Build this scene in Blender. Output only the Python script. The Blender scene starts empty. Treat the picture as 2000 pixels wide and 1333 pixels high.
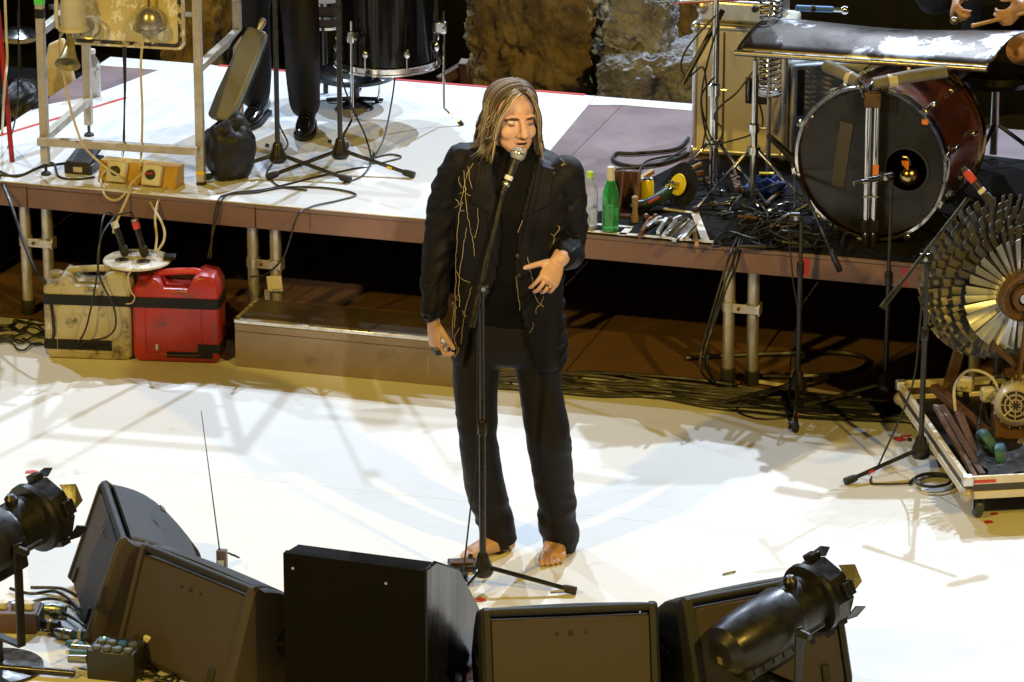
import bpy, bmesh, math, random
from mathutils import Vector, Matrix, Quaternion, noise as mnoise
from mathutils.bvhtree import BVHTree
random.seed(7)
SC = bpy.context.scene
COL = SC.collection
R = math.radians
V = Vector

# ------------------------------------------------------------------ camera
PITCH = R(19.0)
cam_d = bpy.data.cameras.new('camera')
cam_d.sensor_width = 36.0
cam_d.lens = 8100.0 / 2000.0 * 36.0
cam_d.clip_start = 0.5
cam_d.clip_end = 200.0
cam = bpy.data.objects.new('camera', cam_d)
COL.objects.link(cam)
cam.location = (0.0, -13.9058, 5.62395)
cam.rotation_euler = (math.pi / 2 - PITCH, 0, 0)
SC.camera = cam
cam_d.dof.use_dof = False
cam_d.dof.focus_distance = 15.2
cam_d.dof.aperture_fstop = 4.0

# ------------------------------------------------------------------ world: night sky
W = bpy.data.worlds.new('World')
SC.world = W
W.use_nodes = True
W.node_tree.nodes['Background'].inputs[0].default_value = (0.55, 0.65, 1.0, 1)
W.node_tree.nodes['Background'].inputs[1].default_value = 0.005

# ------------------------------------------------------------------ stage rig lights (hung high, out of frame)
def spot(name, loc, target, power, color, size=40, blend=0.5, radius=0.12):
    l = bpy.data.lights.new(name, 'SPOT')
    l.energy = power
    l.color = color
    l.spot_size = R(size)
    l.spot_blend = blend
    l.shadow_soft_size = radius
    o = bpy.data.objects.new(name, l)
    COL.objects.link(o)
    o.location = loc
    d = V(target) - V(loc)
    o.rotation_euler = d.to_track_quat('-Z', 'Y').to_euler()
    return o
COOL = (0.68, 0.82, 1.0)
WARM = (1.0, 0.67, 0.115)
for _x, _y, _z, _p in ((-6.8, 8.4, 8.9, 2200), (-2.4, 9.5, 9.1, 2600), (2.6, 9.2, 8.9, 4600), (6.8, 8.0, 8.5, 3500)):
    spot('back_spotlight', (_x, _y, _z), (_x * .05, 1.3, 0), _p, COOL, 46, 0.6, 0.07)
spot('front_spotlight', (-6.5, -7.6, 7.7), (0.0, 1.2, 0.4), 3000, WARM, 44, 0.5, 0.14)
spot('front_spotlight', (5.5, -8.2, 7.9), (0.2, 1.2, 0.4), 2700, WARM, 44, 0.5, 0.14)
spot('follow_spotlight', (2.2, -13.0, 8.6), (0.02, 0.0, 1.52), 6400, (1.0, 0.86, 0.62), 4.8, 1.0, 0.10)

vs = SC.view_settings
vs.view_transform = 'Standard'
vs.look = 'None'
vs.exposure = -0.06
vs.gamma = 1.0

# ------------------------------------------------------------------ picture -> place (a point on a horizontal or vertical plane)
_s, _c = math.sin(PITCH), math.cos(PITCH)
def _ray(px, py):
    v = (666.5 - py) / 8100.0
    return V(((px - 1000) / 8100.0, _c + v * _s, -_s + v * _c))
def P(px, py, z=0.0):
    d = _ray(px, py)
    return cam.location + d * ((z - cam.location.z) / d.z)
def Q(px, py, Y):
    d = _ray(px, py)
    return cam.location + d * ((Y - cam.location.y) / d.y)

# ------------------------------------------------------------------ helpers
PM = {}
def link(o):
    COL.objects.link(o)
    return o
def tag(o, label, cat, group=None, kind=None):
    if label: o['label'] = label
    if cat: o['category'] = cat
    if group: o['group'] = group
    if kind: o['kind'] = kind
    return o
def thing(name, label, cat, loc=(0, 0, 0), rz=0.0, group=None, rot=None):
    o = bpy.data.objects.new(name, None)
    o.empty_display_size = 0.1
    link(o)
    o.location = loc
    o.rotation_euler = rot if rot else (0, 0, rz)
    PM[o] = Matrix.Translation(V(loc)) @ o.rotation_euler.to_matrix().to_4x4()
    return tag(o, label, cat, group)
def crom(pts, k=6):
    pts = [V(p) for p in pts]
    if len(pts) < 3: return pts
    out = []
    n = len(pts)
    for i in range(n - 1):
        p0 = pts[max(i - 1, 0)]; p1 = pts[i]; p2 = pts[i + 1]; p3 = pts[min(i + 2, n - 1)]
        for j in range(k):
            t = j / k
            out.append(0.5 * ((2 * p1) + (p2 - p0) * t + (2 * p0 - 5 * p1 + 4 * p2 - p3) * t * t + (3 * p1 - p0 - 3 * p2 + p3) * t ** 3))
    out.append(pts[-1])
    return out
def frame_of(d):
    d = d.normalized()
    a = V((0, 0, 1)) if abs(d.z) < 0.9 else V((1, 0, 0))
    x = a.cross(d).normalized()
    return x, d.cross(x)
class MB:
    def __init__(self, M=None):
        self.v = []; self.f = []; self.m = []; self.mi = 0
        self.M = M or Matrix.Identity(4)
    def add(self, vs, fs):
        o = len(self.v)
        self.v += [self.M @ V(p) for p in vs]
        self.f += [[i + o for i in f] for f in fs]
        self.m += [self.mi] * len(fs)
        return self
    def bx(self, x0, x1, y0, y1, z0, z1):
        return self.add([(x0,y0,z0),(x1,y0,z0),(x1,y1,z0),(x0,y1,z0),(x0,y0,z1),(x1,y0,z1),(x1,y1,z1),(x0,y1,z1)],
                        [(0,3,2,1),(4,5,6,7),(0,1,5,4),(1,2,6,5),(2,3,7,6),(3,0,4,7)])
    def box(self, c, s, rot=None):
        c = V(c); q = (rot.to_matrix() if hasattr(rot, 'to_matrix') else rot) if rot else Matrix.Identity(3)
        ps = []
        for z in (-.5, .5):
            for x, y in ((-.5,-.5),(.5,-.5),(.5,.5),(-.5,.5)):
                ps.append(c + q @ V((x*s[0], y*s[1], z*s[2])))
        return self.add(ps, [(0,3,2,1),(4,5,6,7),(0,1,5,4),(1,2,6,5),(2,3,7,6),(3,0,4,7)])
    def beam(self, a, b, w, h, up=(0,0,1)):
        a = V(a); b = V(b); d = (b - a).normalized()
        x = d.cross(V(up))
        if x.length < 1e-4: x = V((1,0,0))
        x.normalize(); u = x.cross(d)
        ps = []
        for p in (a, b):
            for sx, su in ((-1,-1),(1,-1),(1,1),(-1,1)):
                ps.append(p + x*(sx*w/2) + u*(su*h/2))
        return self.add(ps, [(0,1,2,3),(7,6,5,4),(0,4,5,1),(1,5,6,2),(2,6,7,3),(3,7,4,0)])
    def tube(self, pts, r, n=8, k=0, cap=True, flat=None):
        pts = crom(pts, k) if k else [V(p) for p in pts]
        m = len(pts)
        rr = r if isinstance(r, (list, tuple)) else [r]
        def rad(i):
            t = i / max(m - 1, 1) * (len(rr) - 1); j = min(int(t), len(rr) - 2) if len(rr) > 1 else 0
            return rr[0] if len(rr) == 1 else rr[j] + (rr[j+1] - rr[j]) * (t - j)
        vs = []; x = None
        for i in range(m):
            d = (pts[min(i+1, m-1)] - pts[max(i-1, 0)])
            if d.length < 1e-9: d = V((0,0,1))
            d.normalize()
            if x is None: x, y = frame_of(d)
            else:
                x = x - d * x.dot(d)
                if x.length < 1e-6: x, y = frame_of(d)
                x.normalize(); y = d.cross(x)
            ra = rad(i)
            fy = flat if flat else 1.0
            for j in range(n):
                a = 2 * math.pi * j / n
                vs.append(pts[i] + x * (ra * math.cos(a)) + y * (ra * fy * math.sin(a)))
        fs = []
        for i in range(m - 1):
            for j in range(n):
                fs.append((i*n+j, i*n+(j+1)%n, (i+1)*n+(j+1)%n, (i+1)*n+j))
        if cap:
            fs.append(tuple(range(n-1, -1, -1))); fs.append(tuple((m-1)*n + j for j in range(n)))
        return self.add(vs, fs)
    def cyl(self, a, b, r0, r1=None, n=16):
        return self.tube([a, b], [r0, r0 if r1 is None else r1], n)
    def lathe(self, prof, c=(0,0,0), axis=(0,0,1), n=24, closed=False, arc=None):
        c = V(c); d = V(axis).normalized(); x, y = frame_of(d)
        vs = []; m = len(prof)
        for r, h in prof:
            for j in range(n):
                a = 2 * math.pi * j / n
                vs.append(c + d * h + x * (r * math.cos(a)) + y * (r * math.sin(a)))
        fs = []
        for i in range(m - (0 if closed else 1)):
            k = (i + 1) % m
            for j in range(n):
                fs.append((i*n+j, i*n+(j+1)%n, k*n+(j+1)%n, k*n+j))
        if not closed:
            if prof[0][0] > 1e-5: fs.append(tuple(range(n-1, -1, -1)))
            if prof[-1][0] > 1e-5: fs.append(tuple((m-1)*n + j for j in range(n)))
        return self.add(vs, fs)
    def ball(self, c, r, nu=14, nv=9, rot=None):
        if not hasattr(r, '__len__'): r = (r, r, r)
        c = V(c); q = rot if rot else Matrix.Identity(3)
        vs = [c + q @ V((0, 0, -r[2]))]
        for i in range(1, nv):
            t = math.pi * i / nv
            for j in range(nu):
                a = 2 * math.pi * j / nu
                vs.append(c + q @ V((r[0]*math.sin(t)*math.cos(a), r[1]*math.sin(t)*math.sin(a), -r[2]*math.cos(t))))
        vs.append(c + q @ V((0, 0, r[2])))
        fs = []
        for j in range(nu): fs.append((0, 1+(j+1)%nu, 1+j))
        for i in range(nv-2):
            for j in range(nu):
                a = 1+i*nu; b = a+nu
                fs.append((a+j, a+(j+1)%nu, b+(j+1)%nu, b+j))
        l = len(vs)-1; a = 1+(nv-2)*nu
        for j in range(nu): fs.append((a+j, a+(j+1)%nu, l))
        return self.add(vs, fs)
    def loft(self, secs, cap=True):
        n = len(secs[0]); vs = [p for s in secs for p in s]; fs = []
        for i in range(len(secs)-1):
            for j in range(n):
                fs.append((i*n+j, i*n+(j+1)%n, (i+1)*n+(j+1)%n, (i+1)*n+j))
        if cap:
            fs.append(tuple(range(n-1, -1, -1))); fs.append(tuple((len(secs)-1)*n+j for j in range(n)))
        return self.add(vs, fs)
    def prism(self, poly, o, ex, ey, ez, t0, t1):
        o, ex, ey, ez = V(o), V(ex), V(ey), V(ez)
        a = [o + ex*x + ey*y + ez*t0 for x, y in poly]; b = [o + ex*x + ey*y + ez*t1 for x, y in poly]
        n = len(poly)
        return self.add(a + b, [tuple(range(n-1,-1,-1)), tuple(range(n, 2*n))] + [(i, (i+1)%n, n+(i+1)%n, n+i) for i in range(n)])
    def mesh(self, name, mats, smooth=True, angle=35, fix=True):
        me = bpy.data.meshes.new(name)
        me.from_pydata([tuple(p) for p in self.v], [], self.f)
        for m in (mats if isinstance(mats, (list, tuple)) else [mats]): me.materials.append(m)
        if len(me.materials) > 1: me.polygons.foreach_set('material_index', self.m)
        if fix:
            b = bmesh.new(); b.from_mesh(me); bmesh.ops.recalc_face_normals(b, faces=b.faces); b.to_mesh(me); b.free()
        if smooth:
            me.polygons.foreach_set('use_smooth', [True]*len(me.polygons))
            me.set_sharp_from_angle(angle=R(angle))
        me.update()
        return me
    def build(self, name, mats, parent=None, world=False, smooth=True, angle=35, bevel=0, label=None, kind=None, seg=2):
        if world and parent is not None:
            iv = PM[parent].inverted(); self.v = [iv @ p for p in self.v]
        o = bpy.data.objects.new(name, self.mesh(name, mats, smooth, angle))
        link(o)
        if parent is not None:
            o.parent = parent
            PM[o] = PM[parent]
        else: PM[o] = Matrix.Identity(4)
        if bevel:
            b = o.modifiers.new('bevel', 'BEVEL'); b.width = bevel; b.segments = seg; b.limit_method = 'ANGLE'; b.angle_limit = R(40)
            b.harden_normals = False
        if label: o['label'] = label
        if kind: o['kind'] = kind
        return o
def part_copy(src, parent, M=None):
    c = src.copy(); link(c); c.parent = parent
    if M is not None: c.matrix_local = M
    return c
def children(o): return [c for c in COL.objects if c.parent is o]

# ------------------------------------------------------------------ materials
def mat(name, c1, rough=0.6, metal=0.0, c2=None, scale=6.0, lo=0.4, hi=0.65, bump=0.0, bscale=60.0, rvar=0.1, detail=6, stretch=None, coat=0.0, sheen=0.0, c4=None, c3=None, c3scale=30, c3lo=0.62, c3hi=0.68, spec=0.5):
    m = bpy.data.materials.new(name); m.use_nodes = True
    nt = m.node_tree; N = nt.nodes; L = nt.links
    b = N['Principled BSDF']
    b.inputs['Metallic'].default_value = metal
    b.inputs['Specular IOR Level'].default_value = spec
    if coat: b.inputs['Coat Weight'].default_value = coat; b.inputs['Coat Roughness'].default_value = 0.08
    if sheen: b.inputs['Sheen Weight'].default_value = sheen
    tc = N.new('ShaderNodeTexCoord'); src = tc.outputs['Object']
    if stretch:
        mp = N.new('ShaderNodeMapping'); mp.inputs['Scale'].default_value = stretch; L.new(src, mp.inputs[0]); src = mp.outputs[0]
    nz = N.new('ShaderNodeTexNoise'); nz.inputs['Scale'].default_value = scale; nz.inputs['Detail'].default_value = detail; nz.inputs['Roughness'].default_value = 0.62
    L.new(src, nz.inputs[0])
    mr = N.new('ShaderNodeMapRange'); mr.inputs[1].default_value = lo; mr.inputs[2].default_value = hi; L.new(nz.outputs[0], mr.inputs[0])
    mx = N.new('ShaderNodeMix'); mx.data_type = 'RGBA'
    mx.inputs[6].default_value = (*c1, 1); mx.inputs[7].default_value = (*(c2 if c2 else [x*0.8 for x in c1]), 1)
    L.new(mr.outputs[0], mx.inputs[0]); out = mx.outputs[2]
    if c3:
        n3 = N.new('ShaderNodeTexNoise'); n3.inputs['Scale'].default_value = c3scale; n3.inputs['Detail'].default_value = 8; n3.inputs['Roughness'].default_value = 0.7; L.new(src, n3.inputs[0])
        m3 = N.new('ShaderNodeMapRange'); m3.inputs[1].default_value = c3lo; m3.inputs[2].default_value = c3hi; L.new(n3.outputs[0], m3.inputs[0])
        x3 = N.new('ShaderNodeMix'); x3.data_type = 'RGBA'; x3.inputs[7].default_value = (*c3, 1)
        L.new(m3.outputs[0], x3.inputs[0]); L.new(out, x3.inputs[6]); out = x3.outputs[2]
    if c4:
        for (st4, rz4) in (((1.2, 9, 1), .35), ((1.0, 7, 1), -.75)):
            mp4 = N.new('ShaderNodeMapping'); mp4.inputs['Scale'].default_value = st4; mp4.inputs['Rotation'].default_value = (0, 0, rz4); L.new(tc.outputs['Object'], mp4.inputs[0])
            n4 = N.new('ShaderNodeTexNoise'); n4.inputs['Scale'].default_value = 3.2; n4.inputs['Detail'].default_value = 9; n4.inputs['Roughness'].default_value = 0.72; L.new(mp4.outputs[0], n4.inputs[0])
            m4 = N.new('ShaderNodeMapRange'); m4.inputs[1].default_value = .60; m4.inputs[2].default_value = .74; m4.inputs[4].default_value = .75; L.new(n4.outputs[0], m4.inputs[0])
            x4 = N.new('ShaderNodeMix'); x4.data_type = 'RGBA'; x4.inputs[7].default_value = (*c4, 1)
            L.new(m4.outputs[0], x4.inputs[0]); L.new(out, x4.inputs[6]); out = x4.outputs[2]
    L.new(out, b.inputs['Base Color'])
    rr = N.new('ShaderNodeMapRange'); rr.inputs[3].default_value = max(rough-rvar, 0.02); rr.inputs[4].default_value = min(rough+rvar, 1); rr.inputs[1].default_value = 0.35; rr.inputs[2].default_value = 0.65
    L.new(nz.outputs[0], rr.inputs[0]); L.new(rr.outputs[0], b.inputs['Roughness'])
    if bump:
        nb = N.new('ShaderNodeTexNoise'); nb.inputs['Scale'].default_value = bscale; nb.inputs['Detail'].default_value = 5; L.new(src, nb.inputs[0])
        bp = N.new('ShaderNodeBump'); bp.inputs['Strength'].default_value = bump; bp.inputs['Distance'].default_value = 0.01; L.new(nb.outputs[0], bp.inputs['Height']); L.new(bp.outputs[0], b.inputs['Normal'])
    return m
def glass(name, col, rough=0.05, ior=1.45):
    m = bpy.data.materials.new(name); m.use_nodes = True
    b = m.node_tree.nodes['Principled BSDF']
    b.inputs['Base Color'].default_value = (*col, 1); b.inputs['Roughness'].default_value = rough
    b.inputs['Transmission Weight'].default_value = 0.9; b.inputs['IOR'].default_value = ior
    return m
X = {}
X['vinyl'] = mat('white_vinyl', (0.78,0.77,0.74), 0.42, 0, (0.70,0.685,0.65), 2.2, .45, .75, bump=.03, bscale=9, rvar=.08, c3=(0.50,0.47,0.42), c3scale=5, c3lo=.62, c3hi=.80, c4=(0.56,0.53,0.47))
X['vinyl_deck'] = mat('white_deck_vinyl', (0.74,0.74,0.74), 0.4, 0, (0.66,0.66,0.66), 2.5, .45, .75, bump=.03, bscale=8, rvar=.08, c3=(0.48,0.46,0.43), c3scale=6, c3lo=.64, c3hi=.80, c4=(0.55,0.54,0.51))
X['ply'] = mat('mauve_plywood', (0.16,0.103,0.105), 0.55, 0, (0.205,0.135,0.135), 3.5, .4, .7, bump=.05, bscale=120, c3=(0.06,0.035,0.035), c3scale=14, c3lo=.62, c3hi=.8)
X['plyedge'] = mat('painted_frame', (0.20,0.115,0.105), 0.6, 0, (0.15,0.085,0.08), 4, .4, .7, bump=.05, bscale=90, c3=(0.11,0.05,0.045), c3scale=11, c3lo=.62, c3hi=.75)
X['wood_floor'] = mat('brown_board', (0.17,0.09,0.045), 0.7, 0, (0.105,0.055,0.03), 5, .35, .7, bump=.15, bscale=40, c3=(0.26,0.17,0.10), c3scale=16, c3lo=.62, c3hi=.72)
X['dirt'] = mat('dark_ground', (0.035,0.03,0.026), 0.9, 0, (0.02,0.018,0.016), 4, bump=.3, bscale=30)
X['galv'] = mat('galvanised_steel', (0.62,0.57,0.47), 0.42, .75, (0.48,0.43,0.34), 14, .35, .7, bump=.08, bscale=50, rvar=.14, c3=(0.22,0.17,0.12), c3scale=22, c3lo=.64, c3hi=.74)
X['chrome'] = mat('chrome', (0.82,0.80,0.76), 0.13, 1, (0.62,0.60,0.55), 20, rvar=.07)
X['steel'] = mat('worn_steel', (0.50,0.48,0.45), 0.34, .95, (0.34,0.32,0.29), 12, .35, .7, rvar=.14, bump=.05, bscale=60)
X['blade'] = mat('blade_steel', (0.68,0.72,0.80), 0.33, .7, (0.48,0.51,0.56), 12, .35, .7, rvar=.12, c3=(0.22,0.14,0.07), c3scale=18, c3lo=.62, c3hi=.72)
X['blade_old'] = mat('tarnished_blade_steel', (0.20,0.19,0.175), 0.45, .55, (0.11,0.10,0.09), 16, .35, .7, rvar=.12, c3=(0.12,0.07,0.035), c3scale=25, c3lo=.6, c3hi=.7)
X['rust'] = mat('rusty_steel', (0.19,0.10,0.055), 0.72, .35, (0.10,0.06,0.04), 14, .35, .65, bump=.2, bscale=70, c3=(0.32,0.26,0.2), c3scale=30, c3lo=.64, c3hi=.7)
X['alu'] = mat('aluminium', (0.72,0.72,0.72), 0.35, .8, (0.58,0.57,0.55), 18, rvar=.12, c3=(0.3,0.27,0.23), c3scale=30, c3lo=.68, c3hi=.78)
X['alu_old'] = mat('scuffed_aluminium', (0.52,0.47,0.40), 0.5, .5, (0.40,0.35,0.28), 16, .35, .7, rvar=.15, bump=.08, bscale=60, c3=(0.10,0.075,0.05), c3scale=20, c3lo=.62, c3hi=.7)
X['black'] = mat('black_plastic', (0.014,0.014,0.014), 0.42, 0, (0.022,0.02,0.019), 12, rvar=.12, bump=.02, bscale=90)
X['rubber'] = mat('black_rubber', (0.016,0.015,0.014), 0.68, 0, (0.025,0.023,0.021), 10, rvar=.1)
X['stand'] = mat('black_stand_paint', (0.018,0.017,0.016), 0.30, .1, (0.03,0.028,0.025), 20, rvar=.12)
X['cable'] = mat('black_cable', (0.013,0.012,0.011), 0.45, 0, (0.02,0.019,0.018), 15)
X['cream_cable'] = mat('cream_cable', (0.62,0.52,0.30), 0.5, 0, (0.5,0.41,0.22), 15)
X['drumblack'] = mat('black_drum_wrap', (0.004,0.004,0.0045), 0.10, 0, (0.006,0.006,0.006), 8, rvar=.05, spec=.28)
X['drumbrown'] = mat('brown_drum_lacquer', (0.115,0.030,0.012), 0.22, 0, (0.045,0.014,0.007), 5, .35, .7, rvar=.08, coat=.6, c3=(0.20,0.075,0.03), c3scale=7, c3lo=.6, c3hi=.75)
X['drumhead'] = mat('black_drum_head', (0.016,0.016,0.018), 0.27, 0, (0.026,0.026,0.029), 4, rvar=.08, bump=.04, bscale=14, spec=.4)
X['gaffer'] = mat('black_gaffer_tape', (0.009,0.0085,0.008), 0.55, 0, (0.014,0.013,0.012), 30, bump=.15, bscale=200, spec=.25)
X['gaffer_brown'] = mat('brown_gaffer_tape', (0.05,0.042,0.033), 0.5, 0, (0.06,0.05,0.04), 20, bump=.1, bscale=150)
X['white_tape'] = mat('white_tape', (0.74,0.72,0.66), 0.55, 0, (0.62,0.59,0.52), 16, c3=(0.3,0.26,0.2), c3scale=28, c3lo=.68, c3hi=.78)
X['red_tape'] = mat('red_tape', (0.62,0.05,0.04), 0.5, 0, (0.5,0.035,0.03), 20)
X['yellow_tape'] = mat('yellow_tape', (0.85,0.62,0.02), 0.5)
X['orange_tape'] = mat('orange_tape', (0.85,0.26,0.05), 0.5)
X['cream_plastic'] = mat('cream_polyethylene', (0.46,0.41,0.27), 0.42, 0, (0.36,0.31,0.19), 5, .4, .7, rvar=.1, bump=.06, bscale=30, c3=(0.085,0.07,0.05), c3scale=11, c3lo=.53, c3hi=.66, spec=.4)
X['red_plastic'] = mat('red_polyethylene', (0.42,0.030,0.022), 0.36, 0, (0.32,0.020,0.016), 5, .4, .7, rvar=.1, bump=.06, bscale=30, c3=(0.13,0.05,0.045), c3scale=11, c3lo=.54, c3hi=.66, spec=.45)
X['white_plastic'] = mat('aged_white_plastic', (0.70,0.67,0.58), 0.45, 0, (0.6,0.56,0.46), 9, c3=(0.3,0.25,0.18), c3scale=18, c3lo=.68, c3hi=.78)
X['enamel'] = mat('grey_white_enamel', (0.60,0.57,0.47), 0.38, 0, (0.50,0.46,0.36), 8, rvar=.12, c3=(0.22,0.18,0.13), c3scale=12, c3lo=.64, c3hi=.74)
X['panel'] = mat('scratched_yellow_panel', (0.60,0.50,0.24), 0.5, 0, (0.52,0.42,0.18), 4, .4, .65, bump=.1, bscale=40, c3=(0.80,0.76,0.62), c3scale=16, c3lo=.52, c3hi=.56, stretch=(1.3,1,.8))
X['brass'] = mat('dull_brass', (0.42,0.36,0.17), 0.4, .6, (0.28,0.24,0.11), 8, rvar=.12)
X['gold'] = mat('polished_brass', (0.78,0.60,0.25), 0.16, 1, (0.55,0.40,0.15), 9, rvar=.08)
X['yellow_board'] = mat('ochre_painted_wood', (0.55,0.33,0.04), 0.5, 0, (0.42,0.24,0.03), 8, bump=.12, bscale=40, c3=(0.2,0.12,0.04), c3scale=15, c3lo=.64, c3hi=.74)
X['speaker'] = mat('speckled_speaker_paint', (0.046,0.035,0.031), 0.65, 0, (0.058,0.045,0.040), 150, .4, .6, bump=.35, bscale=420, rvar=.1, c3=(0.085,0.07,0.06), c3scale=16, c3lo=.66, c3hi=.74)
X['grille'] = mat('slate_grille_cloth', (0.042,0.045,0.052), 0.75, 0, (0.052,0.055,0.063), 200, .4, .6, bump=.3, bscale=700)
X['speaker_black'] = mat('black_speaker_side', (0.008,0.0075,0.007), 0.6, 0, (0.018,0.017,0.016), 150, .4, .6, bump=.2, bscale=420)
X['box_black'] = mat('matt_black_wood', (0.0045,0.004,0.0034), 0.85, 0, (0.0065,0.0058,0.0048), 5, bump=.1, bscale=70, c3=(0.03,0.027,0.02), c3scale=40, c3lo=.74, c3hi=.8, spec=.08)
X['film'] = mat('shiny_black_film', (0.008,0.008,0.009), 0.26, 0, (0.012,0.012,0.012), 4, bump=.35, bscale=4, stretch=(1,2.2,.3), rvar=.1)
X['stepbox'] = mat('brown_grey_ply', (0.25,0.19,0.145), 0.42, 0, (0.19,0.145,0.11), 4, .35, .7, bump=.05, bscale=60, c3=(0.11,0.08,0.06), c3scale=5, c3lo=.58, c3hi=.78)
X['steptop'] = mat('dark_anti_slip_ply', (0.055,0.040,0.030), 0.5, 0, (0.085,0.06,0.04), 5, bump=.15, bscale=200)
X['lampblack'] = mat('black_lamp_enamel', (0.010,0.010,0.0105), 0.36, 0, (0.016,0.016,0.0165), 15, rvar=.1, bump=.03, bscale=120, spec=.4)
X['carpet'] = mat('black_carpet', (0.008,0.0075,0.0075), 0.95, 0, (0.013,0.012,0.012), 14, bump=.4, bscale=300, spec=.1)
X['case_cream'] = mat('cream_case_laminate', (0.70,0.65,0.53), 0.42, .1, (0.6,0.53,0.40), 5, .4, .7, rvar=.12, bump=.05, bscale=40, c3=(0.22,0.17,0.10), c3scale=18, c3lo=.64, c3hi=.72, stretch=(1,1,.45))
X['case_blue'] = mat('pale_blue_case_laminate', (0.50,0.52,0.55), 0.45, .1, (0.40,0.41,0.44), 6, .4, .7, c3=(0.22,0.21,0.2), c3scale=10, c3lo=.62, c3hi=.7)
X['sheet'] = mat('sheet_steel_painted_highlight', (0.16,0.14,0.13), 0.34, .9, (0.09,0.075,0.065), 3.0, .38, .62, rvar=.12, c3=(0.60,0.61,0.64), c3scale=1.4, c3lo=.56, c3hi=.60)  # pale patches are a highlight painted into the steel colour
X['lagging'] = mat('grey_foam_lagging', (0.20,0.19,0.165), 0.85, 0, (0.15,0.14,0.12), 12, bump=.3, bscale=60)
X['rock'] = mat('ochre_limestone', (0.34,0.25,0.10), 0.9, 0, (0.15,0.105,0.05), 7, .38, .62, bump=1.0, bscale=46, c3=(0.05,0.038,0.024), c3scale=9, c3lo=.56, c3hi=.68)
X['rock_grey'] = mat('grey_limestone', (0.27,0.275,0.29), 0.9, 0, (0.14,0.14,0.145), 7, .38, .62, bump=1.0, bscale=46, c3=(0.06,0.052,0.045), c3scale=10, c3lo=.56, c3hi=.68)
X['shade_black'] = mat('black_shade_sheet', (0.006,0.006,0.006), 0.95, 0, (0.009,0.009,0.009), 6)  # black that stands in for darkness, shared with the light-blocking sheets
X['suit'] = mat('black_suit_wool', (0.0040,0.0030,0.0031), 0.6, 0, (0.006,0.0046,0.0046), 9, bump=.25, bscale=420, rvar=.06, spec=.2)
X['trouser'] = mat('black_trouser_cloth', (0.0085,0.0070,0.0078), 0.58, 0, (0.012,0.010,0.011), 7, bump=.22, bscale=420, rvar=.06, spec=.22)
X['shirt'] = mat('black_shirt_cotton', (0.0022,0.0019,0.0019), 0.75, 0, (0.0034,0.003,0.003), 12, bump=.2, bscale=300, spec=.12)
X['thread'] = mat('pale_stitching_thread', (0.55,0.42,0.22), 0.6, 0, (0.4,0.3,0.15), 30)
X['skin'] = mat('skin', (0.62,0.385,0.27), 0.46, 0, (0.54,0.30,0.20), 22, .35, .7, bump=.12, bscale=120, rvar=.08)
X['skin'].node_tree.nodes['Principled BSDF'].inputs['Subsurface Weight'].default_value = 0.12
X['skin'].node_tree.nodes['Principled BSDF'].inputs['Subsurface Radius'].default_value = (0.012, 0.005, 0.003)
X['lip'] = mat('lip_skin', (0.46,0.22,0.16), 0.45)
X['lid'] = mat('eyelid_skin', (0.40,0.22,0.15), 0.35)
X['glitter'] = mat('silver_eyelid_paint', (0.58,0.47,0.34), 0.3, .15)
X['nail'] = mat('fingernail', (0.74,0.50,0.40), 0.3)
X['hair_d'] = mat('dark_brown_hair', (0.050,0.030,0.017), 0.55, 0, (0.07,0.042,0.022), 20, spec=.25)
X['hair_m'] = mat('mid_brown_hair', (0.19,0.135,0.075), 0.52, 0, (0.23,0.165,0.09), 20, spec=.25)
X['hair_b'] = mat('blond_hair', (0.54,0.44,0.27), 0.5, 0, (0.64,0.53,0.34), 20, spec=.3)
X['mic_mesh'] = mat('steel_microphone_mesh', (0.46,0.45,0.41), 0.5, .55, (0.3,0.29,0.26), 180, .4, .6, bump=.5, bscale=500)
X['leather'] = mat('black_shoe_leather', (0.010,0.010,0.011), 0.16, 0, (0.015,0.015,0.015), 12, rvar=.06)
X['bag'] = mat('black_nylon_bag', (0.011,0.010,0.0095), 0.5, 0, (0.018,0.016,0.014), 9, bump=.25, bscale=30, spec=.35)
X['greyleather'] = mat('grey_leather', (0.17,0.165,0.14), 0.36, 0, (0.12,0.115,0.095), 6, bump=.1, bscale=30)
X['clear'] = glass('clear_plastic', (0.96,0.97,0.98))
X['green_glass'] = glass('green_glass', (0.22,0.85,0.34))
X['lime'] = mat('lime_cap', (0.45,0.75,0.05), 0.4)
X['yellow_can'] = mat('yellow_can_paint', (0.92,0.74,0.02), 0.35)
X['wood_box'] = mat('brown_varnished_wood', (0.16,0.062,0.025), 0.35, 0, (0.10,0.04,0.018), 9, stretch=(1,1,4), coat=.3)
X['wood_light'] = mat('light_turned_wood', (0.55,0.34,0.14), 0.5, 0, (0.43,0.25,0.10), 10, stretch=(1,1,5))
X['wood_dark'] = mat('dark_timber', (0.13,0.065,0.035), 0.6, 0, (0.08,0.04,0.022), 8, bump=.15, bscale=50)
X['blue_rubber'] = mat('blue_wheel_rubber', (0.045,0.16,0.26), 0.5, 0, (0.035,0.12,0.2), 12)
X['blue_cloth'] = mat('blue_cloth', (0.03,0.07,0.30), 0.8, 0, (0.02,0.04,0.18), 15, bump=.4, bscale=40)
X['blue_plastic'] = mat('blue_plastic', (0.05,0.16,0.5), 0.4)
X['teal'] = mat('pale_teal_metal', (0.30,0.42,0.42), 0.35, .4)
X['red_paint'] = mat('red_paint', (0.42,0.018,0.022), 0.4)
X['canvas'] = mat('cream_canvas', (0.66,0.58,0.44), 0.8, 0, (0.52,0.44,0.31), 6, bump=.2, bscale=60)
X['brownbox'] = mat('brown_plastic', (0.10,0.055,0.045), 0.45)
X['green_tape'] = mat('green_tape', (0.10,0.75,0.08), 0.5)
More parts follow.
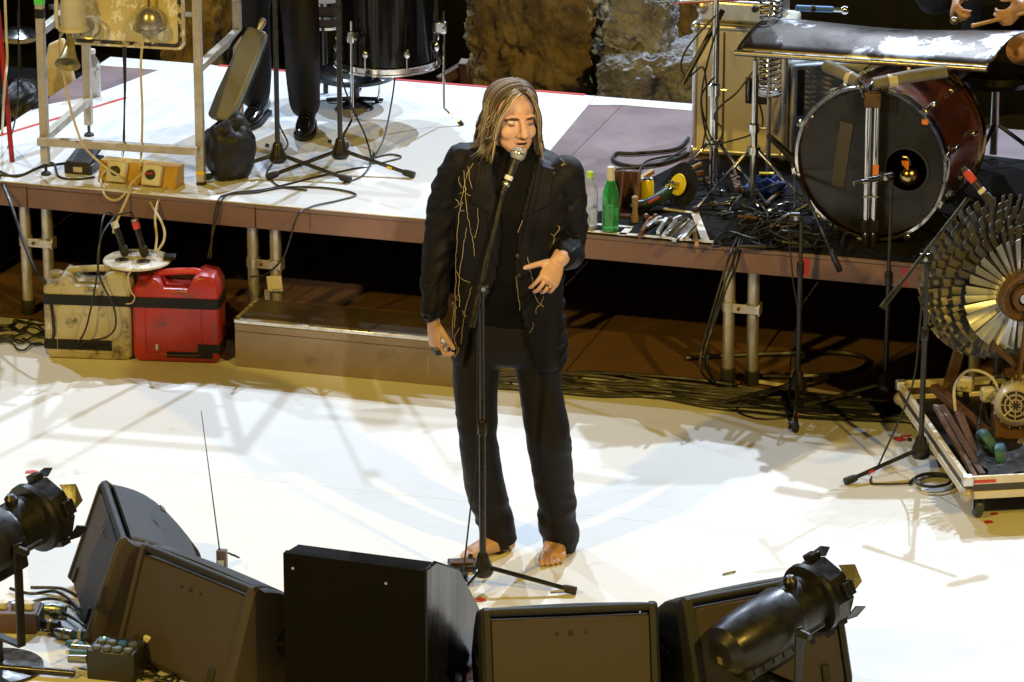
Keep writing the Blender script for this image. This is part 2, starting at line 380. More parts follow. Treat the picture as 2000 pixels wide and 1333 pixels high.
X['sticker'] = mat('pale_sticker', (0.62,0.62,0.58), 0.5, 0, (0.5,0.49,0.45), 12)
X['green_led'] = bpy.data.materials.new('green_led'); X['green_led'].use_nodes = True
_b = X['green_led'].node_tree.nodes['Principled BSDF']; _b.inputs['Emission Color'].default_value = (0.1,1,0.35,1); _b.inputs['Emission Strength'].default_value = 3
# ------------------------------------------------------------------ platform frame: s along the front edge, t back from it
PA = R(-16.6)
PE = V((math.cos(PA), math.sin(PA), 0)); PN = V((-math.sin(PA), math.cos(PA), 0)); PO = V((0, 2.093, 0))
def F(s, t, z=0.0): return PO + PE * s + PN * t + V((0, 0, z))
DECK = 0.6

# ------------------------------------------------------------------ ground
def sheet(name, poly, z, th, m, parent=None, kind=None, label=None):
    b = MB()
    b.prism([(p[0], p[1]) for p in poly], (0, 0, z), (1, 0, 0), (0, 1, 0), (0, 0, 1), -th, 0)
    o = b.build(name, m, parent, smooth=False)
    if kind: o['kind'] = kind
    if label: o['label'] = label
    return o
g = sheet('ground', [(-60, -60), (60, -60), (60, 60), (-60, 60)], -0.03, 0.2, X['dirt'], kind='structure')
g['label'] = 'dark ground around and behind the stage'
sf = sheet('stage_floor', [F(-7, .03), F(-7, -8), F(7, -8), F(7, .03)], -0.008, 0.02, X['plyedge'], kind='structure')
sf['label'] = 'wide white stage floor in front of the platform'
# white vinyl rolls laid parallel to the platform, each with its own edge
tt = 0.0
for i in range(6):
    w = 1.5
    sheet('vinyl_sheet', [F(-7, tt), F(-7, tt - w), F(7, tt - w), F(7, tt)], 0.0 - (.0004 if i % 2 else 0), 0.006, X['vinyl'], sf)
    tt -= w
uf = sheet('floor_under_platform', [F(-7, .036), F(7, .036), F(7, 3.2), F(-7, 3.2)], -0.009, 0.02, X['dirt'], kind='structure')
uf['label'] = 'brown boarded floor under the platform'
for i in range(12):
    s0 = -4.1 + i * .72
    for j in range(2):
        sheet('floor_board', [F(s0 + .004, .04 + j * 1.22), F(s0 + .716, .04 + j * 1.22), F(s0 + .716, 1.25 + j * 1.22), F(s0 + .004, 1.25 + j * 1.22)], -0.002 - .0015 * ((i + j) % 2), 0.006, X['wood_floor'], uf)

# red marks taped on the floor
for k, (px, py, w, h, rz) in enumerate(((62, 922, .05, .03, 5), (1755, 858, .045, .05, 40), (1770, 852, .05, .018, 10), (1930, 1020, .035, .028, 20), (1942, 1004, .03, .02, 10), (938, 1172, .04, .03, 15), (912, 1325, .06, .03, 0))):
    p = P(px, py)
    b = MB(Matrix.Translation((p.x, p.y, .001)) @ Matrix.Rotation(R(rz), 4, 'Z'))
    b.add([(-w/2,-h/2,0),(w*.4,-h*.6,0),(w/2,h*.1,0),(w*.1,h/2,0),(-w*.45,h*.3,0)], [(0,1,2,3,4)])
    b.add([(-w/2,-h/2,.0012),(w*.4,-h*.6,.0012),(w/2,h*.1,.0012),(w*.1,h/2,.0012),(-w*.45,h*.3,.0012)], [(0,1,2,3,4)])
    o = b.build('tape_mark', X['red_tape'], smooth=False)
    tag(o, ['small red tape mark on white floor behind the left stage lamp', 'torn red tape mark left of the open tool case', 'thin red tape sliver beside the torn mark at the tool case', 'red tape mark on floor in front of tool case caster, nearest camera', 'red tape mark on floor in front of tool case caster, farther one', 'red tape mark on floor by the centre microphone stand leg', 'red tape mark on floor beside the big black box wedge'][k], 'tape mark', 'red tape marks on the floor')

# ------------------------------------------------------------------ stage platform
plat = thing('stage_platform', 'low stage platform on steel tube legs, mauve edge, partly covered in white vinyl', 'platform', PO, PA)
seams = [-2.55, -2.12, -1.105, -0.05, 0.92, 1.93, 2.94]
for i in range(len(seams) - 1):
    s0, s1 = seams[i], seams[i + 1]
    for (t0, t1) in ((0.0, 2.0),):
        d = MB().bx(s0 + .0008, s1 - .0008, t0, t1, DECK - .017, DECK).build('deck_panel', X['ply'], plat, bevel=.002, seg=1)
        MB().bx(s0 + .002, s1 - .002, t0 + .004, t0 + .05, DECK - .105, DECK - .019).build('deck_frame', X['plyedge'], d, bevel=.003, seg=1)
        MB().bx(s0 + .002, s1 - .002, t1 - .05, t1 - .004, DECK - .105, DECK - .019).build('deck_frame', X['plyedge'], d, bevel=.003, seg=1)
MB().bx(-2.54, 2.9, 1.93, 1.936, .004, DECK - .11).build('back_light_block', X['shade_black'], plat)  # back and side sheets are unseen, added to keep back light from leaking underneath
MB().bx(-2.54, -2.534, .06, 1.92, .004, DECK - .02).build('side_light_block', X['shade_black'], plat); MB().bx(2.90, 2.906, .06, 1.92, .004, DECK - .02).build('side_light_block', X['shade_black'], plat)
# white vinyl on the left panels, with one bare corner at the back left
def on_deck(name, poly, m, z=DECK + .004, th=.004, parent=plat):
    b = MB(); b.prism(poly, (0, 0, z), (1, 0, 0), (0, 1, 0), (0, 0, 1), -th, 0)
    return b.build(name, m, parent, smooth=False)
on_deck('vinyl_covering', [(-2.54, .004), (-.10, .004), (-.20, 1.985), (-2.20, 1.985), (-2.38, 1.32), (-2.54, 1.10)], X['vinyl_deck'])
on_deck('vinyl_covering', [(-2.54, 1.84), (-2.07, 1.84), (-2.03, 1.995), (-2.54, 1.995)], X['vinyl_deck'], DECK + .003, .003)
on_deck('vinyl_covering', [(-.19, 1.84), (-.05, 1.88), (1.2, 1.88), (1.2, 1.985), (-.198, 1.985)], X['vinyl_deck'], DECK + .003, .003)
on_deck('red_tape_line', [(-2.0, 1.975), (-.25, 1.975), (-.25, 1.998), (-2.0, 1.998)], X['red_tape'], DECK + .0065, .002)
on_deck('red_tape_line', [(-2.52, .62), (-2.50, .62), (-2.20, 1.35), (-2.22, 1.35)], X['red_tape'], DECK + .0065, .002)
MB().bx(-.305, -.25, -.0035, -.001, DECK - .075, DECK + .0065).build('white_tape_flap', X['white_tape'], plat, smooth=False)
# red paint runs on the fascia
for s0, w, h in ((1.20, .03, .075), (1.335, .025, .05), (1.60, .03, .08)):
    b = MB(); b.prism([(s0, DECK - .022), (s0 + w, DECK - .022), (s0 + w * .85, DECK - .022 - h), (s0 + w * .35, DECK - .02 - h)], (0, .0028, 0), (1, 0, 0), (0, 0, 1), (0, 1, 0), 0, .001)
    b.build('paint_run', X['red_paint'], plat, smooth=False)
# legs: a pair of tubes at each joint, clamped together
def legpair(s, t, front=True):
    for ds in (-.05, .05):
        l = MB().cyl((s + ds, t, .0), (s + ds, t, DECK - .105), .0242, n=18).build('leg', X['galv'], plat)
        MB().lathe([(.031, 0), (.031, .055), (.027, .06)], (s + ds, t, 0), n=16).build('rubber_foot', X['rubber'], l)
    if front:
        b = MB()
        for ds in (-.05, .05):
            b.lathe([(.0255, .30), (.029, .30), (.029, .345), (.0255, .345)], (s + ds, t, 0), n=18, closed=True)
            b.bx(s + ds - .032, s + ds + .032, t - .031, t - .026, .305, .34) if ds > 0 else None
        b.bx(s - .030, s + .030, t - .028, t - .022, .303, .342)
        b.bx(s + .075, s + .083, t - .03, t + .02, .298, .347)
        c = b.build('clamp', X['galv'], plat, bevel=.002, seg=1)
        MB().cyl((s - .004, t - .034, .322), (s - .004, t - .026, .322), .008, n=6).build('bolt', X['rust'], c)
for s in (-2.12, -1.10, -.06, .935, 1.94): legpair(s, .09)
for s in (-2.12, -1.10, -.06, .935, 1.94): legpair(s, 1.9, False)
# folded paper taped round one leg, with a hanging steel bracket
c = F(-1.05, .09)
tp = MB(); tp.tube([c + V((-.028, -.03, .285)), c + V((.0, -.034, .275)), c + V((.03, -.03, .27))], .004, 6)
pa = MB(); rot = Quaternion((0, 0, 1), PA) @ Quaternion((0, 1, 0), R(-6))
pa.box(c + V((-.004, -.034, .245)), (.066, .012, .068), rot)
pa.build('paper_wrap', X['canvas'], plat, True, bevel=.004)
MB().box(c + V((-.036, -.036, .185)), (.022, .004, .07), Quaternion((0, 0, 1), PA)).build('steel_bracket', X['alu'], plat, True)

# ------------------------------------------------------------------ step box in front of the platform
a0 = P(460, 716); a1 = P(884, 757)
dx = (a1 - a0); L_ = dx.length; ang = math.atan2(dx.y, dx.x)
st = thing('step_box', 'long brown wooden step with bright aluminium edge in front of the platform', 'step', a0, ang)
H_ = .205
MB().bx(0, L_, 0, .018, 0, H_ - .02).build('front_panel', X['stepbox'], st, bevel=.002)
MB().bx(.003, .018, .02, .26, 0, H_ - .02).build('side_panel', X['stepbox'], st, bevel=.002)
MB().bx(L_ - .018, L_ - .003, .02, .26, 0, H_ - .02).build('side_panel', X['stepbox'], st, bevel=.002)
MB().bx(.006, L_ - .006, .03, .275, H_ - .018, H_ - .002).build('tread', X['steptop'], st, bevel=.002)
MB().bx(-.002, L_ + .002, -.003, .028, H_ - .018, H_).build('nosing', X['alu'], st, bevel=.003)
MB().bx(-.004, .014, .03, .27, H_ - .017, H_ + .002).build('edge_trim', X['alu_old'], st, bevel=.002)
MB().bx(-.001, L_ + .001, -.0015, .001, H_ - .052, H_ - .0505).build('groove', X['gaffer'], st)
for k in range(4): MB().cyl((.004 + k * .004, .10 + k * .05, H_ + .002), (.004 + k * .004, .10 + k * .05, H_ + .008), .006, n=8).build('screw', X['steel'], st)

# ------------------------------------------------------------------ stone blocks and black shade sheet behind the platform
def rock(name, label, c, size, m, seed, rz=0, amp=.06, tilt=0):
    me = bpy.data.meshes.new(name)
    b = bmesh.new()
    bmesh.ops.create_cube(b, size=1)
    bmesh.ops.subdivide_edges(b, edges=b.edges, cuts=60, use_grid_fill=True)
    off = V((seed * 7.3, seed * 3.1, seed))
    for v in b.verts:
        p = v.co.copy()
        q = V((abs(p.x) * 2, abs(p.y) * 2, abs(p.z) * 2))
        l = (q.x ** 7 + q.y ** 7 + q.z ** 7) ** (1 / 7)
        p = p / max(l, 1e-4) * 1.0 if l > 0 else p
        w = V((p.x * size[0], p.y * size[1], p.z * size[2]))
        d = mnoise.fractal(w * 3.2 + off, 1.0, 2.1, 3) * amp * .8 + mnoise.fractal(w * 11 + off, .5, 2.1, 7) * amp * .62 - abs(mnoise.noise(w * 24 + off)) * amp * .35
        rdg = abs(mnoise.noise(w * 7 + off)); d -= max(0, .16 - rdg) * amp * 2.2
        v.co = w + w.normalized() * d
    b.to_mesh(me); b.free()
    me.materials.append(m)
    me.polygons.foreach_set('use_smooth', [True] * len(me.polygons))
    o = link(bpy.data.objects.new(name, me))
    o.location = c; o.rotation_euler = (0, tilt, rz)
    return tag(o, label, 'stone', 'stone blocks behind the stage')
rock('stone_block', 'large ochre rough stone block directly behind the singer', Q(1048, 100, 5.05) + V((0, .15, .02)), (.62, .5, 1.0), X['rock'], 1, R(-12), .055)
rock('stone_block', 'grey stone block stacked on top of a wider one, by the cream case', Q(1258, 55, 4.75) + V((0, .25, .0)), (.31, .42, .30), X['rock_grey'], 5, R(-8), .04, R(8))
rock('stone_block', 'wide grey sloping stone at the bottom, beside the cream case', Q(1275, 165, 4.62) + V((0.02, .22, -.05)), (.52, .50, .36), X['rock_grey'], 9, R(-10), .05, R(-4))
rock('stone_block', 'dark brown stone block seen behind the metal cart frame', Q(385, 60, 5.6) + V((0, .2, -.1)), (.30, .4, 1.0), X['rock'], 12, R(-14), .045)
rock('stone_block', 'low stone in the gap right of the stacked grey block', Q(1345, 60, 5.6) + V((0, .2, -.05)), (.4, .4, .6), X['rock'], 15, R(5), .04)
rock('stone_block', 'tall stone block half hidden at the far back right', Q(1180, 10, 6.0) + V((0, .2, -.1)), (.7, .4, .8), X['rock'], 18, R(5), .05)
# black sheet added in place of the shade at the back
b = MB(); n = 140; vs = []; fs = []
for i in range(n + 1):
    x = -4.2 + 9.5 * i / n
    y = 6.55 - x * .25 + .05 * math.sin(i * .9) + .03 * math.sin(i * 2.3 + 1)
    vs += [(x, y, -.02), (x, y + .01, 1.25)]
for i in range(n): fs.append((2*i, 2*i+2, 2*i+3, 2*i+1))
b.add(vs, fs)
o = b.build('black_shade_sheet', X['shade_black']); sm = o.modifiers.new('s', 'SOLIDIFY'); sm.thickness = .006
tag(o, 'black sheet standing in for shade across the dark back of the stage', 'shade sheet')
# timber offcuts in the dark behind the platform, beside the big drum
for k, (ax, ay, bx_, by) in enumerate(((858, 160, 905, 132), (905, 120, 912, 175))):
    pa_, pb_ = Q(ax, ay, 4.75), Q(bx_, by, 4.8)
    o = MB().beam(pa_, pb_, .04, .05).build('timber_offcut', X['wood_dark'], bevel=.004)
    tag(o, ['dark timber offcut leaning diagonally behind the big black drum', 'upright dark timber offcut beside the ochre stone block'][k], 'timber', 'timber offcuts behind the platform')
# ------------------------------------------------------------------ microphone stands
def bell(b, c, h=.085, r=.038):
    b.lathe([(r*.45, h), (r*.55, h*.9), (r*.62, h*.75), (r*.88, h*.45), (r, h*.2), (r*.98, .01), (r*.8, 0)], c, n=20)
def mic_stand(label, base, z0, top, legs, joint=None, tapes=(), group='microphone stands', boom=None, cw=None, rt=.0135, rl=.011):
    """base: world xy of the foot; top: height of the shaft; legs: azimuths in degrees; boom: (pivot, tip, tail)"""
    o = V((base.x, base.y, z0))
    t = thing('microphone_stand', label, 'microphone stand', o, 0, group)
    b = MB(); bell(b, (0, 0, .055)); b.build('base_casting', X['stand'], t)
    MB().cyl((-.036, 0, .125), (-.052, 0, .13), .008, n=10).build('knob', X['stand'], t)
    for i, a in enumerate(legs):
        d = V((math.cos(R(a)), math.sin(R(a)), 0))
        p0 = d * .028 + V((0, 0, .085)); p1 = d * .285 + V((0, 0, .022)); p2 = d * .335 + V((0, 0, .0145))
        l = MB().cyl(p0, p1 + (p2 - p1) * .5, .0085, n=10).build('leg', X['stand'], t)
        MB().tube([p1, p1 + (p2 - p1) * .3, p2], [.0125, .015, .0145], 12).build('rubber_foot', X['rubber'], l)
        for (k, col) in tapes:
            if k == i:
                q0 = p0 + (p1 - p0) * .72; q1 = p0 + (p1 - p0) * .81
                MB().cyl(q0, q1, .0095, n=10).build('tape_band', X[col], l)
    j = joint if joint else top * .55
    MB().cyl((0, 0, .12), (0, 0, j), rl, n=14).build('lower_tube', X['stand'], t)
    MB().lathe([(rl, j - .035), (rl + .004, j - .03), (rl + .005, j + .012), (rl + .001, j + .02)], n=14).build('clutch', X['stand'], t)
    MB().cyl((0, 0, j + .01), (0, 0, top), rl * .72, n=12).build('upper_tube', X['stand'], t)
    if boom:
        pv, tip, tail = boom
        d = (tip - tail).normalized()
        c = MB(); c.cyl(pv - V((.018, 0, 0)), pv + V((.018, 0, 0)), .021, n=16); c.cyl(V((o.x, o.y, o.z + top - .01)), pv, .012, n=10)
        h = c.build('swivel', X['stand'], t, True)
        MB().cyl(pv + V((.0, -.02, .004)), pv + V((0, -.034, .004)), .008, n=8).build('swivel_bolt', X['steel'], h, True)
        MB().cyl(tail + d * .06, tip, .0075, n=10).build('boom_arm', X['stand'], t, True)
        MB().cyl(tail, tail + d * .11, .0125, n=12).build('counterweight', X['stand'], t, True)
    return t
def microphone(label, a, b_, bands=('white_tape',), kind='ball', scale=1.0, grp='microphones'):
    """from cable end a to head end b_"""
    a = V(a); b_ = V(b_); d = (b_ - a); L_ = d.length; d.normalize()
    t = thing('microphone', label, 'microphone', a, 0, grp)
    s = scale
    if kind == 'ball':
        MB().lathe([(.009*s, 0), (.0105*s, .01), (.0115*s, L_*.35), (.016*s, L_*.70), (.017*s, L_*.74)], (0,0,0), d, 16).build('handle', X['stand'], t)
        MB().lathe([(.018*s, L_*.73), (.0245*s, L_*.80), (.0255*s, L_*.86), (.0245*s, L_*.93), (.017*s, L_*.985), (0, L_)], (0,0,0), d, 18).build('grille_head', X['mic_mesh'], t)
        MB().lathe([(.0262*s, L_*.84), (.0275*s, L_*.85), (.0275*s, L_*.87), (.0262*s, L_*.88)], (0,0,0), d, 18, closed=True).build('ring', X['chrome'], t)
    else:
        MB().lathe([(.008*s, 0), (.010*s, .008), (.0115*s, L_*.3), (.0125*s, L_*.72), (.0125*s, L_*.76)], (0,0,0), d, 16).build('handle', X['stand'], t)
        MB().lathe([(.0135*s, L_*.72), (.0165*s, L_*.76), (.0165*s, L_*.93), (.012*s, L_), (0, L_)], (0,0,0), d, 16).build('foam_head', X['rubber'], t)
    for k, m in enumerate(bands):
        f0, f1, m = m if isinstance(m, tuple) else (.02 + .12*k, .12 + .12*k, m)
        MB().lathe([(.0128*s, L_*f0), (.0138*s, L_*f0 + .002), (.0138*s, L_*f1 - .002), (.0128*s, L_*f1)], (0,0,0), d, 16, closed=True).build('tape_band', X[m], t)
    return t
def cable(label, pts, r=.0035, m='cable', k=8, n=6, name='cable', cat='cable', group='cables'):
    o = MB().tube(pts, r, n, k).build(name, X[m])
    return tag(o, label, cat, group)

# centre stand of the singer
B0 = P(943, 1152)
pv = Q(944, 562, B0.y); zt = pv.z
tip = Q(983, 372, B0.y + .10); tail = Q(921, 640, B0.y - .03)
mic_stand('black tripod microphone stand in front of the barefoot singer', B0, 0, zt - .02, (-8, 178, 243), 0.62, ((1, 'red_tape'), (2, 'white_tape')), boom=(pv, tip, tail), rl=.0125)
microphone('black vocal microphone with silver ball head at the singer\'s mouth', Q(984, 372, B0.y + .10), Q(1017, 289, B0.y + .155), ((.10, .18, 'steel'), (.24, .34, 'white_tape')), scale=1.05)
cable('thin black microphone cable running down the singer\'s microphone stand', [Q(984, 373, B0.y+.1), Q(972, 430, B0.y+.06), Q(945, 520, B0.y-.01), Q(935, 600, B0.y-.02), Q(932, 760, B0.y-.015), Q(930, 900, B0.y-.02), Q(920, 985, B0.y-.05), Q(908, 1090, B0.y-.06), P(900, 1140, .02), P(886, 1160, .006), P(872, 1172, .006)], .0035)
# pedals on the floor by the stand
for k, (px, py, w, d_, h, rz) in enumerate(((902, 1112, .10, .07, .03, 4), (890, 1137, .085, .055, .03, -6))):
    p = P(px, py); t = thing('foot_switch', ['small black foot switch box by the singer\'s left-hand foot', 'black connector box lying below the foot switch'][k], 'foot switch', p, R(rz), 'foot switches')
    MB().bx(-w/2, w/2, -d_/2, d_/2, 0, h).build('housing', X['black'], t, bevel=.004)
    MB().bx(-w*.42, w*.42, -d_*.4, d_*.1, h, h + .006).build('treadle', X['rubber'] if k else X['wood_dark'], t, bevel=.002)
    if k: MB().cyl((-w/2 - .03, 0, .015), (-w/2, 0, .015), .009, n=10).build('plug', X['white_plastic'], t)

# two stands on the left of the platform
B1 = P(543, 330, DECK + .03); B2 = P(665, 322, DECK + .03)
mic_stand('black tripod microphone stand on platform, nearer the metal cart', B1, DECK + .004, 1.55, (198, -22, 92), .9)
mic_stand('black tripod microphone stand on platform with yellow tape on a leg', B2, DECK + .004, 1.55, (205, -20, 88), .95, ((1, 'yellow_tape'),))
for k, B_ in enumerate((B1, B2)):
    a = V((B_.x, B_.y, DECK + 1.5)); microphone(['microphone on top of the stand nearer the metal cart', 'microphone on top of the stand with yellow tape'][k], a, a + V((0, .16, .12)), ())

# three stands at the right
B3 = P(1557, 790); B4 = P(1728, 790); B5 = P(1797, 920)
pv3 = Q(1555, 455, B3.y - .02)
mic_stand('thin black stand with a boom angled over the platform edge, by the leg pair', B3, 0, Q(1553, 430, B3.y).z, (187, -95, 60), Q(1553, 520, B3.y).z, ((1, 'orange_tape'),), boom=(Q(1553, 425, B3.y), Q(1548, 322, B3.y + .42), Q(1640, 528, B3.y - .12)))
mic_stand('black stand in front of the large bass drum with level boom', B4, 0, Q(1728, 352, B4.y).z, (190, -48, 70), Q(1728, 540, B4.y).z, (), boom=(Q(1728, 347, B4.y), Q(1672, 357, B4.y + .06), Q(1745, 342, B4.y - .03)))
mic_stand('black stand beside the open tool case, boom reaching up to the fan', B5, 0, Q(1803, 525, B5.y).z, (207, -30, 78), Q(1800, 650, B5.y).z, ((0, 'red_tape'),), boom=(Q(1806, 505, B5.y), Q(1890, 388, B5.y + .06), Q(1722, 602, B5.y - .08)))
microphone('black microphone with red band hung over the turbine rotor', Q(1880, 328, B5.y + .10), Q(1940, 400, B5.y + .04), ((.1, .38, 'red_tape'), (.58, .68, 'white_tape')), 'foam', 1.1)
microphone('black microphone with orange tape pointing at the bass drum rim', Q(1500, 264, 2.3), Q(1556, 318, 2.2), ((.72, .98, 'orange_tape'),), 'foam', 1.2)
microphone('small grey microphone tip on the level boom before the bass drum', Q(1735, 344, B4.y + .01), Q(1668, 360, B4.y + .06), ((.5, .99, 'case_blue'),), 'foam', .75)
# ------------------------------------------------------------------ floor monitor wedges
def wedge_sections():
    prof = [(-.215, .035), (-.185, .0), (.20, .0), (.245, .03), (.262, .075)]      # (depth, height) rear -> front
    for k in range(9):                                                             # bulging grille
        t = k / 8; y = .255 - t * .30; z = .095 + t * .275 + .060 * math.sin(math.pi * t); prof.append((y, z))
    prof += [(-.065, .388), (-.082, .384), (-.095, .368)]
    return prof
def wedge(label, loc, rz, tilt=0.0):
    t = thing('floor_monitor', label, 'stage monitor', loc, 0, 'floor monitor speakers', rot=Matrix.Rotation(rz, 3, 'Z').to_euler() if not tilt else (Matrix.Rotation(rz, 3, 'Z') @ Matrix.Rotation(tilt, 3, 'X')).to_euler())
    pr = wedge_sections(); w = .262
    # rear shell (back panel, bottom)
    shell = [(-.205, .04), (-.178, .004), (.19, .004), (.235, .03), (.235, .07), (-.055, .345), (-.094, .352)]
    b = MB(); b.prism(shell, (0,0,0), (0,1,0), (0,0,1), (1,0,0), -w, w); b.build('cabinet', X['speaker'], t, bevel=.006)
    # grille
    g = [p for p in pr if p[1] > .08 and p[0] > -.06]; g = [(.235, .09)] + g[1:] + [(-.05, .345)]
    vs = []; fs = []; nx = 12
    for i in range(nx + 1):
        x = -w + .004 + (2*w - .008) * i / nx
        for (y, z) in g: vs.append((x, y + .004, z + .006 * math.cos((i / nx - .5) * math.pi)))
    m = len(g)
    for i in range(nx):
        for j in range(m - 1): fs.append((i*m+j, i*m+j+1, (i+1)*m+j+1, (i+1)*m+j))
    gb = MB(); gb.add(vs, fs); o = gb.build('grille', X['grille'], t, angle=60); so = o.modifiers.new('s', 'SOLIDIFY'); so.thickness = .008
    MB().box((-.02 if rz < .5 else .0, .10, .365), (.045, .018, .006), Matrix.Rotation(R(-38), 3, 'X')).build('badge', X['steel'], t)
    # ridge bar with shadow gap
    MB().tube([(-w - .002, -.073, .372), (w + .002, -.073, .372)], .0145, 14).build('ridge_bar', X['speaker_black'], t)
    # side plates, following the bulged profile
    for s in (-1, 1):
        x0 = s * (w + .001); x1 = s * (w + .030)
        big = pr; cy = sum(p[0] for p in pr)/len(pr); cz = sum(p[1] for p in pr)/len(pr)
        sm = [(cy + (p[0]-cy)*.94, cz + (p[1]-cz)*.94) for p in pr]
        sec = [[V((x0, p[0]*1.0, p[1])) for p in big], [V((x0 + s*.018, p[0], p[1])) for p in big], [V((x1, p[0], p[1])) for p in sm]]
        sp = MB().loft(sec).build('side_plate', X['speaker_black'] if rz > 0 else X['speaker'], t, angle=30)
        MB().lathe([(.055, 0), (.055, .004), (.045, .004), (.045, -.004), (0, -.004)], (x1 - s*.001, .06, .16), (s, 0, 0), 20).build('handle_cup', X['black'], sp)
        MB().cyl((x1 + s*.002, .012, .16), (x1 + s*.002, .108, .165), .007, n=8).build('grip_bar', X['stand'], sp)
    # back fittings
    nrm = V((0, -.95, .33)).normalized()
    def onback(x, h): 
        f = (h - .04) / .31; return V((x, -.205 + f * .111, h))
    for x, r in ((0, .008), (-.045, .0045), (.05, .0045)):
        p = onback(x, .305); MB().cyl(p, p + nrm * .0035, r, n=14).build('socket' if r > .006 else 'screw', X['black'], t)
    for x in (-.19, .19):
        p = onback(x, .075); MB().box(p, (.03, .02, .06), Matrix.Rotation(R(-19), 3, 'X')).build('rear_foot', X['rubber'], t, bevel=.005)
    return t
def ridge_at(px, py, yaw):
    p = P(px, py, .385)
    return V((p.x, p.y, 0)) - Matrix.Rotation(yaw, 3, 'Z') @ V((0, -.073, 0))
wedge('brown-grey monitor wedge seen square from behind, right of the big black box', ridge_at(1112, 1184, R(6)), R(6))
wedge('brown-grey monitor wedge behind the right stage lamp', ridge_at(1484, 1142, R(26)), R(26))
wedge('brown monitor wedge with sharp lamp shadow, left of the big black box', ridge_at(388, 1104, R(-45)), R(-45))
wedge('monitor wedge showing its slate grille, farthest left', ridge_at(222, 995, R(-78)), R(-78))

# big black box wedge
h3 = .56
q0 = P(552, 1080, h3); q1 = P(826, 1116, h3)
d = q1 - q0; a3 = math.atan2(d.y, d.x); L3 = (V((d.x, d.y, 0))).length
t = thing('box_monitor', 'big matt black box wedge with shiny film on its sloping side, bottom centre', 'stage monitor', V((q0.x, q0.y, 0)), a3, 'floor monitor speakers')
b = MB(); b.bx(0, L3, 0, .03, 0, h3); b.build('rear_panel', X['box_black'], t, bevel=.004)
pf = [(.031, .002), (.60, .002), (.64, .10), (.34, .43), (.12, .545), (.031, .557)]
b = MB(); b.prism(pf, (0,0,0), (0,1,0), (0,0,1), (1,0,0), .004, L3 - .012); b.build('cabinet', X['box_black'], t, bevel=.005)
b = MB(); b.prism([(.02, .01), (.60, .01), (.645, .10), (.345, .435), (.12, .55), (.02, .558)], (0,0,0), (0,1,0), (0,0,1), (1,0,0), L3 - .011, L3 + .004); b.build('film_wrap', X['film'], t, bevel=.012)
MB().cyl((.035, -.001, h3 - .05), (.035, .001, h3 - .05), .005, n=10).build('screw', X['steel'], t)
MB().cyl((.36, -.001, h3 - .06), (.36, .001, h3 - .06), .005, n=10).build('screw', X['steel'], t)
MB().bx(L3 + .005, L3 + .012, .38, .46, .012, .045).build('red_tag', X['red_tape'], t)

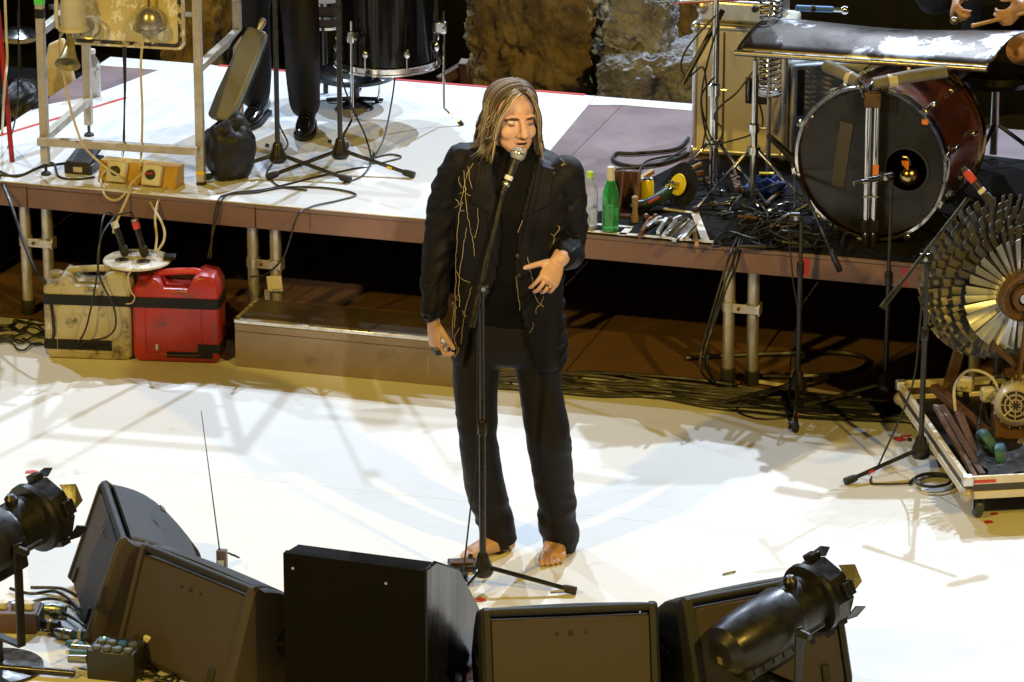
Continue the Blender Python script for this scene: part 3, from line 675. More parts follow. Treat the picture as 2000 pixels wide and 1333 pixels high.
# ------------------------------------------------------------------ stage lamps on the floor
def stage_lamp(label, c, axis, floor_xy, flip=1):
    """c: pivot of the yoke on the barrel; axis: where it points"""
    t = thing('stage_lamp', label, 'stage lamp', V((floor_xy.x, floor_xy.y, 0)), 0, 'stage lamps')
    a = V(axis).normalized(); c = V(c)
    x = a.cross(V((0,0,1))).normalized(); u = x.cross(a)
    b = MB(); b.lathe([(.055, -.245), (.085, -.215), (.100, -.16), (.104, -.06), (.104, .045), (.098, .06)], c, a, 32); bd = b.build('lamp_housing', X['lampblack'], t, True, angle=28)
    b = MB(); b.lathe([(.093, .02), (.093, .235), (.088, .24), (.088, .02)], c, a, 28, closed=True); b.build('lens_tube', X['lampblack'], t, True)
    b = MB(); b.lathe([(.0875, .20), (.060, .222), (0, .23)], c, a, 24); b.build('lens', X['film'], t, True)
    b = MB(); b.lathe([(.094, .165), (.122, .168), (.124, .186), (.094, .19)], c, a, 28, closed=True); b.build('accessory_ring', X['lampblack'], t, True)
    # gel frame holder: octagonal collar with clips
    b = MB(); b.lathe([(.104, .19), (.114, .20), (.118, .262), (.110, .262), (.106, .205)], c, a, 8, closed=True); gf = b.build('gel_frame', X['lampblack'], t, True, angle=20)
    rm = Matrix((x, u, a)).transposed()
    for k in range(4):
        an = R(20 + 90 * k); p = c + a * .245 + (x * math.cos(an) + u * math.sin(an)) * .122
        MB().box(p, (.05, .022, .04), rm @ Matrix.Rotation(an + math.pi/2, 3, 'Z')).build('frame_clip', X['lampblack'], gf, True, bevel=.003)
    # barn door flaps
    for k in range(3):
        an = R(-40 + 75 * k); e = x * math.cos(an) + u * math.sin(an); f = a.cross(e)
        MB().add([c + a*.262 + e*.112 - f*.05, c + a*.262 + e*.112 + f*.05, c + a*.30 + e*.125 + f*.035, c + a*.31 + e*.125 - f*.025,
                  c + a*.262 + e*.116 - f*.05, c + a*.262 + e*.116 + f*.05, c + a*.30 + e*.129 + f*.035, c + a*.31 + e*.129 - f*.025],
                 [(0,1,2,3),(7,6,5,4),(0,4,5,1),(1,5,6,2),(2,6,7,3),(3,7,4,0)]).build('shutter_flap', X['lampblack'], gf, True, smooth=False)
    # vents and base tray under the housing
    b = MB(); b.box(c - u * .105 - a * .04, (.09, .06, .27), rm); b.build('lamp_tray', X['lampblack'], t, True, bevel=.01)
    for k in range(5): MB().box(c - u * .098 + x * .046 * flip - a * (.14 - k * .045), (.006, .035, .022), rm).build('vent_slot', X['black'], bd, True)
    MB().box(c - a * .248 - u * .02 - x * .0, (.02, .026, .004), rm).build('label_plate', X['brass'], bd, True)
    MB().lathe([(.0, 0), (.022, 0), (.024, .02), (.012, .034), (0, .036)], c + u * .092 + a * .10, u, 12).build('top_knob', X['black'], t, True)
    # yoke
    hx = V((x.x, x.y, 0)).normalized(); arms = []
    fz = .12
    for s in (-1, 1):
        p1 = c + hx * s * .122; p0 = V((c.x, c.y, fz)) + hx * s * .122
        MB().beam(p1 + V((0,0,.02)), p0, .034, .008, up=hx).build('yoke_arm', X['lampblack'], t, True, bevel=.002)
        k = MB().cyl(p1 + hx * s * .004, p1 + hx * s * .05, .014, .012, 10).build('tilt_knob', X['black'], t, True)
    MB().cyl(c + hx * flip * .15, c + hx * flip * .15 + a * .085 + V((0, 0, .0)), .008, n=8).build('tilt_handle', X['black'], t, True)
    MB().beam(V((c.x, c.y, fz)) - hx * .126, V((c.x, c.y, fz)) + hx * .126, .034, .010).build('yoke_bar', X['lampblack'], t, True, bevel=.002)
    MB().cyl(V((c.x, c.y, .02)), V((c.x, c.y, fz)), .016, n=14).build('spigot', X['stand'], t, True)
    b = MB(); b.lathe([(.15, 0), (.15, .012), (.05, .022), (.03, .03)], V((c.x, c.y, 0)), n=28); b.build('base_plate', X['stand'], t, True)
    return t
LR = Q(1510, 1215, -1.32)
stage_lamp('black stage lamp with lens frame in front of the right-hand wedge', LR, (.74, .64, .21), V((LR.x, LR.y, 0)), 1)
LL = Q(-12, 1055, -.98)
stage_lamp('black stage lamp cut off by the left edge of the picture', LL, (.66, .70, .16), V((LL.x, LL.y, 0)), 1)
# ------------------------------------------------------------------ metal cart frame with panel, horn and bells
CL = V((-1.961, 2.826, DECK + .004)); CA = R(-12.0)
ct = thing('cart_frame', 'square steel tube cart frame carrying a scratched yellow panel, left of platform', 'cart frame', CL, CA)
LX, LY, CH = .678, .60, 1.12
tw = .034
def post(x, y, z0=0.05): 
    p = MB().bx(x - tw/2, x + tw/2, y - tw/2, y + tw/2, z0, CH).build('post', X['alu_old'], ct, bevel=.003)
    MB().cyl((x, y, .012), (x, y, z0), .007, n=8).build('threaded_foot', X['stand'], p)
    MB().lathe([(.022, 0), (.022, .008), (.009, .016)], (x, y, 0), n=12).build('foot_pad', X['rubber'], p)
    return p
for (x, y) in ((0, 0), (LX, 0), (0, LY), (LX, LY)): post(x, y, .05 if x == 0 else .012)
def rail(a, b): MB().beam(a, b, tw * .98, tw * .98).build('rail', X['alu_old'], ct, bevel=.003)
h_ = tw / 2 + .001
rail((-h_, -.0355, .155), (LX + .0, -.0355, .155))
rail((0, h_, .16), (0, LY - h_, .16))
rail((LX, h_, .50), (LX, LY - h_, .50))
rail((0, h_, .62), (0, LY - h_, .62))
for z in (CH - .03,):
    rail((h_, 0, z), (LX - h_, 0, z)); rail((h_, LY, z), (LX - h_, LY, z)); rail((0, h_, z), (0, LY - h_, z)); rail((LX, h_, z), (LX, LY - h_, z))
for (x, z0, z1, m) in ((0, .74, .80, 'green_tape'), (LX, .045, .06, 'yellow_tape'), (0, .68, .72, 'gaffer')):
    MB().bx(x - tw/2 - .001, x + tw/2 + .001, -tw/2 - .001, tw/2 + .001, z0, z1).build('tape_band', X[m], ct, smooth=False)
# panel with rounded corners and worn black border
def rrect(x0, x1, z0, z1, r, k=5):
    out = []
    for cx, cz, a0 in ((x1 - r, z0 + r, -90), (x1 - r, z1 - r, 0), (x0 + r, z1 - r, 90), (x0 + r, z0 + r, 180)):
        for i in range(k + 1):
            a = R(a0 + 90 * i / k); out.append((cx + r * math.cos(a), cz + r * math.sin(a)))
    return out
px0, px1, pz0, pz1 = .09, .605, .555, 1.06
b = MB(); b.prism(rrect(px0, px1, pz0, pz1, .035), (0, .06, 0), (1,0,0), (0,0,1), (0,1,0), 0, .014); pn = b.build('panel', X['panel'], ct, bevel=.004)
outer, inner = rrect(px0 + .012, px1 - .012, pz0 + .012, pz1 - .012, .028), rrect(px0 + .028, px1 - .028, pz0 + .028, pz1 - .028, .018)
b = MB(); n = len(outer)
b.add([(x, .0585, z) for x, z in outer] + [(x, .0585, z) for x, z in inner], [(i, (i+1) % n, n + (i+1) % n, n + i) for i in range(n)])
X['border'] = mat('worn_black_border', (0.02,0.018,0.014), .5, 0, (0.55,0.46,0.24), 22, .55, .58)
b.build('panel_border', X['border'], pn, smooth=False)
for z in (.70, .95):
    MB().bx(tw/2, px0 + .01, .066, .072, z, z + .02).build('panel_bracket', X['steel'], pn); MB().bx(px1 - .01, LX - tw/2, .066, .072, z, z + .02).build('panel_bracket', X['steel'], pn)

hy = CL.y - .09
# horn loudspeaker on the left post
hc = Q(143, 28, hy)
t = thing('signal_horn', 'grey siren with downward brass horn hung on the cart frame', 'horn', hc)
MB().lathe([(.001, .09), (.045, .085), (.052, .05), (.055, -.045), (.064, -.055), (.066, -.066), (.04, -.07)], (0,0,0), (0,0,1), 20).build('housing', X['enamel'], t)
MB().tube([(-.066, 0, .09), (-.07, 0, .0), (-.066, -.0, -.06)], .009, 8, 4).build('side_pipe', X['enamel'], t)
MB().lathe([(.014, 0), (.017, .05), (.024, .10), (.036, .14), (.052, .172), (.0535, .174), (.050, .171), (.033, .135), (.012, .08)], (-.008, -.005, -.06), (-.05, -.72, -.69), 26).build('horn', X['brass'], t)
ring = MB(); ring.lathe([(.044, -.008), (.050, -.010), (.050, .010), (.044, .008)], (.062, .02, -.06), (.3, -1, .1), 24, closed=True); ring.lathe([(0, .004), (.03, .004), (.03, -.004), (0, -.004)], (.055, .02, -.055), (.3, -1, .1), 18); ring.build('wheel', X['steel'], t)
for a in range(3): MB().cyl((-.05 + a*.05, -.05, -.068), (-.05 + a*.05, -.05, -.085), .006, n=8).build('bolt', X['steel'], t)
bc = Q(292, 44, hy)
t = thing('alarm_bell', 'shiny grey dome bell on the yellow panel of the cart', 'bell', bc)
pr = [(.072, -.012), (.070, 0), (.062, .002)] + [(.062 * math.cos(R(a)), .002 + .085 * math.sin(R(a))) for a in range(8, 91, 8)]
MB().lathe(pr, (0, 0, -.012), (0, -.12, 1), 28).build('dome', mat('satin_dome_metal', (.55,.52,.46), .25, .75, (.42,.38,.3), 10), t)
MB().cyl((0, -.008, .07), (0, -.012, .115), .006, n=8).build('stem', X['rust'], t)
MB().bx(-.02, .02, .0, .09, -.03, -.016).build('bracket', X['steel'], t)
# black strap and cream cables
cable('black lanyard strap hanging from the yellow panel', [Q(243, 92, hy + .05), Q(244, 170, hy + .04), Q(243, 215, hy + .03), Q(242, 272, hy + .03), Q(241, 304, hy + .03), Q(238, 300, hy + .03), Q(241, 270, hy + .03)], [.010, .006, .004, .006, .0015, .0015, .0015], 'cable', name='strap', cat='strap', group='hanging leads')
yb = 2.70
cable('cream lead hanging from the dome bell to the ochre switch box', [Q(281, 64, hy), Q(275, 130, hy), Q(278, 220, hy), Q(276, 300, hy), Q(273, 330, yb - .02), P(280, 352, DECK + .01), Q(292, 392, 2.56), Q(318, 440, 2.40), Q(320, 470, 2.34), Q(306, 492, 2.30)], .0055, 'cream_cable', name='lead', group='cream leads')
cable('cream lead from the horn past the cart rail', [Q(128, 55, hy), Q(115, 90, hy), Q(128, 165, hy), Q(140, 220, hy), Q(162, 282, hy - .02), Q(195, 318, yb - .05), Q(235, 345, yb - .06), P(252, 356, DECK + .01), Q(255, 372, 2.58), Q(225, 440, 2.46), Q(222, 455, 2.42)], .0055, 'cream_cable', name='lead', group='cream leads')
cable('cream lead looping over the platform edge below the switch box', [Q(213, 326, yb - .03), P(198, 348, DECK + .02), Q(204, 380, 2.58), Q(225, 392, 2.56), Q(247, 376, 2.58), Q(262, 352, 2.62), Q(290, 330, yb - .04)], .0055, 'cream_cable', name='lead', group='cream leads')
cable('cream lead dropping from the switch box end to the red can', [P(357, 347, DECK + .03), P(335, 350, DECK + .03), Q(312, 385, 2.55), Q(303, 425, 2.45), Q(306, 462, 2.36), Q(303, 490, 2.30)], .0055, 'cream_cable', name='lead', group='cream leads')
# ochre switch box
e0 = P(190, 355, DECK + .004); e1 = P(342, 371, DECK + .004); dd = e1 - e0; LL_ = dd.length
t = thing('switch_box', 'ochre wooden box with two white rotary switches at the platform edge', 'switch box', e0, math.atan2(dd.y, dd.x))
b = MB(); b.prism([(0, 0), (.10, 0), (.10, .085), (.035, .088)], (0,0,0), (0,1,0), (0,0,1), (1,0,0), 0, LL_); b.build('box', X['yellow_board'], t, bevel=.004)
nrm = V((0, -.93, .37)).normalized(); upv = V((0, .37, .93)).normalized(); rm = Matrix((V((1,0,0)), upv, nrm)).transposed()
for k, x in enumerate((LL_ * .26, LL_ * .71)):
    c = V((x, .018, .046)) + nrm * .018
    s = MB().box(c, (.085, .088, .034), rm).build('rotary_switch', X['white_plastic'], t, bevel=.008)
    MB().lathe([(.022, 0), (.02, .012), (.012, .016), (0, .017)], c + nrm * .017, nrm, 18).build('knob', X['black'], s)
    MB().box(c + nrm * .036 + upv * .003, (.008, .036, .008), rm @ Matrix.Rotation(R(40 + 60 * k), 3, 'Z')).build('pointer', X['black'] if k == 0 else X['red_paint'], s)
# wah pedal
p = P(160, 335, DECK + .004); t = thing('wah_pedal', 'black rocker foot pedal between cart post and ochre box', 'pedal', p, R(-14))
MB().bx(-.062, .062, -.05, .12, 0, .042).build('base', X['black'], t, bevel=.006)
MB().box((0, .04, .062), (.105, .19, .018), Matrix.Rotation(R(9), 3, 'X')).build('treadle', X['rubber'], t, bevel=.005)
MB().box((0, -.0512, .022), (.04, .002, .022)).build('badge', X['sticker'], t)
# water bottle behind the cart
def bottle(label, base, h, r, body, cap, capm, grp, level=None):
    t = thing('bottle', label, 'bottle', base, 0, grp)
    pr = [(r*.55, .004), (r*.92, 0), (r, .012)]
    for k in range(6): z = .02 + k * h * .085; pr += [(r, z), (r*.95, z + h*.03), (r, z + h*.06)]
    pr += [(r, h*.62), (r*.9, h*.72), (r*.55, h*.82), (r*.36, h*.88), (r*.36, h*.93)]
    if not cap: pr = [(r*.5,.006),(r*.95,0),(r,.01),(r,h*.52),(r*.93,h*.62),(r*.62,h*.74),(r*.42,h*.84),(r*.40,h*.92)]
    o = MB().lathe(pr, n=20).build('bottle_body', X[body], t, angle=60); so = o.modifiers.new('s', 'SOLIDIFY'); so.thickness = .0012
    if level: MB().lathe([(r*.9, .006), (r*.93, .012), (r*.93, level), (0, level)], n=20).build('drink', glass('clear_water', (.97,.99,.99), 0, 1.33) if body == 'clear' else glass('green_drink', (.35,.85,.45), 0, 1.33), t)
    MB().lathe([(r*.44, h*.90), (r*.46, h*.91), (r*.46, h*.985), (r*.40, h), (0, h)], n=18).build('cap', X[capm], t)
    if not cap: MB().lathe([(r*.52, h*.78), (r*.50, h*.80), (r*.46, h*.90), (r*.44, h*.90)], n=18).build('neck_foil', X['white_plastic'], t)
    return t
bottle('clear plastic water bottle behind the cart frame', P(182, 187, DECK + .006), .215, .037, 'clear', True, 'sticker', 'bottles', .12)

# black bag with grey leather case leaning on it
def lump(c, r, seed, amp=.25, fr=4.0, n=40, squash=None):
    vs = []; fs = []; c = V(c)
    for i in range(n + 1):
        th = math.pi * i / n
        for j in range(n):
            a = 2 * math.pi * j / n
            d = V((math.sin(th)*math.cos(a), math.sin(th)*math.sin(a), math.cos(th)))
            k = 1 + amp * .7 * mnoise.noise(d * fr * .45 + V((seed, 0, 0))) - amp * .45 * (1 - 2.5 * min(.4, abs(mnoise.noise(V((d.x, d.y, d.z * .5)) * fr * .6 + V((0, seed, 0))))))
            p = V((d.x * r[0], d.y * r[1], d.z * r[2])) * k
            p.z = max(p.z, -r[2] * .86)
            vs.append(c + p)
    for i in range(n):
        for j in range(n): fs.append((i*n+j, i*n+(j+1)%n, (i+1)*n+(j+1)%n, (i+1)*n+j))
    return vs, fs
p = P(448, 350, DECK + .004)
t = thing('black_bag', 'slumped black nylon bag beside the cart frame', 'bag', p)
b = MB(); b.add(*lump((0, .02, .125), (.118, .12, .145), 3.3, .20)); b.build('bag_body', X['bag'], t, angle=80)
b = MB(); b.add(*lump((.02, .03, .205), (.070, .065, .085), 8.1, .10)); b.build('gathered_top', X['bag'], t, angle=80)
MB().lathe([(.016, -.002), (.019, -.002), (.019, .002), (.016, .002)], (.035, -.05, .26), (.3, -1, .2), 18, closed=True).build('ring', X['chrome'], t)
a_ = Q(428, 236, 2.78); b_ = Q(505, 60, 2.98); ax = (b_ - a_).normalized(); L_ = (b_ - a_).length
t = thing('leather_case', 'long grey leather instrument case leaning diagonally on the black bag', 'instrument case', a_)
side = V((.9, -.3, 0)); side = (side - ax * side.dot(ax)).normalized(); up_ = ax.cross(side)
secs = []
for f, w, d_ in ((0, .046, .020), (.03, .052, .024), (.25, .056, .026), (.7, .052, .026), (.95, .046, .024), (1.0, .040, .020)):
    c = ax * (L_ * f); ring = []
    for x, y in ((-1,-.7),(-.93,-1),(.93,-1),(1,-.7),(1,.7),(.93,1),(-.93,1),(-1,.7)): ring.append(c + side * (x*w) + up_ * (y*d_))
    secs.append(ring)
MB().loft(secs).build('case_body', X['greyleather'], t, angle=50, bevel=.006)
for s in (-1, 1): MB().tube([side * (s*.052) + up_ * .024 + ax * (L_*.06), side * (s*.054) + up_ * .026 + ax * (L_*.5), side*(s*.046) + up_*.024 + ax*(L_*.94)], .004, 6, 4).build('piping', X['black'], t)
MB().tube([up_ * .025 + ax * (L_*.1), up_*.027 + ax*(L_*.5), up_*.025 + ax*(L_*.92)], .0025, 6, 3).build('zip', X['black'], t)
MB().lathe([(.012, 0), (.014, .02), (.018, .04), (.012, .055), (0, .058)], ax * L_, ax, 14).build('metal_end', X['steel'], t)
MB().tube([-side*.05 + ax*(L_*.55), -side*.085 + ax*(L_*.75), -side*.06 + ax*(L_*.98)], .008, 6, 5).build('strap', X['leather'], t)

# ------------------------------------------------------------------ things past the left end of the platform
sc = thing('black_case', 'low black equipment case past the left end of the platform', 'case', F(-3.05, 1.2, 0), PA)
MB().bx(-.48, .44, -1.0, 1.0, 0, .46).build('case_body', X['box_black'], sc, bevel=.01)
MB().bx(-.485, .445, -1.005, 1.005, .40, .425).build('edge_trim', X['stand'], sc, bevel=.003)
def stuff_on(px, py, z=.46): return P(px, py, z)
p = stuff_on(45, 265); t = thing('black_duffel', 'black duffel bag in the dark behind the left cart post', 'bag', V((p.x, p.y, .46)))
b = MB(); b.add(*lump((0, .05, .11), (.13, .16, .13), 5.2)); b.build('bag_body', X['bag'], t, angle=80)
MB().tube([(-.08, -.02, .20), (-.03, -.04, .27), (.05, -.02, .26), (.09, 0, .19)], .009, 8, 5).build('handle', X['leather'], t)
p = stuff_on(118, 215); t = thing('canvas_bag', 'folded cream canvas bag behind the left cart post', 'bag', V((p.x, p.y, .46)))
b = MB(); b.prism([(-.10, 0), (.10, 0), (.055, .20), (.02, .33), (-.05, .30), (-.07, .18)], (0,0,0), (1,0,.0), (0,.25,.97), (0,-.97,.25), -.03, .03); b.build('canvas', X['canvas'], t, bevel=.012)
MB().bx(-.105, .105, -.05, .035, 0, .02).build('bottom_fold', X['canvas'], t, bevel=.006)
p = stuff_on(42, 190); t = thing('hi_hat', 'dark cymbal dish on a stem at the left edge', 'cymbal', V((p.x, p.y, .46)))
MB().lathe([(.10, .30), (.105, .303), (.07, .318), (.02, .33), (0, .335)], n=26).build('cymbal', X['chrome'], t)
MB().lathe([(.10, .295), (.085, .275), (.03, .262), (0, .26)], n=26).build('lower_cymbal', X['canvas'], t)
MB().cyl((0, 0, 0), (0, 0, .40), .007, n=8).build('stem', X['stand'], t); MB().lathe([(.09, 0), (.09, .01), (.012, .03)], n=20).build('foot', X['stand'], t)
a_ = Q(-4, 20, 3.1); b_ = V((Q(25, 255, 3.0).x, 3.0, .46))
o = MB().cyl(b_, a_, .011, n=10).build('red_pole', X['red_paint']); tag(o, 'red painted pole leaning at the left edge of the picture', 'pole')
cable('cream cable hanging at the left edge in front of the red pole', [Q(9, -30, 2.95), Q(12, 60, 2.95), Q(14, 120, 2.95), Q(8, 180, 2.92), P(3, 290, .47)], .006, 'cream_cable', name='lead', group='cream leads')
cable('black cable hanging behind the left cart post', [Q(37, -20, 3.0), Q(36, 120, 3.0), Q(32, 220, 2.95), P(15, 290, DECK + .01)], .004)

# ------------------------------------------------------------------ jerrycans under the platform edge
_ja = P(350, 706) - P(178, 700); JA = math.atan2(_ja.y, _ja.x)
def jerrycan(label, c, m, mirror=1, W_=.362):
    t = thing('jerrycan', label, 'jerrycan', V((c.x, c.y, 0)), JA, 'strapped jerrycans')
    w = W_ / 2; D = .085
    out = [(-w, .02), (-w + .02, 0), (w - .02, 0), (w, .02), (w, .335), (w - .022, .372), (w - .075, .380), (w - .105, .365), (w - .125, .318), (-w + .135, .318), (-w + .112, .352), (-w + .085, .362), (-w + .062, .335), (-w + .015, .325), (-w, .305)]
    out = [(x * mirror, z) for x, z in out]
    ins = lambda k: [(x * (1 - k / w), .19 + (z - .19) * (1 - k / .19)) for x, z in out]
    secs = []
    for y, k in ((-D, .016), (-D + .006, .006), (-D + .018, 0), (D - .018, 0), (D - .006, .006), (D, .016)):
        secs.append([V((x, y, z)) for x, z in ins(k)])
    MB().loft(secs).build('can_body', X[m], t, angle=55, bevel=.007, seg=3)
    MB().tube([(mirror * (w - .09), 0, .365), (mirror * (w - .12), 0, .372), (mirror * (-w + .12), 0, .362), (mirror * (-w + .085), 0, .345)], .0145, 12, 5).build('handle', X['red_tape'] if m == 'red_plastic' else X[m], t)
    MB().lathe([(.026, 0), (.028, .006), (.028, .024), (.024, .028), (0, .028)], (mirror * (-w + .042), .0, .325), (0, 0, 1), 16).build('screw_cap', X[m], t)
    # moulded panel ridges on the front
    b = MB()
    x0, x1, z0, z1 = -w + .055, w - .075, .045, .245
    b.tube([(x0, -D - .0005, z1), (x0, -D - .0005, z0), (x0 + .02, -D - .0005, z0 - .01), (x1 - .02, -D - .0005, z0 - .01), (x1, -D - .0005, z0), (x1, -D - .0005, z1)], .0035, 6)
    b.build('moulded_ridge', X[m], t)
    return t
jc, jr = P(178, 700), P(350, 706)
jc.y += .06; jr.y += .06
JC = jerrycan('dirty cream plastic jerrycan under the platform edge', V((jc.x, jc.y, 0)), 'cream_plastic', 1)
JR = jerrycan('red plastic jerrycan strapped to the cream one', V((jr.x, jr.y, 0)), 'red_plastic', 1)
MB().bx(-.181, .10, -.0885, -.084, .045, .088).build('tape_strip', X['gaffer'], JC, smooth=False)
MB().bx(-.04, .15, -.0885, -.084, .025, .05).build('tape_strip', X['gaffer'], JR, smooth=False); MB().bx(.09, .182, -.0890, -.0842, .0505, .085).build('tape_strip', X['gaffer'], JR, smooth=False)
MB().bx(.1812, .1828, -.08, .05, .03, .085).build('tape_strip', X['gaffer'], JR, smooth=False)
MB().bx(-.085, -.075, -.0865, -.0845, .055, .08).build('paper_label', X['sticker'], JR, smooth=False)
MB().prism([(-.17, .13), (-.155, .165), (-.145, .13), (-.135, .168), (-.115, .125)], (0, -.0855, 0), (1,0,0), (0,0,1), (0,1,0), -.001, 0).build('paper_label', X['sticker'], JC, smooth=False)
mid = (jc + jr) / 2; mid.z = 0
ex = V((math.cos(JA), math.sin(JA), 0)); ey = V((-math.sin(JA), math.cos(JA), 0))
half = (jr - jc).length / 2 + .182
b = MB(Matrix.Translation(mid) @ Matrix.Rotation(math.atan2((jr-jc).y, (jr-jc).x), 4, 'Z'))
o_, i_ = rrect(-half - .003, half + .003, -.0895, .0895, .022), rrect(-half - .001, half + .001, -.0875, .0875, .020)
n = len(o_)
b.add([(x, y, .238) for x, y in o_] + [(x, y, .282) for x, y in o_] + [(x, y, .238) for x, y in i_] + [(x, y, .282) for x, y in i_],
      [(i, (i+1)%n, n+(i+1)%n, n+i) for i in range(n)] + [(2*n+i, 3*n+i, 3*n+(i+1)%n, 2*n+(i+1)%n) for i in range(n)] + [(n+i, n+(i+1)%n, 3*n+(i+1)%n, 3*n+i) for i in range(n)] + [(i, 2*n+i, 2*n+(i+1)%n, (i+1)%n) for i in range(n)])
tag(b.build('tape_band', X['gaffer']), 'wide black tape band holding the two jerrycans together', 'tape band')
# round plate with two microphones on the cans
pc = P(268, 503, .405)
t = thing('contact_plate', 'round pale disc lying across the two jerrycan handles', 'disc', V((pc.x, pc.y, .388)))
MB().lathe([(.138, 0), (.141, .004), (.138, .010), (.10, .012), (0, .012)], n=36).build('disc', X['white_plastic'], t)
MB().lathe([(.03, .0145), (.03, .017), (0, .018)], (-.06, -.03, 0), n=16).build('clip', X['chrome'], t); MB().lathe([(.03, .0145), (.03, .017), (0, .018)], (.03, -.05, 0), n=16).build('clip', X['chrome'], t)
MB().bx(.11, .16, -.03, .02, .012, .03).build('tape_wrap', X['gaffer'], t, bevel=.006)
pz = .405
for k, (tx, ty, bx_, by, bands) in enumerate(((222, 432, 246, 499, ((.0, .2, 'white_tape'),)), (262, 428, 284, 501, ((.0, .06, 'steel'), (.08, .26, 'red_tape'))))):
    pb = P(bx_, by, pz); pt_ = Q(tx, ty, pb.y + .015)
    microphone(['black microphone with white band standing on the jerrycan disc', 'black microphone with red band standing on the jerrycan disc'][k], pt_, pb, bands, 'foam', 1.15)
    cable(['black cable looping from the white banded microphone down the cream can', 'black cable looping from the red banded microphone'][k],
      [pt_, Q(tx - 4, ty - 14, pb.y + .015), Q(205, 418, 2.3), Q(197, 450, 2.22), Q(192, 520, 2.14), Q(178, 600, 2.13), Q(162, 655, 2.13), P(130, 690, .005), P(100, 676, .005)] if k == 0 else
      [pt_, Q(tx - 5, ty - 12, pb.y + .015), Q(248, 416, 2.3), Q(225, 424, 2.3), Q(200, 458, 2.2), Q(191, 500, 2.15), Q(196, 545, 2.13), Q(222, 600, 2.13), Q(225, 640, 2.13), Q(205, 660, 2.13), Q(165, 668, 2.13), P(140, 688, .005)], .0042)
cable('thin cream wire with a hook hanging from the disc', [Q(262, 525, 2.15), Q(250, 540, 2.14), Q(256, 570, 2.14), Q(263, 580, 2.14), Q(258, 592, 2.14), Q(246, 594, 2.14)], .0025, 'cream_cable', name='lead', group='cream leads')

# ------------------------------------------------------------------ big black upright drum on legs
TC = V((-.545, 3.62, 0)); zb = .875; TR = .222; TH = .55
t = thing('floor_drum', 'big glossy black drum standing upright on three chrome legs', 'drum', V((TC.x, TC.y, DECK + .004)))
zb -= DECK + .004
MB().lathe([(TR - .004, zb + .02), (TR, zb + .02), (TR, zb + TH), (TR - .004, zb + TH)], n=48, closed=True).build('shell', X['drumblack'], t)
MB().lathe([(0, zb + TH + .008), (TR, zb + TH + .008), (TR, zb + TH + .003), (0, zb + TH + .003)], n=40).build('top_head', X['drumhead'], t)
MB().lathe([(0, zb + .012), (TR, zb + .012), (TR, zb + .007), (0, zb + .007)], n=40).build('bottom_head', X['drumhead'], t)
for z in (zb, zb + TH - .01): MB().lathe([(TR + .003, z), (TR + .015, z - .002), (TR + .015, z + .004), (TR + .008, z + .008), (TR + .008, z + .028), (TR + .014, z + .032), (TR + .003, z + .034)], n=48, closed=True).build('hoop', X['chrome'], t)
for k in range(8):
    a = R(-112 + 45 * k); d = V((math.cos(a), math.sin(a), 0))
    for z in (zb + .095, zb + TH - .10):
        l = MB().ball(d * (TR + .010) + V((0, 0, z)), (.014, .014, .022), 12, 8).build('lug', X['chrome'], t)
        zz = zb + .02 if z < zb + .3 else zb + TH
        MB().cyl(d * (TR + .014) + V((0, 0, z)), d * (TR + .014) + V((0, 0, zz)), .0032, n=6).build('tension_rod', X['chrome'], l)
for k, a in enumerate((-126, -8, 100)):
    d = V((math.cos(R(a)), math.sin(R(a)), 0)); o_ = d * (TR + .028)
    br = MB().box(o_ - d * .012 + V((0, 0, zb + .17)), (.05, .034, .055), Matrix.Rotation(R(a), 3, 'Z')).build('leg_bracket', X['chrome'], t, bevel=.007)
    MB().cyl(o_ + V((0,0,zb+.165)) - V((-d.y, d.x, 0)) * .03, o_ + V((0,0,zb+.165)) + V((-d.y, d.x, 0)) * .03, .006, n=8).build('wing_bolt', X['chrome'], br)
    l = MB().tube([o_ + V((0, 0, zb + .24)), o_ + V((0, 0, .075)), o_ + d * .03 + V((0, 0, .045)), o_ + d * .075 + V((0, 0, .01))], .0055, 8).build('leg', X['chrome'], t)
    MB().cyl(o_ + d * .066 + V((0,0,.018)), o_ + d * .082 + V((0, 0, 0)), .010, n=10).build('rubber_foot', X['rubber'], l)
# low round stool behind it
p = P(693, 205, DECK + .004); t = thing('drum_stool', 'round black stool seat low behind the black drum', 'stool', p)
MB().lathe([(0, .115), (.15, .118), (.182, .130), (.186, .146), (.16, .160), (.08, .17), (0, .172)], n=40).build('seat', X['leather'], t)
MB().cyl((0, 0, .01), (0, 0, .115), .022, n=14).build('column', X['stand'], t)
for k in range(5):
    a = R(72 * k + 20); MB().cyl((0, 0, .03), (.13 * math.cos(a), .13 * math.sin(a), .012), .010, n=8).build('leg', X['stand'], t)
p = Q(634, 25, 4.1); t = thing('snare_drum', 'small dark drum with chrome hoops partly hidden behind black drum', 'drum', V((p.x, p.y, DECK + .004)))
z0 = p.z - DECK
MB().lathe([(.10, z0 - .06), (.10, z0 + .05)], n=28).build('shell', X['wood_dark'], t)
for z in (-.06, -.01, .05): MB().lathe([(.10, z0 + z), (.107, z0 + z), (.107, z0 + z + .012), (.10, z0 + z + .012)], n=28, closed=True).build('hoop', X['chrome'], t)
MB().cyl((0, 0, .0), (0, 0, z0 - .06), .012, n=10).build('stand_tube', X['stand'], t)
for k in range(3):
    a = R(120 * k + 10); MB().cyl((0, 0, .12), (.16 * math.cos(a), .16 * math.sin(a), .008), .008, n=8).build('stand_leg', X['stand'], t)

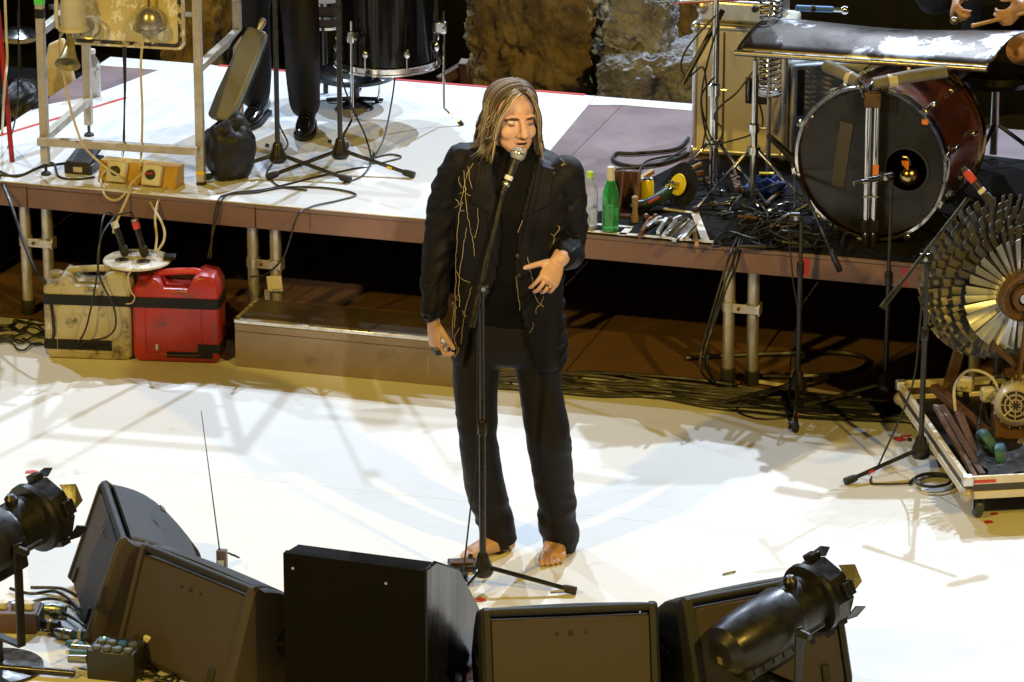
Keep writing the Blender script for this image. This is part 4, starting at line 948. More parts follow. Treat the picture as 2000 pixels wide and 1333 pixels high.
# cables on the left part of the deck
z = DECK + .009
cable('black cable lying along the platform front by the microphone stands', [Q(412, 505, 2.35), Q(415, 450, 2.42), Q(424, 398, 2.44), P(440, 381, z), P(500, 376, z), P(560, 366, z), P(640, 368, z), P(695, 380, z), P(660, 392, z), P(605, 405, z), Q(580, 425, 2.26), Q(555, 500, 2.24), Q(520, 535, 2.28), Q(488, 541, 2.30)], .0042)
cable('black cable hanging over the platform edge above the step box', [Q(406, 505, 2.36), Q(420, 440, 2.43), Q(430, 398, 2.44), P(452, 378, z), P(520, 370, z), P(600, 350, z), P(690, 330, z), P(724, 322, z), Q(715, 270, 3.1), Q(690, 215, 3.12), Q(668, 150, 3.10), Q(664, 40, 3.09)], .004)
cable('black cable looped on the deck at the yellow taped stand', [Q(790, -20, 3.6), Q(775, 100, 3.5), Q(768, 180, 3.4), Q(750, 270, 3.2), P(728, 318, z), P(770, 312, z), P(783, 306, z), P(760, 302, z), P(728, 310, z), P(722, 325, z), P(705, 345, z), P(670, 358, z)], .004)
cable('black cable from the cart stand along the white deck', [Q(542, 60, 3.0), Q(540, 200, 2.98), Q(546, 245, 2.96), Q(562, 280, 2.94), P(550, 300, z), P(522, 335, z), P(530, 352, z), P(550, 365, z), P(600, 372, z)], .004)
cable('black cables running left across the deck from the foot pedal', [P(-20, 325, z), P(30, 345, z), P(75, 328, z), P(132, 318, z)], .0045)
cable('black cable curling under the foot pedal', [P(-20, 340, z), P(40, 342, z), P(100, 318, z), P(115, 345, z), P(150, 350, z), P(185, 346, z)], .0045)
cable('thick black cable hanging in front of the left leg pair', [P(-10, 330, DECK + .02), Q(18, 390, 2.62), Q(45, 470, 2.40), Q(70, 530, 2.25), Q(92, 560, 2.22), Q(105, 640, 2.19), P(100, 690, .008)], .0075)
rc = random.Random(11)
for k in range(9):
    pts = [P(-30 + rc.uniform(-10, 10), 632 + k * 5, .01)]
    for j in range(5): pts.append(P(15 + j * 18 + rc.uniform(-6, 6), 628 + k * 6 + rc.uniform(-9, 9), .006 + .008 * rc.random()))
    cable('black cable in the tangle on the floor left of the cream jerrycan', pts, .004, group='tangled cables left of the cream jerrycan')
# ------------------------------------------------------------------ right half of the platform: carpet and cases
ZC = DECK + .008
cp = thing('black_carpet', 'black carpet with white tape marks on the right of the platform', 'carpet', (0, 0, 0))
poly = [P(x, y, ZC) for x, y in ((1140, 455), (1150, 418), (1235, 398), (1262, 352), (1330, 318), (1640, 270), (2150, 330), (2150, 556))]
poly[0] = F(.31, .004, ZC); poly[-1] = F(2.4, .004, ZC)
b = MB(); b.prism([(p.x, p.y) for p in poly], (0, 0, ZC), (1,0,0), (0,1,0), (0,0,1), -.006, 0); b.build('carpet_pile', X['carpet'], cp, smooth=False)
def strip(a, b_, w=.03, m='white_tape', z=ZC + .0015, parent=cp):
    MB().beam(V((a.x, a.y, z)), V((b_.x, b_.y, z)), w, .002).build('tape_strip', X[m], parent, smooth=False)
zt_ = ZC + .0015
strip(F(.315, .018), F(.84, .018), .026); strip(P(1378, 470, zt_), P(1358, 418, zt_), .032); strip(P(1364, 417, zt_), P(1296, 408, zt_), .022)
strip(P(1150, 437, zt_), P(1236, 444, zt_), .02); strip(P(1228, 447, zt_), P(1214, 460, zt_), .03)

def flight_case(label, a, b_, depth, h, m, z0, trims=True, red=False):
    d = b_ - a; L_ = V((d.x, d.y, 0)).length
    t = thing('flight_case', label, 'flight case', V((a.x, a.y, z0)), math.atan2(d.y, d.x), 'flight cases')
    MB().bx(0, L_, 0, depth, .0, h).build('case_body', X[m], t, bevel=.018, seg=3)
    if trims:
        for x in (0.014, L_ - .014): MB().cyl((x, .014, .02), (x, .014, h - .02), .0165, n=12).build('edge_trim', X['alu'], t)
        MB().cyl((.02, .012, h - .012), (L_ - .02, .012, h - .012), .0165, n=12).build('edge_trim', X['alu'], t)
        MB().cyl((.012, .02, h - .012), (.012, depth - .02, h - .012), .0165, n=12).build('edge_trim', X['alu'], t)
        MB().cyl((.02, .012, .018), (L_ - .02, .012, .018), .0165, n=12).build('edge_trim', X['alu'], t)
        for x in (.014, L_ - .014):
            for z in (.018, h - .014): MB().ball((x, .014, z), .026, 12, 8).build('corner_ball', X['alu'], t)
        for x in (L_ * .33, L_ * .66): MB().bx(x - .004, x + .004, -.003, .002, .03, h - .03).build('panel_groove', X['wood_dark'], t)
        MB().bx(L_*.56, L_*.82, -.006, .002, h*.42, h*.62).build('recessed_handle', X['black'], t, bevel=.004)
        MB().tube([(L_*.6, -.01, h*.45), (L_*.6, -.018, h*.52), (L_*.6, -.01, h*.60)], .006, 8, 4).build('handle_grip', X['steel'], t)
    return t
A0, A1 = P(1350, 302, DECK + .008), P(1535, 314, DECK + .008)
FC = flight_case('upright cream flight case with aluminium edges beside the grey stones', A0, A1, .34, .575, 'case_cream', DECK + .008)
for (x0, x1, z0, z1) in ((.10, .13, .05, .12), (.06, .085, .18, .22), (.24, .29, .03, .09), (.16, .185, .40, .47)): MB().bx(x0, x1, -.0015, .001, z0, z1).build('paper_label', X['sticker'], FC, smooth=False)
top_a = F(0, 0); a_t = V((A0.x + .02, A0.y + .03, 0)); b_t = V((A1.x - .05, A1.y + .03, 0))
FC2 = flight_case('open silver case lying on top of the cream flight case', a_t, b_t, .28, .10, 'alu', DECK + .008 + .577, False)
MB().bx(.03, .30, .02, .26, .1005, .106).build('dark_lining', X['gaffer'], FC2, smooth=False)
MB().lathe([(.024, 0), (.024, .006), (.012, .012), (0, .012)], (.02, -.001, .06), (0, -1, 0), 14).build('corner_fitting', X['steel'], FC2); MB().lathe([(.016, 0), (.014, .02), (0, .022)], (.25, -.001, .075), (0, -1, 0), 12).build('rotary_knob', X['black'], FC2)
MB().bx(.27, .31, -.002, .001, .05, .09).build('warning_label', X['yellow_tape'], FC2, smooth=False)
C0, C1 = P(1532, 318, DECK + .008), P(1668, 290, DECK + .008)
C0 = C0 + V((.03, .02, 0))
BC = flight_case('pale blue-grey stickered flight case with red stripe behind the bass drum', C0, C0 + V((.46, .10, 0)), .3, .42, 'case_blue', DECK + .008, False)
b = MB(); b.prism([(.06, .155), (.36, .225), (.36, .262), (.06, .182)], (0, -.0015, 0), (1,0,0), (0,0,1), (0,1,0), -.001, 0); b.build('red_stripe', X['red_tape'], BC, smooth=False)
for (x0, x1, z0, z1, m) in ((.03, .10, .06, .13, 'canvas'), (.14, .22, .05, .11, 'sticker'), (.10, .25, .28, .36, 'sticker'), (.30, .33, .29, .34, 'green_tape'), (.02, .05, .20, .40, 'gaffer_brown'), (.16, .19, .115, .15, 'canvas')):
    MB().bx(x0, x1, -.003, .001, z0, z1).build('paper_label', X[m], BC, smooth=False)
# blue and chrome clamp lying on the cases
ta, tb = Q(1555, 16, 3.2), Q(1650, 20, 3.25)
t = thing('blue_clamp', 'blue and chrome pipe tool lying on the case tops', 'tool', ta)
MB().cyl(V((0,0,0)), (tb - ta) * .75, .014, n=12).build('blue_grip', X['blue_plastic'], t); MB().cyl((tb - ta) * .74, tb - ta, .010, n=10).build('chrome_shank', X['chrome'], t); MB().ball(tb - ta, .02, 10, 8).build('jaw', X['chrome'], t)
MB().cyl((tb - ta) * .3, (tb - ta) * .38, .0155, n=12).build('tape_band', X['gaffer'], t)
tp_ = Q(1600, 30, 3.2); 
# coil springs
def spring(label, c, z0, z1, r, turns, w=.0042):
    pts = [V((c.x + r * math.cos(2 * math.pi * turns * i / (turns * 14)), c.y + r * math.sin(2 * math.pi * turns * i / (turns * 14)), z0 + (z1 - z0) * i / (turns * 14))) for i in range(turns * 14 + 1)]
    return tag(MB().tube(pts, w, 6).build('coil_spring', X['chrome']), label, 'spring', 'coil springs')
sp = Q(1503, 180, 2.72); spz = Q(1503, -40, 2.72).z
spring('long chrome coil spring hanging upright before the cream case', V((sp.x, sp.y, 0)), sp.z, spz, .046, 22)
sb = thing('spring_holder', 'steel rod holding the coil spring above the deck', 'stand', V((sp.x, sp.y, ZC)))
MB().cyl((0, 0, 0), (0, 0, spz - ZC + .02), .010, n=10).build('rod', X['steel'], sb); MB().lathe([(.07, 0), (.07, .01), (.02, .02)], n=20).build('foot', X['stand'], sb)
MB().lathe([(0, 0), (.05, 0), (.05, .008), (0, .008)], (0, 0, sp.z - ZC - .012), n=18).build('seat_plate', X['steel'], sb)

# ------------------------------------------------------------------ chrome hardware stands
def chrome_stand(label, base, top, rp=.0145, az=(200, -35, 80), leg=.30, spread=.26):
    t = thing('hardware_stand', label, 'hardware stand', V((base.x, base.y, ZC)), 0, 'chrome hardware stands')
    MB().cyl((0, 0, .03), (0, 0, top * .55), rp, n=14).build('lower_tube', X['chrome'], t)
    MB().cyl((0, 0, top * .53), (0, 0, top), rp * .78, n=12).build('upper_tube', X['chrome'], t)
    MB().lathe([(rp, top*.50), (rp*1.5, top*.505), (rp*1.5, top*.56), (rp*.9, top*.57)], n=14).build('memory_clamp', X['chrome'], t)
    MB().cyl((rp, 0, top * .535), (rp + .035, -.01, top * .535), .006, n=8).build('wing_nut', X['chrome'], t)
    c = MB().lathe([(rp, leg*.72), (rp*2, leg*.73), (rp*2, leg*.83), (rp, leg*.84)], n=14).build('leg_collar', X['chrome'], t)
    for a in az:
        d = V((math.cos(R(a)), math.sin(R(a)), 0)); q = V((-d.y, d.x, 0))
        l = MB().beam(d * rp * 1.6 + V((0, 0, leg*.78)), d * spread + V((0, 0, .016)), .016, .010).build('leg', X['chrome'], t, bevel=.002)
        MB().beam(d * rp + V((0, 0, .06)), d * spread * .55 + V((0, 0, leg*.42)), .010, .004).build('brace', X['chrome'], t)
        MB().ball(d * (spread + .004) + V((0, 0, .014)), (.018, .018, .014), 10, 7).build('rubber_foot', X['rubber'], l)
    MB().cyl((rp*.8, -.002, .05), (rp*.8, -.002, top*.9), .004, n=6).build('strapped_cable', X['cable'], t)
    return t
S1 = P(1392, 385, ZC); S2 = P(1470, 400, ZC)
chrome_stand('chrome tripod stand in front of the cream case, left of the pair', S1, Q(1390, -10, S1.y).z - ZC, .0165)
chrome_stand('chrome tripod stand holding up the metal sheet, nearer the bass drum', S2, Q(1470, 118, S2.y).z - ZC, .014, (205, -28, 85))
MB_ = Q(1392, 60, S1.y)
cs_a, cs_b = Q(1333, 165, S1.y - .05), Q(1412, 20, S1.y + .05)
o = MB().cyl(cs_a, cs_b, .012, n=10).build('boom_arm', X['stand']); tag(o, 'black boom arm clamped diagonally to the chrome stand', 'boom arm')
ty0, ty1 = Q(1316, 14, S1.y - .03), Q(1480, -6, S1.y + .05)
t = thing('stick_tray', 'thin pale tray edge on the chrome stand at the top', 'tray', (ty0 + ty1) / 2)
dv = ty1 - ty0; MB().box((0, .10, .01), (dv.length, .22, .012), Matrix.Rotation(math.atan2(dv.y, dv.x), 3, 'Z')).build('tray', X['alu'], t, bevel=.003); MB().box((0, -.012, .004), (dv.length, .006, .004), Matrix.Rotation(math.atan2(dv.y, dv.x), 3, 'Z')).build('tray_lip', X['red_paint'], t)
rc = random.Random(5)
for k, pts in enumerate((((1398, 30), (1345, 90), (1330, 130), (1345, 150), (1375, 135), (1380, 230), (1372, 290)), ((1405, 40), (1380, 130), (1370, 200), (1385, 260), (1400, 290), (1405, 370)), ((1396, 150), (1370, 190), (1378, 260), (1392, 300), (1375, 350), (1395, 385)), ((1478, 130), (1440, 180), (1410, 205), (1395, 230), (1412, 255), (1400, 280), (1378, 282)), ((1480, 190), (1490, 240), (1470, 262), (1430, 275), (1398, 283)))):
    cable(['thin cable drooping left from the first chrome stand', 'cable wound down the first chrome stand', 'cable bunch hanging at the first chrome stand foot', 'cable strung between the two chrome stands, upper', 'cable strung between the two chrome stands, lower'][k], [Q(x, y, S1.y - .05 + rc.uniform(-.02, .02)) for x, y in pts], .0042)

# ------------------------------------------------------------------ curved sheet of steel on posts
fl, fr_ = Q(1436, 98, 2.42), Q(1928, 130, 1.98)
bl = Q(1530, 42, 2.80); br_ = Q(2010, 66, 2.36)
t = thing('metal_sheet', 'large curved steel sheet laid flat above the bass drum', 'metal sheet', (fl + br_) / 2)
nx, ny = 40, 16; vs = []; fs = []
for j in range(ny + 1):
    v = j / ny
    for i in range(nx + 1):
        u = i / nx
        a = fl.lerp(fr_, u); c = bl.lerp(br_, u); p = a.lerp(c, v)
        p = p + V((0, 0, .055 * math.sin(math.pi * v) * (1 - .3 * u) + v * (.010 * math.sin(u * 6 + v * 2))))
        if v < .01: p = p - V((0, -.012, .018))
        vs.append(p - (fl + br_) / 2)
for j in range(ny):
    for i in range(nx): a = j*(nx+1)+i; fs.append((a, a+1, a+nx+2, a+nx+1))
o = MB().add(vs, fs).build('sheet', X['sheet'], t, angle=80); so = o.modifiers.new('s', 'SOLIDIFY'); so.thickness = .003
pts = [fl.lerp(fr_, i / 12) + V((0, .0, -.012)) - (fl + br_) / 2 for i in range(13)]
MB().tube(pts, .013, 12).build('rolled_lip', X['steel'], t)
# right-hand support pole
pr_ = V((fr_.x - .12, fr_.y + .10, ZC))
chrome_stand('steel pole stand under the right end of the metal sheet', V((Q(1842, 300, 2.25).x, 2.25, 0)), Q(1842, 128, 2.2).z - ZC - .01, .013, (-70, 50, 170), .22, .2)

# ------------------------------------------------------------------ bass drum
bc_ = Q(1702, 340, 1.90); DR = .302; DD = .47
ax = V((.40, .90, 0.0)).normalized()
bc_.z = DECK + .008 + DR + .02
t = thing('bass_drum', 'bass drum with black front head, chrome hoop and brown lacquered shell', 'bass drum', V((bc_.x, bc_.y, DECK + .008)))
cz = bc_.z - DECK - .008; c0 = V((0, 0, cz))
MB().lathe([(DR - .012, .02), (DR, .02), (DR, DD), (DR - .012, DD)], c0, ax, 64, closed=True).build('shell', X['drumbrown'], t)
hd = MB(); px_, uy = frame_of(ax)
hole = c0 + px_ * 0
# head as a ring round an offset port hole
hcx, hcz, hr = .145, -.012, .088
sx = V((ax.y, -ax.x, 0)); sz = V((0, 0, 1))
N_ = 64; vs = []; fs = []
for i in range(N_):
    a = 2 * math.pi * i / N_
    for f in (0, .35, .7, 1.0):
        o_ = V((math.cos(a) * (DR - .004), math.sin(a) * (DR - .004))); q_ = V((hcx + math.cos(a) * hr, hcz + math.sin(a) * hr)); m_ = q_.lerp(o_, f)
        vs.append(c0 + sx * m_.x + sz * m_.y + ax * (.004))
for i in range(N_):
    for j in range(3): a = i*4+j; b_ = ((i+1) % N_)*4+j; fs.append((a, b_, b_+1, a+1))
MB().add(vs, fs).build('front_head', X['drumhead'], t)
MB().lathe([(hr - .003, -.001), (hr + .008, -.001), (hr + .008, .006), (hr - .003, .006)], c0 + sx*hcx + sz*hcz, ax, 40, closed=True).build('port_ring', X['black'], t)
MB().lathe([(0, .0), (DR - .014, .0), (DR - .014, .004), (0, .004)], c0 + ax * (DD - .03), ax, 48).build('rear_head', X['black'], t)
for z, m in ((-.018, 'chrome'), (DD - .02, 'gold')): MB().lathe([(DR + .004, z), (DR + .016, z), (DR + .020, z + .008), (DR + .018, z + .036), (DR + .004, z + .040)], c0, ax, 64, closed=True).build('hoop', X[m], t)
for k in range(10):
    an = R(36 * k + 12); d = sx * math.cos(an) + sz * math.sin(an)
    l = MB().box(c0 + d * (DR + .012) + ax * .12, (.022, .026, .05), Matrix((sx * -math.sin(an) + sz * math.cos(an), d, ax)).transposed()).build('lug', X['chrome'], t, bevel=.006)
    MB().cyl(c0 + d * (DR + .018) + ax * .12, c0 + d * (DR + .024) - ax * .02, .0035, n=6).build('tension_rod', X['chrome'], l)
    MB().box(c0 + d * (DR + .024) - ax * .018, (.03, .02, .018), Matrix((sx * -math.sin(an) + sz * math.cos(an), d, ax)).transposed()).build('claw', X['chrome'], l, bevel=.004)
    l = MB().box(c0 + d * (DR + .012) + ax * (DD - .12), (.022, .026, .05), Matrix((sx * -math.sin(an) + sz * math.cos(an), d, ax)).transposed()).build('lug', X['chrome'], t, bevel=.006)
for s in (-1, 1): MB().cyl(c0 + sx * s * .24 + sz * -.2 + ax * .12, V((0, 0, .008)) + sx * s * .42 + ax * .05, .008, n=8).build('spur', X['chrome'], t)
rmx = Matrix((sx, sz, -ax)).transposed()
MB().box(c0 - sx * .125 + sz * .02 - ax * .0005, (.055, .27, .002), rmx @ Matrix.Rotation(R(-7), 3, 'Z')).build('tape_strip', X['gaffer_brown'], t)
MB().box(c0 + sx * .01 + sz * .245 - ax * .0005, (.18, .06, .002), rmx).build('tape_strip', X['gaffer'], t)
MB().box(c0 + sx * .278 * .8 + sz * .20 - ax * .022, (.025, .02, .004), rmx).build('tape_strip', X['orange_tape'], t)
t2 = thing('brass_bell_ball', 'round brass bell hung inside the bass drum port', 'bell', bc_ + sx*(hcx + .002) + sz*(hcz - .03) + ax * .035)
MB().ball((0,0,0), .046, 22, 14).build('ball', X['gold'], t2); MB().tube([(0, 0, .04), (-.01, 0, .07), (-.03, .0, .075)], .006, 8, 4).build('hook', X['steel'], t2)
for k in range(3): MB().tube([(-.01 - .01*k, -.01, .06), (-.012 - .008*k, -.03, .03 + .01*k)], .005, 6).build('orange_ribbon', X['orange_tape'], t2)

# twin chrome pipes with lagged arms standing before the drum
pp0 = Q(1697, 474, 1.72); pz0 = P(1697, 478, ZC)
pb = V((Q(1697, 474, pz0.y).x, pz0.y - .0, ZC)); ptz = Q(1692, 195, pz0.y).z
t = thing('pipe_stand', 'twin chrome pipes with foam wrapped arms standing before the bass drum', 'pipe stand', pb)
hz = ptz - ZC
for dx in (-.015, .017): MB().cyl((dx, 0, .0), (dx, 0, hz), .0135, n=16).build('chrome_pipe', X['chrome'], t)
MB().bx(-.036, .038, -.02, .02, .052, .105).build('black_wrap', X['gaffer'], t, bevel=.006); MB().bx(-.034, .03, -.022, .022, hz - .03, hz + .03).build('clamp_block', X['rust'], t, bevel=.006)
MB().bx(.006, .029, -.0150, -.0135, .265, .335).build('tape_strip', X['orange_tape'], t, smooth=False)
MB().bx(-.03, .03, -.02, -.0135, .20, .206).build('wire_tie', X['steel'], t)
el = Q(1690, 190, pz0.y) - pb
for (ex_, ey_, fx, fy, dyy) in ((1676, 160, 1612, 128, .12), (1706, 164, 1848, 140, .06)):
    e1 = Q(ex_, ey_, pz0.y + .02) - pb; e2 = Q(fx, fy, pz0.y + dyy) - pb
    MB().tube([el, (el + e1) / 2 + V((0, -.005, .008)), e1], .011, 10, 4).build('elbow', X['chrome'], t)
    MB().tube([e1, e1.lerp(e2, .5) + V((0, 0, .004)), e2], [.024, .026, .025], 14, 4).build('foam_arm', X['lagging'], t)
    MB().cyl(e1.lerp(e2, .20), e1.lerp(e2, .32), .0275, n=14).build('tape_wrap', X['canvas'], t)

# ------------------------------------------------------------------ props on the carpet
bottle('clear water bottle with lime cap beside the singer\'s sleeve', P(1152, 446, ZC + .003), .238, .031, 'clear', True, 'lime', 'bottles', .09)
bottle('green glass bottle with white capped neck on the carpet', P(1192, 451, ZC + .003), .268, .034, 'green_glass', False, 'white_plastic', 'bottles', .10)
p = P(1222, 425, ZC); t = thing('wooden_holder', 'brown varnished wooden magazine holder behind the green bottle', 'wooden holder', p, R(-8))
for x in (-.085, -.030, .035): 
    b = MB(); b.prism([(0, 0), (.16, 0), (.16, .15), (.13, .165), (.10, .14), (.06, .09), (0, .05 if x < .03 else .14)], (x, 0, 0), (0,1,0), (0,0,1), (1,0,0), 0, .008); b.build('side_board', X['wood_box'], t, bevel=.002)
MB().bx(-.085, .043, .152, .160, .0, .15).build('back_board', X['wood_box'], t, bevel=.002); MB().bx(-.085, .043, 0, .16, 0, .007).build('bottom_board', X['wood_box'], t)
p = P(1263, 402, ZC); t = thing('drink_can', 'bright yellow aluminium drink can on the carpet', 'can', p)
MB().lathe([(.022, 0), (.029, .008), (.029, .10), (.025, .112), (.022, .112)], n=24).build('can_body', X['yellow_can'], t); MB().lathe([(0, .110), (.023, .110), (.0255, .113), (.024, .116), (.02, .112), (0, .112)], n=24).build('lid', X['alu'], t)
MB().bx(-.006, .006, -.006, .012, .1125, .115).build('ring_pull', X['steel'], t)
p = P(1240, 434, ZC); t = thing('wooden_mallet', 'small turned wooden handle standing beside the yellow can', 'mallet', p)
MB().lathe([(.014, 0), (.015, .02), (.010, .05), (.013, .08), (.013, .105), (.008, .11), (0, .112)], n=16).build('handle', X['wood_light'], t)
# angle grinder
gp = P(1262, 412, ZC); t = thing('angle_grinder', 'green and black angle grinder with yellow disc and black blade', 'power tool', gp, R(12))
MB().tube([(-.05, -.02, .032), (.0, -.01, .036), (.06, .01, .048), (.10, .03, .065)], [.016, .020, .026, .024], 14, 5).build('motor_body', mat('dark_green_housing', (.02,.07,.035), .4, 0, (.015,.03,.02), 15), t)
MB().tube([(-.055, -.02, .032), (-.02, -.015, .032)], .021, 12).build('rear_handle', X['black'], t); MB().tube([(.0, -.028, .04), (.05, -.015, .058)], .008, 8).build('red_trim', X['red_paint'], t)
MB().tube([(-.06, -.005, .03), (-.04, .03, .01), (-.03, .05, .004)], .008, 8, 3).build('side_grip', X['alu'], t)
dn = V((-.85, -.42, .32)).normalized(); gc = V((.15, .055, .085))
MB().cyl((.10, .03, .065), gc, .010, n=10).build('spindle', X['steel'], t)
MB().lathe([(0, 0), (.044, 0), (.046, .003), (.044, .006), (0, .006)], gc, dn, 32).build('yellow_disc', X['yellow_can'], t)
MB().lathe([(0, 0), (.092, 0), (.092, .002), (0, .002)], gc - dn * .02, dn, 40).build('black_blade', X['gaffer'], t)
MB().lathe([(0, 0), (.012, 0), (.012, .03), (0, .032)], gc + dn * .006, dn, 12).build('arbor_nut', X['steel'], t)
# metal bars and sticks
rs = random.Random(21)
bars = [(1262, 445, 1290, 425), (1285, 455, 1302, 428), (1296, 462, 1320, 432), (1303, 455, 1340, 428), (1310, 466, 1345, 430), (1322, 462, 1352, 436), (1316, 470, 1350, 445), (1330, 468, 1358, 440), (1292, 440, 1330, 424), (1280, 436, 1312, 426), (1340, 464, 1352, 442)]
for k, (x0, y0, x1, y1) in enumerate(bars):
    zz = ZC + .011 + (k % 4) * .014
    a = P(x0, y0, zz); b_ = P(x1, y1, zz + rs.uniform(0, .006))
    o = MB().beam(a, b_, rs.uniform(.014, .022), rs.uniform(.012, .016)).build('metal_bar', X['alu'] if k % 3 else X['steel'], bevel=.002)
    tag(o, 'short grey metal bar in the heap at the carpet edge', 'metal bar', 'heap of short metal bars')
for k, (x0, y0, x1, y1, m) in enumerate(((1249, 462, 1268, 428, 'wood_box'), (1361, 478, 1352, 432, 'wood_light'))):
    a = P(x0, y0, ZC + .012); b_ = P(x1, y1, ZC + .012)
    o = MB().tube([a, a.lerp(b_, .8), b_], [.009, .009, .005], 10).build('drumstick', X[m]); tag(o, ['reddish wooden drumstick left of the metal bars', 'pale wooden drumstick right of the metal bars'][k], 'drumstick', 'drumsticks')
for k in range(4):
    c = P(1262 + k * 9, 424 + (k % 2) * 6, ZC + .014); o = MB().ball(c, .014, 12, 8).build('wooden_ball', X['wood_box']); tag(o, 'small varnished brown ball behind the metal bars', 'wooden ball', 'varnished wooden balls')
# blue cloth, wood bits, cases on the deck in the tangle
p = P(1497, 385, ZC); b = MB(); b.add(*lump((p.x, p.y + .02, ZC + .04), (.085, .06, .05), 2.7, .45, 5)); tag(b.build('blue_cloth', X['blue_cloth'], angle=80), 'crumpled blue cloth between the chrome stand legs', 'cloth')
o = MB().bx(-.03, .03, -.012, .012, 0, .006); o.v = [v + p + V((.0, .02, .092)) for v in o.v]; tag(o.build('yellow_card', X['yellow_tape']), 'small yellow card on the blue cloth', 'card')
for k, (x0, y0, x1, y1, m, w) in enumerate(((1248, 352, 1275, 335, 'wood_light', .02), (1345, 332, 1370, 320, 'wood_light', .016), (1335, 342, 1375, 338, 'wood_box', .02), (1500, 395, 1540, 360, 'rust', .014), (1430, 345, 1440, 370, 'wood_dark', .02))):
    o = MB().beam(P(x0, y0, ZC + .014), P(x1, y1, ZC + .03), w, w).build('wooden_stick', X[m], bevel=.003)
    tag(o, ['pale stick left of the black grinder blade', 'short pale stick behind the grinder blade', 'reddish stick behind the grinder', 'rusty rod right of the blue cloth', 'dark stick between the chrome stands'][k], 'stick', 'sticks in the tangle')
rk = random.Random(31)
for k, (x, y) in enumerate(((1378, 352), (1405, 372), (1430, 392), (1452, 372), (1478, 398), (1415, 418), (1460, 425), (1500, 415), (1535, 400), (1440, 350), (1520, 440), (1395, 400))):
    p = P(x, y, ZC + .018); a = rk.uniform(0, 3.1); d_ = V((math.cos(a), math.sin(a) * .8, rk.uniform(-.1, .25))); l_ = rk.uniform(.03, .08)
    b = MB().lathe([(.004, -l_), (.007, -l_ * .9), (.007, -.012), (.014, -.010), (.014, .012), (.006, .014), (.006, l_), (0, l_ + .002)], p, d_, 12)
    tag(b.build('drum_clamp', X['chrome'] if k % 3 else X['rust']), 'small metal clamp lying in the dark tangle under the chrome stands', 'clamp', 'metal clamps in the tangle')
# cable tangle on the carpet and loops on bare deck
zc = DECK + .010
cable('thick black cable loop on the bare mauve deck, outer', [P(1345, 270, zc), P(1318, 292, zc), P(1240, 300, zc), P(1204, 300, zc), P(1200, 315, zc), P(1240, 325, zc), P(1300, 318, zc), P(1345, 300, zc)], .008, k=10)
cable('thin black cable loop on the bare mauve deck, inner', [P(1340, 290, zc), P(1290, 318, zc), P(1240, 328, zc), P(1203, 332, zc), P(1210, 340, zc), P(1250, 342, zc)], .005, k=10)
cable('black cable behind the grinder blade', [P(1345, 300, zc), P(1280, 310, zc), P(1255, 322, zc), P(1248, 345, zc), P(1250, 360, zc)], .005, k=10)
rs = random.Random(8)
for k in range(16):
    x, y = rs.uniform(1380, 1560), rs.uniform(395, 470)
    pts = []
    for j in range(6):
        pts.append(P(x, min(max(y, 380), 482), ZC + .006 + .02 * rs.random())); x += rs.uniform(-45, 70); y += rs.uniform(-28, 28)
    cable('black cable in the tangle under the chrome stands', pts, rs.choice((.0035, .0045, .006)), group='tangled cables under the chrome stands')
for k, pts in enumerate((((1440, 465), (1425, 500), (1400, 580), (1372, 680), (1370, 725), (1395, 752)), ((1445, 468), (1432, 510), (1410, 570), (1385, 660), (1383, 715), (1400, 755)), ((1450, 470), (1438, 520), (1420, 560), (1392, 640), (1376, 700), (1390, 740)))):
    Y0 = F(.9, 0).y
    cable('black cable hanging from the platform edge to the floor at the right leg pair', [P(pts[0][0], pts[0][1], ZC + .01), Q(*pts[1], 1.76), Q(*pts[2], 1.70), Q(*pts[3], 1.68), Q(*pts[4], 1.66), P(*pts[5], .008)], .0055, group='cables hanging at the right leg pair')
# cables along the floor under the platform front
for k in range(14):
    y0 = 712 + k * 3.2; pts = []
    for j in range(9):
        x = 960 + j * 105; pts.append(P(x, y0 + j * 9.5 + rs.uniform(-7, 7), .006 + .012 * rs.random()))
    cable('black cable in the bundle lying along the floor under the platform front', pts, rs.choice((.0045, .006, .0075)), group='bundle of cables along the platform front')
cable('big black cable loop on the brown boards under the platform', [P(1340, 700, .01), P(1420, 695, .01), P(1560, 690, .01), P(1650, 690, .01), P(1695, 705, .01), P(1660, 728, .01), P(1560, 735, .01), P(1480, 735, .01)], .010, k=10)
cable('thin black cable looped on the floor behind the small stand', [P(1360, 785, .005), P(1380, 780, .005), P(1450, 795, .005), P(1540, 802, .005), P(1538, 815, .005), P(1480, 818, .005), P(1440, 800, .005), P(1480, 775, .005), P(1530, 775, .005), P(1541, 800, .005)], .0035, k=10)
cable('thin black cable curving right of the singer on the floor', [P(985, 735, .005), P(1010, 757, .005), P(1060, 752, .005), P(1110, 745, .005), P(1140, 735, .005)], .004, k=10)
cable('long thin cable lying on the pale floor right of the singer', [P(1090, 768, .005), P(1200, 770, .005), P(1350, 772, .005), P(1420, 782, .005)], .0035)
o = MB().beam(P(1462, 742, .012), P(1680, 778, .012), .012, .012).build('pale_batten', X['canvas']); tag(o, 'thin pale batten on the floor under the right platform', 'batten')
cable('black cable running down the stand beside the tool case', [Q(1802, 560, B5.y - .01), Q(1795, 650, B5.y - .02), Q(1780, 760, B5.y - .04), P(1720, 900, .02), P(1700, 940, .006), P(1722, 946, .006), P(1780, 944, .006)], .004)
cable('coil of black cable on the floor beside the tool case', [P(1775 + 0, 944, .006)] + [P(1822 + 36 * math.cos(a * .7), 938 + 13 * math.sin(a * .7) , .006 + .001 * a) for a in range(5, 24)], .006, k=4)
